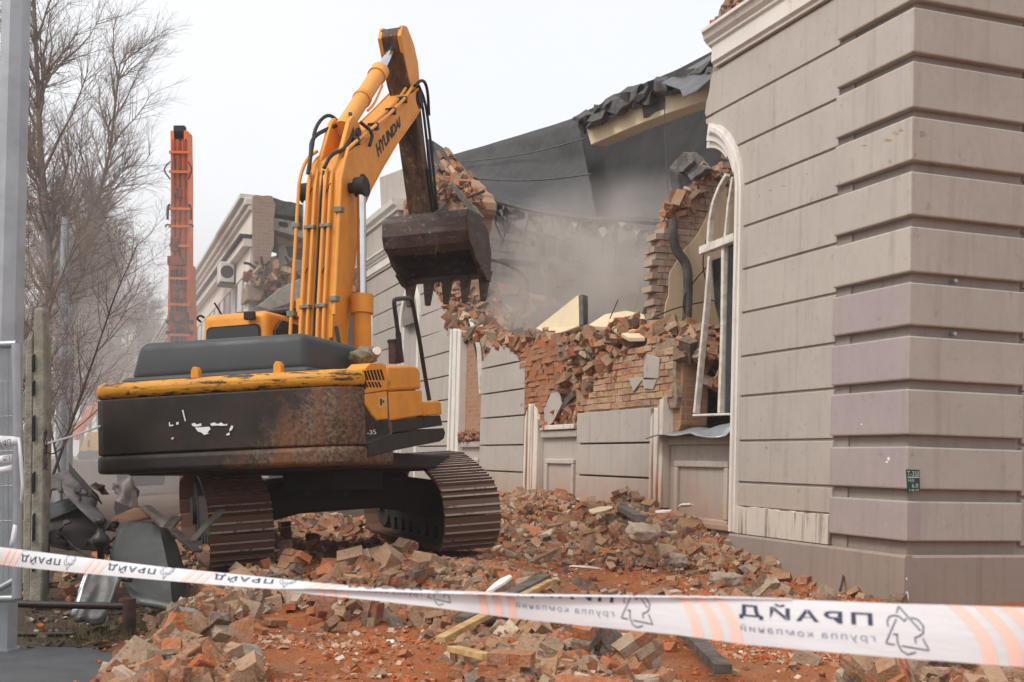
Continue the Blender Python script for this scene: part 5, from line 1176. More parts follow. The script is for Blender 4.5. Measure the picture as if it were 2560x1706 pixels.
# arm
ar = [(1.72, 7.36), (1.78, 7.50), (1.95, 7.54), (2.20, 7.36), (2.36, 7.16), (2.42, 6.78), (2.56, 6.2), (2.70, 5.7), (2.96, 4.82), (3.06, 4.45), (2.98, 4.36), (2.84, 4.40), (2.70, 4.95), (2.55, 5.42), (2.38, 5.95), (2.24, 6.40), (1.96, 6.74)]
ARM = MB().prism(ar, YZ, -.17, .17).build('arm', M['arm_dirty'], EX, True, .015, 2, angle=25); fix_normals(ARM)
for sx_ in (-.155, .155):
    m = MB().prism([(1.70, 7.34), (1.80, 7.53), (1.97, 7.57), (2.24, 7.39), (2.39, 7.16), (2.44, 6.75), (2.10, 6.66), (1.98, 6.80)], YZ, sx_ - .03, sx_ + .03); o = m.build('arm_head_plate', M['yellow'], ARM, bevel=.008); fix_normals(o)
MB().disc((0, 2.28, 6.58), (1, 0, 0), .11, .5).build('pin', M['dark_metal'], ARM, True)
for dx, pts in ((.20, [(2.28, 6.78), (2.48, 6.55), (2.62, 6.0), (2.80, 5.3), (2.9, 5.0)]), (.235, [(2.25, 6.76), (2.52, 6.6), (2.70, 6.0), (2.84, 5.3), (2.92, 4.9)]), (.19, [(2.62, 5.6), (2.76, 5.15), (2.95, 4.7)])):
    MB().tube([(dx, a, b) for a, b in pts], .022, 8).build('hydraulic_hose', M['rubber'], ARM, True)
BCY = MB().tube([(0, 2.72, 6.05), (0, 3.08, 4.95)], .09, 14).build('bucket_cylinder', M['dark_metal'], EX, True)
MB().tube([(0, 3.08, 4.95), (0, 3.12, 4.75)], .05, 12).build('piston_rod', M['chrome'], BCY, True)
for sx_ in (-.24, .24):
    MB().obox((sx_, 2.90, 4.62), (sx_, 3.14, 4.84), .05, .10, (1, 0, 0)).build('bucket_link', M['dark_metal'], EX, bevel=.015)
# bucket
BX0, BX1 = -.54, .80
sh = [(2.80, 4.36), (2.63, 4.44), (2.58, 4.60), (2.60, 4.80), (2.70, 4.92), (3.25, 4.95), (3.60, 4.76), (3.72, 4.42), (3.66, 4.16), (3.60, 4.08)]
m = MB(); th_ = .03
P = [[(x_, a, b) for a, b in sh] for x_ in np.linspace(BX0, BX1, 5)]
BK = MB().grid(P).build('bucket', M['bucket'], EX, False, solid=.045)
for x_ in (BX0, BX1):
    pl = sh + [(3.42, 4.06), (3.15, 4.12), (2.92, 4.22)]
    m = MB().prism(pl, YZ, x_ - .03, x_ + .03); o = m.build('side_plate', M['bucket'], BK, bevel=.008); fix_normals(o)
    m = MB().prism([(3.70, 4.15), (3.56, 3.95), (3.38, 3.97), (3.12, 4.10), (3.18, 4.18), (3.48, 4.12)], YZ, x_ - .05, x_ + .05); o = m.build('side_cutter', M['bucket'], BK, bevel=.008); fix_normals(o)
MB().obox((BX0, 3.58, 4.07), (BX1, 3.58, 4.07), .16, .08).build('cutting_edge', M['bucket'], BK, bevel=.01)
MB().obox((BX0, 2.61, 4.60), (BX1, 2.61, 4.60), .03, .05).build('wear_strip', M['bucket'], BK, bevel=.01)
for k in range(5):
    x_ = BX0 + .05 + (BX1 - BX0 - .1) * k / 4
    m = MB().add([(x_ - .085, 3.66, 4.12), (x_ + .085, 3.66, 4.12), (x_ + .085, 3.48, 4.10), (x_ - .085, 3.48, 4.10), (x_ - .04, 3.50, 3.64), (x_ + .04, 3.50, 3.64), (x_ + .04, 3.42, 3.64), (x_ - .04, 3.42, 3.64)], [(0, 3, 2, 1), (4, 5, 6, 7), (0, 1, 5, 4), (1, 2, 6, 5), (2, 3, 7, 6), (3, 0, 4, 7)])
    o = m.build('bucket_tooth', M['bucket'], BK, bevel=.015, seg=2); fix_normals(o)
for x_ in (-.12, .30):
    m = MB().prism([(2.64, 4.55), (2.60, 4.75), (2.75, 4.98), (3.0, 5.14), (3.2, 5.05), (3.16, 4.72), (2.96, 4.36), (2.80, 4.36)], YZ, x_ - .03, x_ + .03); o = m.build('bucket_lug', M['bucket'], BK, bevel=.01); fix_normals(o)
MB().tube([(.30, 2.62, 4.7), (.36, 2.55, 4.45), (.30, 2.55, 4.25)], .010, 5).build('bent_wire', M['rust_pipe'], BK)
# undercarriage: its own heading, parallel to the building
TF = np.array([-.3345, .9424, .0]); TR = np.array([.9424, .3345, .082]); TR /= np.linalg.norm(TR); TU = np.cross(TR, TF); TF = np.cross(TU, TR)
TC = np.array([-2.45, 16.2, .435])
Minv = np.array([ER, EF, EU])
def tl3(r_, f_, u_): return Minv @ (TC + TR * r_ + TF * f_ + TU * u_ - EC)
RTm = Minv @ np.stack([TR, TF, TU], 1)
sm = MB()
W2 = .36
sm.box((-W2, -.098, -.012), (W2, .098, .012))
for y_ in (-.085, .012): sm.box((-W2, y_ - .012, .012), (W2, y_ + .012, .052))
SHOE = sm.mesh('track_shoe'); SHOE.materials.append(M['shoe']); SHOE.materials.append(M['grouser'])
for p_ in SHOE.polygons:
    if p_.index >= 6 and abs(p_.normal.z) > .5: p_.material_index = 1
bolt = MB()
for x_ in (-.09, .09):
    for y_ in (-.04, .04): bolt.box((x_ - .03, y_ - .016, .012), (x_ + .03, y_ + .016, .020))
AX = 1.80
def track_path():
    pts = []
    for t_ in np.linspace(-math.pi / 2, -math.pi * 1.42, 14): pts.append((-AX + .40 * math.cos(t_), .42 + .40 * math.sin(t_)))   # rear wheel, bottom -> back -> top
    pts += [(-1.35, .98), (-.8, 1.10), (-.2, 1.12), (.5, 1.06), (1.2, 1.03)]
    for t_ in np.linspace(math.pi / 2, -math.pi / 2, 14): pts.append((AX + .47 * math.cos(t_), .49 + .47 * math.sin(t_)))
    return np.array(pts)
TPATH = track_path(); TPATH = np.vstack([TPATH, TPATH[:1]]); TL = np.concatenate([[0], np.cumsum(np.linalg.norm(np.diff(TPATH, axis=0), axis=1))]); NS = int(TL[-1] / .2)
def on_path(q): q = q % TL[-1]; return np.array([np.interp(q, TL, TPATH[:, 0]), np.interp(q, TL, TPATH[:, 1])])
for side in (-1, 1):
    rc = side * 1.375
    fm = MB()
    def bx(f0, f1, u0, u1, w): 
        V = [tl3(rc + a, f_, u_) for a in (-w, w) for f_, u_ in ((f0, u0), (f1, u0), (f1, u1), (f0, u1))]
        fm.add(V, [(0, 1, 2, 3), (7, 6, 5, 4), (0, 4, 5, 1), (1, 5, 6, 2), (2, 6, 7, 3), (3, 7, 4, 0)])
    bx(-1.55, 1.55, .22, .72, .16)
    TRK = fm.build('track', M['dark_metal'], EX, bevel=.02); fix_normals(TRK)
    for fpos, nm, wr_, wz_ in ((-AX, 'sprocket', .36, .42), (AX, 'idler', .43, .49)):
        c_ = tl3(rc, fpos, wz_); MB().disc(c_, RTm[:, 0], wr_, .34, 26).build(nm, M['dark_metal'], TRK, True)
        MB().disc(c_, RTm[:, 0], .20, .46, 20).build('final_drive', M['dark_metal'], TRK, True)
    for k in range(7): MB().disc(tl3(rc, -1.3 + k * .43, .17), RTm[:, 0], .13, .30, 14).build('track_roller', M['dark_metal'], TRK, True)
    for k in range(NS):
        q = (k + .5) * TL[-1] / NS; f_, u_ = on_path(q); tg_ = on_path(q + .06) - on_path(q - .06); tg_ /= np.linalg.norm(tg_); nf, nz = -tg_[1], tg_[0]
        zax = RTm[:, 1] * nf + RTm[:, 2] * nz; xax = RTm[:, 0]; yax = np.cross(zax, xax)
        o = bpy.data.objects.new('track_shoe', SHOE); COL.objects.link(o); o.parent = TRK
        p = tl3(rc, f_, u_); o.matrix_local = Matrix(((xax[0], yax[0], zax[0], p[0]), (xax[1], yax[1], zax[1], p[1]), (xax[2], yax[2], zax[2], p[2]), (0, 0, 0, 1)))
    # bolt rows on the pads, one part per track
    bmx = MB()
    for ob in [c for c in bpy.data.objects if c.parent == TRK and c.name.startswith('track_shoe')]:
        mt = np.array(ob.matrix_local); bmx.add([(mt @ np.array([*v, 1]))[:3] for v in bolt.v], bolt.f)
    bmx.build('pad_bolts', M['dark'], TRK)
cb = MB()
pl = [(-1.35, .30), (-1.0, .40), (-.5, .50), (.5, .50), (1.0, .40), (1.35, .30), (1.35, .80), (.7, .92), (-.7, .92), (-1.35, .80)]
V = [tl3(a, f_, b) for f_ in (-.95, .95) for a, b in pl]; n = len(pl)
cb.add(V, [tuple(range(n)), tuple(range(n, 2 * n))[::-1]] + [(i, (i + 1) % n, n + (i + 1) % n, n + i) for i in range(n)])
o = cb.build('car_body', M['dark_metal'], EX, bevel=.03); fix_normals(o)

# ------------------------------------------------------------------ orange high reach machine standing further back
M['orange_paint'] = paint('orange_paint', (.90, .19, .035), (.12, .05, .03), .66, 4, .5, (.3, .07, .03), .5)
M['orange_dark'] = paint('orange_dark', (.34, .055, .02), (.05, .03, .025), .5, 3, .6, (.06, .03, .025), .9)
M['orange_pipe'] = simple('orange_pipe', (.75, .15, .035), (.5, .1, .03), 3, .6)
YH = 47.0
b0 = at(412, 1000, YH); HRM = thing('high_reach_excavator', 'orange high reach demolition machine with its upright boom beside the far wing', 'excavator', (b0[0], b0[1], .3))
def hz(x, y, dy=0.0): q = at(x, y, YH + dy) - np.array([b0[0], b0[1], .3]); return q
def mast(pix, dep, mat, name, parent=None):
    q = [hz(x, y) for x, y in pix]; m = MB().add(q + [p + np.array([0, dep, 0]) for p in q], [tuple(range(len(q))), tuple(range(len(q), 2 * len(q)))[::-1]] + [(i, (i + 1) % len(q), len(q) + (i + 1) % len(q), len(q) + i) for i in range(len(q))])
    o = m.build(name, mat, parent or HRM, bevel=.03); fix_normals(o); return o
mast([(391, 300), (431, 300), (433, 420), (433, 610), (391, 610), (392, 420)], .75, M['orange_paint'], 'upper_boom')
mast([(387, 605), (436, 605), (440, 780), (440, 870), (382, 870), (384, 780)], .9, M['orange_paint'], 'lower_boom')
mast([(398, 288), (424, 288), (424, 325), (398, 325)], .3, M['dark_metal'], 'boom_head')
for i, x in enumerate((396, 402, 408, 414, 420, 427)):
    m = MB().tube([hz(x, 320, -.06), hz(x + .5, 450, -.06), hz(x - .3, 600, -.06)], .035, 6); m.build('hydraulic_pipe', M['orange_dark'] if i % 2 else M['orange_pipe'], HRM, True)
    m = MB().tube([hz(x - 2, 620, -.08), hz(x - 1, 700, -.1), hz(x - 2, 860, -.08)], .045, 6); m.build('hydraulic_pipe', M['orange_dark'] if i % 2 else M['dark_metal'], HRM, True)
for y0, y1, x0, x1 in ((590, 612, 388, 430), (655, 690, 398, 428), (715, 760, 392, 436), (430, 455, 402, 420), (545, 580, 395, 412)):
    hb = mast([(x0, y0), (x1, y0 + 4), (x1, y1), (x0, y1)], .2, M['orange_dark'], 'hose_bundle'); hb.location.y = -.24
for y in (350, 395, 480, 520, 565, 640, 700, 770):
    m = MB().obox(hz(389, y, -.1), hz(437, y + 1, -.1), .10, .10); m.build('boom_rib', M['orange_paint'], HRM)
for x0, x1 in ((391, 378), (433, 440)):
    m = MB().tube([hz(x0, 372, -.1), hz(x1, 385, -.2), hz(x1, 395, -.2), hz(x0, 412, -.1)], .03, 6); m.build('hydraulic_hose', M['rubber'], HRM, True)
for x0, x1 in ((391, 386), (433, 438)):
    m = MB().tube([hz(x0, 472), hz(x1, 472), hz(x1 + (1 if x1 > 420 else -1), 505)], .05, 6); m.build('side_guard', M['dark_metal'], HRM)
    m = MB().tube([hz(x0, 517), hz(x1 + (5 if x1 > 420 else -5), 517), hz(x1 + (5 if x1 > 420 else -5), 522)], .035, 6); m.build('work_lamp', M['dark_metal'], HRM)
for x0 in (386, 437):
    for y in (740, 765): m = MB().obox(hz(x0 - 4, y), hz(x0 + 6, y), .2, .14); m.build('lug', M['dark_metal'], HRM, bevel=.02)
MB().box((-1.6, -.5, 1.2), (1.6, 3.2, 2.6)).build('engine_house', M['orange_paint'], HRM, bevel=.1)
MB().box((-1.6, -1.0, 1.25), (-.7, .6, 3.0)).build('cab', M['orange_paint'], HRM, bevel=.1)
for sx_ in (-1.4, 1.4):
    MB().prism([(-2.2, .45), (-2.0, .05), (2.0, .05), (2.2, .45), (2.0, .95), (-2.0, .95)], YZ, sx_ - .3, sx_ + .3).build('track', M['dark_metal'], HRM, bevel=.05)
MB().box((-1.0, -1, .6), (1.0, 1.2, 1.25)).build('car_body', M['dark_metal'], HRM)

# small machine working far off at the left
YF = 62.0
b1 = at(190, 1040, YF); FM = thing('distant_excavator', 'small hazy orange and yellow excavator far off behind the concrete post', 'excavator', (b1[0], b1[1], 0))
fz = lambda x, y, dy=0.0: at(x, y, YF + dy) - np.array([b1[0], b1[1], 0])
def fpoly(pix, dep, mat, name):
    q = [fz(x, y) for x, y in pix]; n = len(q); m = MB().add(q + [p + np.array([0, dep, 0]) for p in q], [tuple(range(n)), tuple(range(n, 2 * n))[::-1]] + [(i, (i + 1) % n, n + (i + 1) % n, n + i) for i in range(n)])
    o = m.build(name, mat, FM, bevel=.03); fix_normals(o)
M['far_yellow'] = simple('far_yellow', (.72, .42, .06), (.6, .33, .05), 3, .6)
fpoly([(160, 1000), (170, 985), (205, 935), (218, 925), (225, 935), (185, 990), (172, 1012)], .6, M['orange_paint'], 'boom')
fpoly([(182, 1035), (200, 995), (240, 990), (244, 1035)], 2.0, M['far_yellow'], 'cab')
fpoly([(202, 1012), (207, 1010), (207, 1028), (201, 1028)], -.05, M['cab_glass'], 'window')
fpoly([(176, 1048), (182, 1037), (250, 1036), (254, 1048), (248, 1056), (182, 1057)], 2.4, M['dark_metal'], 'track')

# ------------------------------------------------------------------ projecting wing further along, its near end torn open
DWG = 4.0
WNG = thing('office_wing', 'pale far wing with heavy cornices, tall pilasters and a torn open end', 'building', mw=MW)
wz = lambda y, x=578: wl_(x, y, DWG)[2]
S0 = wl_(578, 500, DWG)[0]
zt, z1, z2, z3_, z4 = wz(447), wz(473), wz(538), wz(566), wz(617)
M['wing'] = plaster('wing', (.74, .68, .60), stain=(.45, .40, .34), reddust=.1, streak=.25)
M['wing_grey'] = plaster('wing_grey', (.66, .65, .63), stain=(.3, .28, .26), reddust=.1, streak=.4)
def wbox(name, s0, s1, d0, d1, a, b, mat, bevel=.02): return MB().box((s0, d0, a), (s1, d1, b)).build(name, M[mat], WNG, bevel=bevel, seg=1)
LEN = 75
wbox('attic_wall', S0, S0 + LEN, DWG - .5, DWG, z2, z1, 'wing')
wbox('top_cornice', S0 - .05, S0 + LEN, DWG - .6, DWG + .25, z1, zt - .18, 'wing'); wbox('roof_edge', S0 + .15, S0 + LEN, DWG - .6, DWG + .40, zt - .175, zt, 'wing_grey')
wbox('moulding', S0 - .03, S0 + LEN, DWG - .5, DWG + .12, z1 - .18, z1 - .004, 'wing')
wbox('cornice_shelf', S0 - .08, S0 + LEN, DWG - .5, DWG + .40, z2 - .14, z2 - .003, 'bitumen'); wbox('cornice', S0 - .06, S0 + LEN, DWG - .5, DWG + .28, z3_, z2 - .144, 'wing')
wbox('frieze', S0, S0 + LEN, DWG - .5, DWG + .03, z4, z3_ - .003, 'wing')
wbox('wall_back', S0 + .4, S0 + LEN, DWG - .9, DWG - .45, 0, z4 - .003, 'wing_grey', 0)
n_p = 24; pw = 2.05
for k in range(n_p):
    s_ = S0 + .25 + k * pw
    wbox('pilaster', s_, s_ + 1.2, DWG - .45, DWG, 0, z4 - .003, 'wing_grey')
    wbox('window', s_ + 1.2, s_ + pw, DWG - .44, DWG - .36, z4 - 2.6, z4 - .35, 'cab_glass', 0)
    wbox('window_lintel', s_ + 1.2, s_ + pw, DWG - .44, DWG - .2, z4 - .345, z4 - .004, 'wing_grey', 0)
# torn end: brick pier, hollow slab, rooms
def wl4(x, y, dd): 
    r = ray(x, y); q = C0 + DW * (S0 + dd); t_ = ((q - EYE) @ DW) / (r @ DW); p = EYE + r * t_; return ((p - q) @ NO, p[2])
def wend(name, pix, dd, th, mat, bevel=.02):
    pl = [wl4(x, y, dd) for x, y in pix]; m = MB().prism(pl, lambda p, t: (t, p[0], p[1]), S0 + dd, S0 + dd + th); o = m.build(name, M[mat], WNG, bevel=bevel, seg=1); fix_normals(o); return o
M['brick_dusty'] = brickwork('brick_dusty', (.33, .20, .145), (.37, .26, .195), (.38, .34, .30), (.36, .28, .225))
wend('brick_pier', rp([(579, 449), (625, 450), (632, 470), (630, 560), (622, 600), (600, 610), (583, 600)], 2, 4, 2) + [(580, 560)], -.12, 1.4, 'brick_dusty')
for k in range(3):
    x0 = 658 + 26 * k
wend('floor_slab', [(628, 500), (735, 520), (735, 560), (628, 528)], .3, 4, 'concrete')
for x0, y0 in ((652, 514), (684, 520), (712, 526)): wend('slab_hole', [(x0 - 10, y0 - 5), (x0 + 8, y0 - 2), (x0 + 11, y0 + 4), (x0 + 8, y0 + 9), (x0 - 9, y0 + 6), (x0 - 12, y0)], .27, .05, 'dark', 0)
wend('roof_slab', rp([(626, 455), (655, 462), (690, 470), (740, 476)], 2, 3, 4) + [(740, 505), (628, 492)], .2, 4, 'concrete_dark')
wend('inner_wall', [(585, 600), (740, 560), (740, 900), (585, 900)], 5.5, .3, 'concrete')
wend('inner_wall', [(628, 528), (700, 545), (700, 570), (640, 560)], 1.2, .3, 'inner_wall')
wend('hanging_slab', [(640, 565), (655, 562), (665, 600), (655, 625), (638, 610)], .8, .4, 'concrete')
wend('wall_stub', [(580, 600), (592, 600), (594, 720), (578, 725)], .0, 1.0, 'concrete')
wend('brick_lump', rp([(566, 655), (600, 648), (606, 668), (600, 690), (566, 690)], 2, 3, 6), -.4, 1.5, 'brick_dusty')
wend('tipped_slab', [(590, 705), (640, 665), (690, 640), (700, 650), (690, 690), (620, 712)], -.8, .4, 'concrete')
wend('wall_stub', [(660, 615), (672, 612), (674, 660), (658, 665)], .6, .5, 'inner_wall')
for pts in ([(560, 605), (575, 606), (600, 630), (618, 650)], [(640, 625), (672, 600)], [(655, 590), (676, 625), (690, 640)], [(600, 590), (604, 620)]):
    MB().tube([(S0 - .3, *wl4(x, y, -.3)) for x, y in pts], .05, 5).build('bent_rebar', M['rust_pipe'], WNG)
def wr(n):
    return np.stack([S0 - .6 + RNG.random(n) * 2.0, DWG - RNG.random(n) * 5.5, wl4(620, 700, 0)[1] + RNG.random(n) * 1.3 + .0], -1)
v = pieces(wr(420), sizes(420)[0] * 1.6, np.full(420, .25), .7); stuff_mesh('rubble_in_wing', v, M['rubble'], 'broken brick lying in the torn end of the far wing', parent=WNG)
# air conditioner on the wing
q = wl_(522, 630, DWG + .3); AU = thing('air_conditioner', 'boxy white air conditioner unit hung high on the far wing', 'air conditioner', mw=MW)
MB().box((q[0] - .55, DWG + .1, q[2] - .38), (q[0] + .55, DWG + .62, q[2] + .38)).build('casing', M['pvc'], AU, bevel=.03)
MB().disc((q[0] - .56, DWG + .36, q[2]), (1, 0, 0), .24, .02).build('fan_grille', M['dark'], AU)
MB().box((q[0] - .6, DWG + .02, q[2] - .44), (q[0] + .6, DWG + .6, q[2] - .385)).build('bracket', M['black_iron'], AU)

# ------------------------------------------------------------------ left edge: mast, gate, fence post, pipe rail
def tube_thing(name, label, cat, pts, rad, mat, n=12, group=None):
    o = MB().tube(pts, rad, n).build(name, mat, None, True); return tag(o, label, cat, group)
LP = thing('lamp_mast', 'tall grey galvanised mast at the left edge', 'mast', (0, 0, 0))
a = at(38, 0, 9.6); b = at(8, 1180, 9.6); dirv = (a - b) / np.linalg.norm(a - b)
p0 = b - dirv * (b[2] / dirv[2]); p1 = a + dirv * 3
MB().tube([p0, p1], [.135, .105], 8).build('shaft', M['galv'], LP)
MB().tube([p0, p0 + np.array([0, 0, .03])], .155, 8).build('base_plate', M['galv'], LP)
GT = thing('mesh_gate', 'galvanised wire mesh gate panel in front of the mast', 'gate')
YG = 9.2
gt = lambda x, y: at(x, y, YG)
for pts, nm, r_ in (([(37, 790), (42, 1080), (38, 1375)], 'upright', .038), ([(-60, 795), (38, 791)], 'rail', .03), ([(-60, 1385), (40, 1330)], 'brace', .026), ([(-60, 1378), (38, 1375)], 'rail', .03)):
    MB().tube([gt(*p) for p in pts], r_, 10).build(nm, M['galv'], GT, True)
for y in (880, 960, 1040, 1120, 1200, 1290): MB().tube([gt(-60, y), gt(40, y - 4)], .004, 4).build('wire', M['galv'], GT)
for x in (-30, -18, -6, 6, 18, 29): MB().tube([gt(x, 795), gt(x + 1, 1375)], .004, 4).build('wire', M['galv'], GT)
m = MB().add([gt(-80, 800), gt(34, 800), gt(35, 1370), gt(-80, 1372)], [(0, 1, 2, 3)])
for v in m.v: pass
o = m.build('sheet_panel', M['galv'], GT, solid=.01); o.location.y = .12
# concrete fence post with slots
CPT = thing('concrete_post', 'weathered slotted concrete fence post left of the excavator', 'post')
YP = 12.0
def cp(x, y, dy=0): return at(x, y, YP + dy)
def postpoly(pix, dep, mat, name, dy=0, parent=None, bevel=.015):
    q = [cp(x, y, dy) for x, y in pix]; n = len(q); m = MB().add(q + [p + np.array([0, dep, 0]) for p in q], [tuple(range(n)), tuple(range(n, 2 * n))[::-1]] + [(i, (i + 1) % n, n + (i + 1) % n, n + i) for i in range(n)])
    o = m.build(name, mat, parent or CPT, bevel=bevel, seg=1); fix_normals(o); return o
postpoly([(78, 712), (88, 705), (101, 710), (103, 900), (100, 1150), (96, 1385), (66, 1388), (72, 1150), (76, 900)], .16, M['concrete_old'], 'shaft')
postpoly([(60, 790), (76, 760), (76, 1000), (70, 1380), (52, 1385), (54, 1000)], .5, M['concrete_old'], 'side_web', .06)
for y0, y1 in ((880, 905), (960, 1010), (1090, 1130), (1185, 1240), (1280, 1310), (820, 850)): postpoly([(74, y0), (79, y0 - 6), (79, y1), (73, y1 + 5)], .03, M['dark'], 'slot', -.02, None, 0)
FP = thing('concrete_fence', 'old slatted concrete fence slab leaning behind the post', 'fence')
for k, (y0, y1) in enumerate(((770, 870), (880, 960), (968, 1050), (1058, 1140))):
    postpoly([(50, y0 + 25), (72, y0 - 12), (72, y1 - 14), (50, y1 + 10)], .12, M['concrete_old'], 'slab', .7, FP)
postpoly([(46, 1200), (74, 1180), (74, 1340), (46, 1345)], .15, M['concrete_old'], 'slab', .7, FP)
# wire tangle and rope
WT = thing('wire_tangle', 'rusty wire tangle hanging on the concrete post', 'wire')
rg = random.Random(3)
for k in range(4):
    pts = [cp(104 + 4 * math.sin(i * 1.4 + k) + rg.uniform(-2, 2), 990 + i * 9 + 3 * math.cos(i * 2 + k), -.05 + .03 * math.sin(i + k)) for i in range(11)]
    MB().tube(pts, .006, 4).build('strand', M['rust_pipe'], WT)
MB().tube([cp(108, 1040), cp(120, 1045), cp(135, 1035), cp(147, 1027)], .007, 4).build('strand', M['rust_pipe'], WT)
a = cp(104, 1020); b = np.array(EC + ER * -1.5 + EF * -2.9 + EU * 1.62)
tube_thing('rope', 'thin white rope from the concrete post to the excavator', 'rope', [a, a * .7 + b * .3 - [0, 0, .02], a * .3 + b * .7 - [0, 0, .02], b], .011, M['pvc'], 6)
# low pipe rail
PR = thing('pipe_rail', 'low black pipe rail beside the asphalt with a rusty end post', 'railing')
YR = 10.4
pr = lambda x, y: at(x, y, YR)
MB().tube([pr(-60, 1385), pr(120, 1390), pr(296, 1394)], .032, 10).build('rail', M['black_iron'], PR, True)
MB().tube([pr(-60, 1456), pr(60, 1458), pr(172, 1457)], .022, 10).build('rail', M['black_iron'], PR, True)
MB().tube([pr(297, 1376), pr(297, 1475)], .055, 14).build('post', M['rust_pipe'], PR, True)
# iron fence spindle with finials
SP = thing('iron_spindle', 'black iron fence spindle with round finials among the bent sheets', 'fence post')
q0 = at(231, 1330, 11.2); ys = [(1330, .03), (1262, .03), (1258, .05), (1250, .075), (1242, .085), (1232, .07), (1226, .04), (1215, .028), (1208, .03), (1203, .05), (1198, .055), (1193, .05), (1188, .02)]
MB().tube([at(231, y, 11.2) for y, r_ in ys], [r_ for y, r_ in ys], 14).build('spindle', M['black_iron'], SP, 'all')
MB().tube([at(205, 1318, 11.4), at(300, 1332, 11.1)], .03, 8).build('crossbar', M['black_iron'], SP, True)

# ------------------------------------------------------------------ bent roofing sheets
def sheet(name, label, cat, pts, mat, n=10, bend=.06, th=.012, seed=0):
    """four sides given as pixel+distance corner points; the surface between them is buckled"""
    a, b, c, d = [at(*p) for p in pts]; P = []
    for i in range(n + 1):
        u = i / n; row = []
        for j in range(n + 1):
            v = j / n; p = (a * (1 - u) + b * u) * (1 - v) + (d * (1 - u) + c * u) * v
            k = (float(fbm(np.array(u * 3.), np.array(v * 3.), 1, 3, seed)) - .45) * bend * 3 + bend * math.sin(u * 2.6 + seed)
            row.append(p + np.array([k * .4, k, k * .5]))
        P.append(row)
    o = MB().grid(P).build(name, mat, None, 'all', solid=th); return tag(o, label, cat)
def polysheet(label, verts, faces, mat, th=.014, name='metal_sheet', cat='metal sheet'):
    m = MB().add([at(*v) for v in verts], faces); bm = bmesh.new(); me = m.mesh(name); bm.from_mesh(me); bmesh.ops.triangulate(bm, faces=bm.faces); bmesh.ops.subdivide_edges(bm, edges=bm.edges[:], cuts=3, use_grid_fill=True)
    from mathutils import noise as Nn
    for v in bm.verts: k_ = Nn.noise(v.co * 2.2) * .035 + Nn.noise(v.co * 6) * .012; v.co.y += k_; v.co.z += k_ * .3
    bm.to_mesh(me); bm.free(); o = link(name, me, mat, None, True, solid=th, angle=22); return tag(o, label, cat)
polysheet('large dark bent roofing sheet standing beside the spindle', [(275, 1204, 12.3), (296, 1199, 12.15), (285, 1300, 11.6), (251, 1285, 11.8), (355, 1200, 12.1), (366, 1210, 12.0), (390, 1330, 11.35), (397, 1405, 11.0), (311, 1386, 11.1), (276, 1330, 11.4), (387, 1217, 12.3), (406, 1247, 12.2), (433, 1340, 11.7), (436, 1404, 11.3), (415, 1424, 11.0)],
          [(0, 1, 2, 3), (1, 4, 5, 6, 7, 8, 9, 2), (5, 10, 11, 12, 13, 14, 7, 6)], M['metal_sheet'])
sheet('metal_sheet', 'dark narrow sheet leaning over the low pipe rail', 'metal sheet', [(205, 1300, 10.9), (292, 1308, 10.8), (248, 1425, 10.5), (160, 1432, 10.5)], M['metal_sheet'], bend=.04, seed=2)
sheet('metal_sheet', 'pale edge strip beside the dark narrow sheet', 'metal sheet', [(196, 1318, 10.7), (206, 1312, 10.7), (180, 1410, 10.45), (160, 1418, 10.45)], M['galv'], bend=.02, seed=3)
polysheet('long brown gutter sheet sloping down to the spindle', [(142, 1110, 13.6), (160, 1081, 13.9), (226, 1151, 13.4), (222, 1165, 13.2), (266, 1222, 12.7), (228, 1216, 12.5), (148, 1131, 13.2)], [(0, 1, 2, 3, 4, 5, 6)], M['metal_brown'])
polysheet('upright dark fin along the long brown gutter sheet', [(159, 1064, 13.9), (160, 1084, 13.8), (236, 1158, 13.3), (226, 1138, 13.5)], [(0, 1, 2, 3)], M['dark_metal'])
sheet('metal_sheet', 'curled pale sheet end beside the concrete post', 'metal sheet', [(100, 1100, 13.6), (155, 1090, 13.9), (150, 1140, 13.4), (108, 1130, 13.3)], M['metal_brown'], bend=.08, seed=6)
sheet('metal_sheet', 'wide black sheet lying in front of the concrete post', 'metal sheet', [(102, 1165, 13.4), (200, 1140, 13.7), (260, 1270, 12.5), (104, 1265, 12.0)], M['dark_metal'], bend=.05, seed=7)
sheet('metal_sheet', 'flat grey sheet edge lying by the concrete post', 'metal sheet', [(102, 1162, 13.1), (180, 1143, 13.4), (190, 1165, 13.2), (104, 1200, 12.8)], M['metal_sheet'], bend=.03, seed=9)
sheet('metal_sheet', 'brown curved sheet standing behind the counterweight', 'metal sheet', [(262, 1108, 14.6), (306, 1090, 14.4), (312, 1170, 14.2), (280, 1160, 14.3)], M['metal_brown'], bend=.10, seed=10)
sheet('metal_sheet', 'small dark triangle of sheet below the curved one', 'metal sheet', [(266, 1150, 14.2), (310, 1172, 14.0), (302, 1185, 13.9), (268, 1185, 13.9)], M['dark_metal'], bend=.02, seed=11)
sheet('board', 'orange brown board lying behind the bent sheets', 'board', [(255, 1190, 13.4), (320, 1165, 13.9), (345, 1195, 13.4), (262, 1205, 13.0)], simple('rust_board', (.27, .135, .075), (.2, .1, .06), 5, .9), bend=.02, seed=12)
def bar_thing(label, a, b, w, h, mat, name='slat', cat='slat'):
    o = MB().obox(at(*a), at(*b), w, h).build(name, mat, None, bevel=.006); return tag(o, label, cat)
rg = random.Random(41)
SCL = ['on the pile of bent sheets beside the post', 'wedged under the long brown gutter sheet', 'curled up behind the black spindle', 'lying flat below the curved brown sheet', 'sticking out left of the spindle', 'bent upright near the concrete post foot', 'twisted between post and spindle', 'draped over the wide black sheet', 'resting on the dirt in front of the scrap']
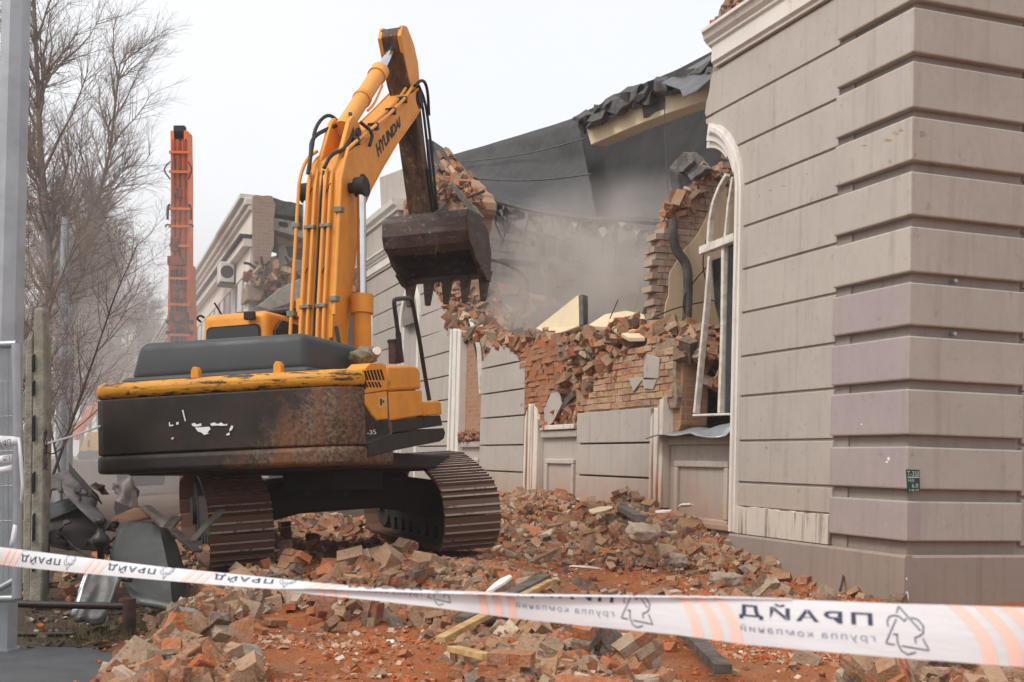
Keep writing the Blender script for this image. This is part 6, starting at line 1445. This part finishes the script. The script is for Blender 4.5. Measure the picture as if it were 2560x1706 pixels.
for k, lab in enumerate(SCL):
    x0, y0 = rg.uniform(112, 300), rg.uniform(1120, 1265); Y0 = np.interp(y0, [1120, 1265], [13.6, 12.0]); a_ = rg.uniform(-.9, .9); L_ = rg.uniform(30, 75); w_ = rg.uniform(7, 20); vs = []; n_ = 7
    for i in range(n_):
        t_ = i / (n_ - 1); cx_, cy_ = x0 + L_ * (t_ - .5) * math.cos(a_), y0 + L_ * (t_ - .5) * math.sin(a_) - 12 * math.sin(t_ * 3); tw = rg.uniform(-.6, .6) + t_ * rg.uniform(-1, 2)
        vs += [(cx_ - w_ * .5 * math.sin(a_ + tw), cy_ - w_ * .5 * math.cos(a_ + tw), Y0 + .15 * math.sin(tw)), (cx_ + w_ * .5 * math.sin(a_ + tw), cy_ + w_ * .5 * math.cos(a_ + tw), Y0 - .15 * math.sin(tw))]
    polysheet(['dark', 'rusty', 'grey'][k % 3] + ' twisted metal strip ' + lab, vs, [(2 * i, 2 * i + 1, 2 * i + 3, 2 * i + 2) for i in range(n_ - 1)], M[['dark_metal', 'rust_pipe', 'metal_sheet'][k % 3]], .01, 'metal_strip', 'metal strip')
bar_thing('grey slat leaning up against the left track shoes', (440, 1245, 12.6), (510, 1172, 12.9), .10, .03, M['wood_grey' if False else 'metal_brown'])
bar_thing('grey slat lying below the leaning one beside the left track', (395, 1215, 12.6), (455, 1268, 12.3), .11, .03, M['metal_brown'])
bar_thing('pale broken slat behind the bent sheet', (335, 1165, 13.2), (395, 1215, 12.9), .10, .05, M['concrete'])
bar_thing('short grey slat stub standing by the left track', (385, 1215, 12.7), (408, 1188, 12.9), .12, .03, M['metal_brown'])
bar_thing('thin dark stake standing behind the bent sheets', (313, 1175, 13.8), (307, 1130, 14.0), .06, .04, M['wood_grey'], 'stake', 'stake')
bar_thing('thin iron rod lying on the dirt by the post', (160, 1255, 12.2), (228, 1290, 11.8), .03, .03, M['rust_pipe'], 'rod', 'rod')
# scattered grass and litter by the rail
gv = []; gf = []
for k in range(1500):
    xx, yy = RNG.uniform(-4.6, -2.75), RNG.uniform(10.0, 11.3)
    if RNG.random() > np.exp(-((xx + 3.35) / .55) ** 2) + .06: continue
    zz = float(terrain(np.array(xx), np.array(yy))); L = RNG.uniform(.04, .13); an = RNG.uniform(0, 6.28); lean = RNG.uniform(0, .08); b = len(gv)
    dx, dy = math.cos(an) * .004, math.sin(an) * .004
    gv += [(xx - dx, yy - dy, zz), (xx + dx, yy + dy, zz), (xx + lean * math.sin(an), yy + lean * math.cos(an), zz + L)]; gf.append((b, b + 1, b + 2))
me = bpy.data.meshes.new('grass'); me.from_pydata(gv, [], gf); M['grass'] = simple('grass', (.075, .085, .028), (.13, .105, .045), 9, .8, 0, 0)
tag(link('grass', me, M['grass']), 'sparse green grass around the rusty end post', 'grass', kind='stuff')
n = 900; xx = RNG.uniform(-6.5, -2.8, n); yy = RNG.uniform(9.7, 13, n); sz = RNG.lognormal(-3.3, .5, n)
t = NT('litter'); c = t.ramp(t.island(), [(0.0, (.05, .035, .025)), (.4, (.11, .07, .045)), (.7, (.17, .12, .08)), (.9, (.3, .25, .19)), (.97, (.45, .42, .38))]); c.node.color_ramp.interpolation = 'CONSTANT'; M['litter'] = t.done(c, .95)
stuff_mesh('litter', pieces(np.stack([xx, yy, terrain(xx, yy) + sz * .1], -1), np.stack([sz, sz * .7, sz * .25], -1), np.full(n, .35), .4), M['litter'], 'dead leaves and bits of stone on the dirt by the rail', 'litter')

# ------------------------------------------------------------------ bare trees
def grow(seed, height, spread, levels, up, trunk_r, nkids, twig, reach=.4):
    rg = random.Random(seed); segs = []   # (p0,p1,r0,r1,level)
    def branch(p, d, L, r, lv):
        n = 5 if lv < 2 else 3; pts = [p]; q = p.copy(); dd = d.copy()
        for i in range(n):
            dd = dd + np.array([rg.gauss(0, .12), rg.gauss(0, .12), rg.gauss(0, .06) + up * .12]); dd /= np.linalg.norm(dd)
            q = q + dd * L / n; r0 = r * (1 - .8 * i / n); r1 = r * (1 - .8 * (i + 1) / n); segs.append((pts[-1], q.copy(), r0, r1, lv)); pts.append(q.copy())
        if lv < levels:
            k = nkids[lv]
            for j in range(k):
                t_ = rg.uniform(.28 if lv == 0 else .15, 1.0); f_ = t_ * n; i = min(int(f_), n - 1); b = pts[i] + (pts[i + 1] - pts[i]) * (f_ - i)
                a = rg.uniform(0, 6.28); ax = (pts[i + 1] - pts[i]); ax /= np.linalg.norm(ax); s_ = np.cross(ax, (.3, .5, .8)); s_ /= np.linalg.norm(s_); u_ = np.cross(s_, ax)
                sp = spread * rg.uniform(.6, 1.3); nd = ax * math.cos(sp) + (s_ * math.cos(a) + u_ * math.sin(a)) * math.sin(sp)
                branch(b, nd, L * (rg.uniform(.32, .55) if lv else reach * rg.uniform(.7, 1.25)) * (1.15 - .5 * t_ if lv == 0 else 1), max(r * .45 * (1 - .5 * t_), twig), lv + 1)
    branch(np.zeros(3), np.array([0, 0, 1.0]), height, trunk_r, 0); return segs
def seg_mesh(segs, name, twig):
    V = []; F = []
    for p0, p1, r0, r1, lv in segs:
        n = 7 if lv == 0 else (4 if lv == 1 else 3); a = p1 - p0; a /= np.linalg.norm(a) + 1e-9; s = np.cross(a, (.31, .52, .79)); s /= np.linalg.norm(s) + 1e-9; u = np.cross(s, a); b = len(V)
        for p, r in ((p0, max(r0, twig)), (p1, max(r1, twig * .8))):
            for k in range(n): t_ = 2 * math.pi * k / n; V.append(tuple(p + (s * math.cos(t_) + u * math.sin(t_)) * r))
        F += [(b + k, b + (k + 1) % n, b + n + (k + 1) % n, b + n + k) for k in range(n)]
    me = bpy.data.meshes.new(name); me.from_pydata(V, [], F); me.update(); return me
M['bark'] = simple('bark', (.085, .062, .050), (.05, .036, .03), 3, .95, 0, .3, 12, .03)
M['bark_hazed'] = simple('bark_hazed', (.24, .21, .185), (.15, .13, .115), 2, .95, 0, .3, 12, .03)  # bark paled so distance haze sits in the colour
M['twig_red'] = simple('twig_red', (.19, .125, .10), (.135, .09, .072), 3, .95, 0, 0)
M['twig_far_hazed'] = simple('twig_far_hazed', (.24, .20, .175), (.18, .15, .13), 3, .95, 0, 0)  # haze over the far row painted in as paler twigs
M['twig_grey_hazed'] = simple('twig_grey_hazed', (.27, .215, .175), (.20, .16, .13), 3, .95, 0, 0)  # twigs lightened to paint some haze into the crowns
def tree_data(seed, height, spread, levels, up, tr, nk, twig, bark, twigm, reach=.4):
    s = grow(seed, height, spread, levels, up, tr, nk, twig, reach); t0 = seg_mesh([q for q in s if q[4] == 0], 'trunk', twig); t1 = seg_mesh([q for q in s if q[4] > 0], 'crown', twig); t0.materials.append(M[bark]); t1.materials.append(M[twigm]); return t0, t1
TALL = [tree_data(k, 17, .62, 3, .35, .16, (54, 13, 10), .0034, 'bark_hazed', 'twig_grey_hazed', .19) for k in (1, 2, 3)]
BUSH = [tree_data(k, 9.5, .75, 3, .25, .06, (28, 9, 6), .0032, 'bark', 'twig_red', .32) for k in (11, 12, 13)]
FART = [tree_data(k, 16, .6, 3, .4, .16, (32, 10, 6), .010, 'bark_hazed', 'twig_far_hazed', .24) for k in (21, 22)]
def put(data, p, sc, rz, label, name='bare_tree', group=None):
    o = thing(name, label, 'tree', p, group); o.scale = (sc, sc, sc); o.rotation_euler[2] = rz
    for me, nm in zip(data, ('trunk', 'crown')): c = link(nm, me, None, o)
    return o
def gat(x, Y): q = at(x, 1040, Y); return (q[0], q[1], 0)
for i, (x, Y, k, sc, lab) in enumerate([(25, 33, 0, 1.0, 'tall bare tree rising directly behind the grey mast'), (66, 42, 1, .98, 'tall bare tree just right of the grey mast'), (105, 56, 2, .92, 'tall bare tree over the concrete post'), (-30, 27, 1, .8, 'bare tree crown at the upper left corner'), (140, 70, 0, .80, 'slender bare tree at the edge of the sky')]):
    put(TALL[k], gat(x, Y), sc, i * 1.3, lab)
for i, (x, Y, k, sc, lab) in enumerate([(60, 17.5, 0, .55, 'reddish twiggy bush behind the concrete post'), (5, 17, 1, .6, 'reddish twiggy bush behind the wire gate'), (105, 23, 2, .62, 'reddish twiggy sapling right of the concrete post'), (150, 30, 0, .6, 'thin twiggy sapling above the black counterweight edge'), (-20, 18, 2, .85, 'reddish bush at the very left edge')]):
    put(BUSH[k], gat(x, Y), sc, i * 2.1, lab, 'bush')
FG = 'hazy bare trees along the far road'
for i, (x, Y) in enumerate([(150, 75), (185, 82), (215, 90), (240, 88), (262, 100), (285, 96), (305, 104), (325, 110), (345, 120), (365, 130), (130, 70), (200, 110), (275, 125), (232, 70), (320, 140), (380, 150), (172, 66), (110, 62), (400, 150)]):
    put(FART[i % 2], gat(x, Y), RNG.uniform(.82, 1.02), i * 1.7, 'hazy bare tree in the far row between mast and orange boom', 'bare_tree', FG)
# dusty pale wall and sheds far behind
q = gat(330, 52)
M['hoarding'] = simple('hoarding', (.20, .165, .145), (.14, .115, .10), 1.5, .9)
FS = thing('far_hoarding', 'low grey hoarding far behind the excavator counterweight', 'hoarding', q)
for k in range(8): MB().box((-6 + k * 1.6, 0, 0), (-4.44 + k * 1.6, .1, 1.25)).build('panel', M['hoarding'], FS, bevel=.02)
P2 = thing('utility_pole', 'pale hazy pole rising behind the concrete post', 'pole')
MB().tube([gat(142, 33), np.array(at(150, 500, 33))], [.16, .11], 10).build('shaft', M['galv'], P2, True)
P3 = thing('utility_pole', 'second pale hazy pole just beyond the first', 'pole'); MB().tube([gat(158, 36), np.array(at(164, 560, 36))], [.15, .1], 10).build('shaft', M['galv'], P3, True)

# ------------------------------------------------------------------ green marker plate on the corner
SG = thing('marker_plate', 'small green plate with white figures on the building corner', 'sign', mw=MW)
def cz(x, y, off=-.078): 
    r = ray(x, y); q = C0 + DW * off; t_ = ((q - EYE) @ DW) / (r @ DW); p = EYE + r * t_ - q; return np.array([off, float(p @ NO), float(p[2])])
gq = [cz(x, y) for x, y in ((2082, 1079), (2113, 1080), (2114, 1130), (2086, 1131))]
M['green'] = NT('green').done((.012, .055, .038), .4)
m = MB().add([tuple(p) for p in gq] + [tuple(p + np.array([.007, 0, 0])) for p in gq], [(0, 1, 2, 3), (7, 6, 5, 4), (0, 4, 5, 1), (1, 5, 6, 2), (2, 6, 7, 3), (3, 7, 4, 0)]); o = m.build('plate', M['green'], SG); fix_normals(o)
sg = lambda u, v: (gq[3] * (1 - u) + gq[2] * u) * (1 - v) + (gq[0] * (1 - u) + gq[1] * u) * v
M['sign_ink'] = NT('sign_ink').done((.45, .55, .52), .6)
def sgt(s, u0, v0, u1, v1): text_quad(s, sg(u0, v0), sg(u1, v0), sg(u1, v1), sg(u0, v1), M['sign_ink'], SG, off=(-.002, 0, 0))
sgt('T-350', .06, .70, .95, .93); sgt('14,0', .10, .42, .55, .60); sgt('6,0', .36, .16, .86, .37); sgt('18,0', .14, .02, .9, .12)
a_, b_ = sg(.08, .655), sg(.95, .655); MB().obox(a_ - [.002, 0, 0], b_ - [.002, 0, 0], .003, .012).build('rule', M['sign_ink'], SG)
# ------------------------------------------------------------------ barrier tape
TW = .075
def tape_n(u): return (u - 820.0) / (259.0 + .1199 * u)
TU_ = [-900, -80, 0, 200, 400, 640, 700, 792, 914, 1068, 1200, 1297, 1527, 1700, 1851, 2000, 2234, 2400, 2560, 2660, 3400]
TTOP = [1262, 1358, 1368, 1393, 1417, 1441, 1447, 1457, 1468, 1475, 1480, 1484.5, 1489, 1491.5, 1495, 1500, 1509, 1514, 1519, 1522, 1548]
TA = [1290, 1404, 1412, 1430, 1447, 1466, 1469, 1468, 1473, 1478.5, 1482, 1486, 1489.6, 1491.8, 1495, 1500, 1509, 1514, 1519, 1522, 1548]
TB = [1286, 1398, 1406, 1424, 1441, 1463, 1471, 1484, 1495, 1513, 1532, 1547, 1568, 1584, 1606, 1618, 1638, 1651, 1666, 1674, 1712]
TTC = [.34, .34, .36, .40, .43, .46, .47, .48, .485, .49, .52, .58, .72, .82, .92, .99, 1.0, 1.0, 1.0, 1.0, 1.0]
def inv_u(n): return (820.0 + 259.0 * n) / (1 - .1199 * n)
def tape_pt(n, t, side=0.0):
    u = inv_u(n); Y = 2.42 * (1 - .12 * n); tc = float(np.interp(u, TU_, TTC)); yt = float(np.interp(u, TU_, TTOP))
    C = at(u / K, yt / K, Y)
    def end(yy, L, front):
        hpx = max(yy - yt, .01); h = hpx * Y / FPX; h = min(h, L * .999); back = math.sqrt(max(L * L - h * h, 0)); e = C - np.array([0, 0, h]); e = e - np.array([0, back * .8, 0]); return e
    if t <= tc: E_ = end(np.interp(u, TU_, TB), tc * TW, False); k = (tc - t) / tc; p = C + (E_ - C) * k; fn = -1
    else: E_ = end(np.interp(u, TU_, TA), (1 - tc) * TW, True); k = (t - tc) / max(1 - tc, 1e-6); p = C + (E_ - C) * k + np.array([0, -.0022 * min(1, k * 6), 0]); fn = 1
    v = E_ - C; v = v / (np.linalg.norm(v) + 1e-9); a = at((u + 5) / K, float(np.interp(u + 5, TU_, TTOP)) / K, 2.42 * (1 - .12 * tape_n(u + 5))) - C; a /= np.linalg.norm(a)
    nr = np.cross(v, a); nr = nr if nr[1] < 0 else -nr
    bow = .0025 * math.sin(math.pi * k)
    return p + nr * (bow + (side if side else 0))
N0, N1 = tape_n(-880), tape_n(3350)
TP = thing('barrier_tape', 'white printed barrier tape stretched across the foreground', 'tape')
t = NT('tape'); t.p.inputs['Subsurface Weight'].default_value = .0
tl_ = t.n.new('ShaderNodeBsdfTranslucent'); tl_.inputs[0].default_value = (.80, .80, .80, 1); mxs = t.n.new('ShaderNodeMixShader'); mxs.inputs[0].default_value = .18; t.done((.70, .715, .745), .38, 0, .45)
t.bump(t.noise(14, 3, .5, t.pos((1, 1, 6))), .12, .01)
t.l.new(t.p.outputs[0], mxs.inputs[1]); t.l.new(tl_.outputs[0], mxs.inputs[2]); t.l.new(mxs.outputs[0], t.out.inputs[0]); M['tape'] = t.m
for nm, f0, f1 in (('film', 0.0, 1.0), ('folded_film', 1.0, 2.0)):
    P = []
    for n in np.linspace(N0, N1, 300):
        u = inv_u(n); tc = float(np.interp(u, TU_, TTC)); ts = np.linspace(0, tc, 8) if nm == 'film' else np.linspace(min(tc + 1e-4, .9999), 1.0, 8)
        if nm == 'folded_film' and tc > .985: continue
        P.append([tuple(tape_pt(n, float(t_))) for t_ in ts])
    MB().grid(P).build(nm, M['tape'], TP, 'all')
M['tape_navy'] = NT('tape_navy').done((.035, .045, .085), .5); M['tape_grey'] = NT('tape_grey').done((.20, .24, .32), .5); M['tape_pink'] = NT('tape_pink').done((.82, .54, .47), .5)
def on_tape(me, XYs, mat, nm):
    """XYs: (native x in periods, t); printed on the film, seen from both faces"""
    co = []
    for n, t_ in XYs:
        u = inv_u(n); tc = float(np.interp(u, TU_, TTC)); co.append(tape_pt(n, t_, .0008))
    me.vertices.foreach_set('co', np.array(co).ravel()); me.update(); me.materials.clear(); return link(nm, me, mat, TP)
def tape_text(s, na, nb_, t0, t1, mat, **kw):
    me, co = text_mesh(s, 'tape_lettering', 1, **kw); XYs = [(na + (nb_ - na) * c[0], t0 + (t1 - t0) * c[1]) for c in co]; on_tape(me, XYs, mat, 'tape_lettering')
def strokes(lines, f, w, mat, nm):
    m = MB(); XYs = []
    V = []; F = []
    for ln in lines:
        pts = []
        for a, b in zip(ln[:-1], ln[1:]):
            for k in range(6): pts.append((a[0] + (b[0] - a[0]) * k / 6, a[1] + (b[1] - a[1]) * k / 6))
        pts.append(ln[-1]); b0_ = len(V)
        for i, p in enumerate(pts):
            q0, q1 = pts[max(i - 1, 0)], pts[min(i + 1, len(pts) - 1)]; dx, dy = q1[0] - q0[0], q1[1] - q0[1]; L = math.hypot(dx, dy) + 1e-9; V += [(p[0] - dy / L * w, p[1] + dx / L * w, 0), (p[0] + dy / L * w, p[1] - dx / L * w, 0)]
        F += [(b0_ + 2 * i, b0_ + 2 * i + 1, b0_ + 2 * i + 3, b0_ + 2 * i + 2) for i in range(len(pts) - 1)]
    me = bpy.data.meshes.new(nm); me.from_pydata(V, [], F); me.update(); on_tape(me, [f(v[0], v[1]) for v in V], mat, nm)
LOGO = [[(1525, 350), (1540, 305), (1680, 455)], [(1465, 440), (1460, 405), (1475, 375), (1510, 365), (1545, 372), (1575, 400), (1592, 380)], [(1522, 388), (1440, 545), (1500, 550)], [(1545, 555), (1725, 572), (1690, 500)],
        [(1620, 375), (1665, 385), (1700, 425), (1695, 470), (1660, 492), (1638, 498), (1642, 535)], [(1495, 485), (1528, 484)], [(1520, 488), (1520, 540), (1540, 585), (1580, 606), (1635, 588)]]
for per_ in range(-11, 5):
    for k in range(3):
        n_ = per_ - .10 + .078 * k; me = bpy.data.meshes.new('tape_stripe'); V = []; F = []
        for j in range(17):
            t_ = j / 16; sh_ = .10 * (.5 - t_) + .03 * (1 - (2 * t_ - 1) ** 2); V += [(n_ + sh_, t_), (n_ + sh_ + .044, t_)]
        F = [(2 * j, 2 * j + 1, 2 * j + 3, 2 * j + 2) for j in range(16)]
        if not (N0 < n_ < N1 - .05): continue
        me.from_pydata([(a, b, 0) for a, b in V], [], F); on_tape(me, V, M['tape_pink'], 'tape_stripe')
    if not (N0 - .1 < per_ + .14): continue
    if per_ + .62 < N1 and per_ + .1 > N0:
        tape_text('ПРАЙД', per_ + .614, per_ + .142, .51, .86, M['tape_navy'], bold=.02, spacing=1.25)
        tape_text('группа компаний', per_ + .618, per_ + .145, .22, .40, M['tape_grey'], spacing=1.25)
    if per_ + .8 < N1 and per_ + .64 > N0:
        strokes(LOGO, lambda x, y: (per_ + .652 + (x - 1440) / (1725 - 1440) * .136, .95 - (y - 305) / (606 - 305) * .88), 4.2, M['tape_navy'], 'tape_logo')
# tape scraps tied round the gate
SCR = thing('tape_scrap', 'white tape scraps wound round the wire gate', 'tape')
def scrap(pix, Y, name='strip'):
    P = [[at(a[0], a[1], Y + .03 * math.sin(i)) for a in (p, q)] for i, (p, q) in enumerate(pix)]; return MB().grid(P).build(name, M['tape'], SCR, 'all', solid=.001)
scrap([((-20, 1000), (-20, 1038)), ((10, 1002), (10, 1030)), ((30, 1003), (30, 1026)), ((46, 1006), (46, 1022))], 8.9)
scrap([((-20, 1050), (-20, 1072)), ((12, 1046), (12, 1068)), ((28, 1044), (28, 1064))], 8.95)
scrap([((-20, 1078), (-20, 1092)), ((10, 1072), (10, 1088)), ((28, 1068), (28, 1084))], 8.92)
scrap([((40, 1006), (46, 1006)), ((44, 1060), (53, 1060)), ((48, 1110), (55, 1115)), ((46, 1150), (51, 1160))], 8.85)
scrap([((30, 1205), (40, 1208)), ((24, 1240), (36, 1245)), ((20, 1256), (30, 1258))], 8.85)
text_quad('ПРА', at(28, 1022, 8.84), at(0, 1032, 8.84), at(0, 1018, 8.84), at(28, 1009, 8.84), M['tape_navy'], SCR, off=(0, -.03, 0))
text_quad('ПР', at(26, 1058, 8.88), at(10, 1062, 8.88), at(10, 1050, 8.88), at(26, 1047, 8.88), M['tape_navy'], SCR, off=(0, -.03, 0))

# ------------------------------------------------------------------ air: haze over the whole place, dust in the broken hall
HZ = MB().box((gx[0] - 3, gy[0] - 3, -1.2), (gx[-1] + 3, gy[-1] + 3, 25)).build('haze', None); HZ.data.materials.clear()
hm = bpy.data.materials.new('haze'); hm.use_nodes = True; nt = hm.node_tree; nt.nodes.clear(); ou = nt.nodes.new('ShaderNodeOutputMaterial'); pv = nt.nodes.new('ShaderNodeVolumePrincipled')
pv.inputs['Color'].default_value = (.93, .93, .95, 1); pv.inputs['Density'].default_value = HAZE; pv.inputs['Anisotropy'].default_value = .2; nt.links.new(pv.outputs[0], ou.inputs['Volume'])
HZ.data.materials.append(hm); tag(HZ, kind='stuff')
DU = MB().box((5.0, -8.8, 3.2), (26, -.35, 9.2)).build('dust', None); DU.matrix_world = MW
dm_ = bpy.data.materials.new('dust'); dm_.use_nodes = True; nt = dm_.node_tree; nt.nodes.clear(); N = nt.nodes; L = nt.links
ou = N.new('ShaderNodeOutputMaterial'); pv = N.new('ShaderNodeVolumePrincipled'); pv.inputs['Color'].default_value = (.80, .74, .68, 1); pv.inputs['Anisotropy'].default_value = .1
tc = N.new('ShaderNodeTexCoord'); no_ = N.new('ShaderNodeTexNoise'); no_.inputs['Scale'].default_value = .55; no_.inputs['Detail'].default_value = 4; no_.inputs['Roughness'].default_value = .55
L.new(tc.outputs['Object'], no_.inputs['Vector'])
rp_ = N.new('ShaderNodeValToRGB'); rp_.color_ramp.elements[0].position = .42; rp_.color_ramp.elements[1].position = .64; L.new(no_.outputs[0], rp_.inputs[0])
def ball(c, r):
    mp = N.new('ShaderNodeMapping'); mp.inputs['Location'].default_value = tuple(-a / b for a, b in zip(c, r)); mp.inputs['Scale'].default_value = tuple(1 / b for b in r); L.new(tc.outputs['Object'], mp.inputs[0])
    g = N.new('ShaderNodeTexGradient'); g.gradient_type = 'SPHERICAL'; L.new(mp.outputs[0], g.inputs[0]); return g.outputs['Fac']
def mth(op, a, b):
    m = N.new('ShaderNodeMath'); m.operation = op
    for i, x in enumerate((a, b)):
        if isinstance(x, (int, float)): m.inputs[i].default_value = x
        else: L.new(x, m.inputs[i])
    return m.outputs[0]
f = mth('MAXIMUM', ball((15.5, -3.0, 5.3), (7.5, 4.2, 3.4)), mth('MULTIPLY', ball((10, -4.5, 4.6), (5, 4, 2.6)), .8))
dens = mth('MULTIPLY', mth('MULTIPLY', f, mth('ADD', rp_.outputs[0], .08)), DUST)
L.new(dens, pv.inputs['Density']); L.new(pv.outputs[0], ou.inputs['Volume']); DU.data.materials.append(dm_); tag(DU, 'grey dust cloud drifting inside the torn open hall', 'dust', kind='stuff')

# thin dust drifting over the road behind the machines
D2 = MB().box((-15, -24, -.5), (15, 24, 11)).build('dust', None); D2.location = (-14, 46, 0)
d2m = bpy.data.materials.new('road_dust'); d2m.use_nodes = True; nt = d2m.node_tree; nt.nodes.clear(); N = nt.nodes; L = nt.links
ou = N.new('ShaderNodeOutputMaterial'); pv = N.new('ShaderNodeVolumePrincipled'); pv.inputs['Color'].default_value = (.90, .87, .84, 1); tc = N.new('ShaderNodeTexCoord')
L.new(mth('MULTIPLY', ball((0, 0, 3), (14.5, 23, 10)), .035), pv.inputs['Density']); L.new(pv.outputs[0], ou.inputs['Volume']); D2.data.materials.append(d2m); tag(D2, 'thin pale dust hanging over the road behind the excavator', 'dust', kind='stuff')
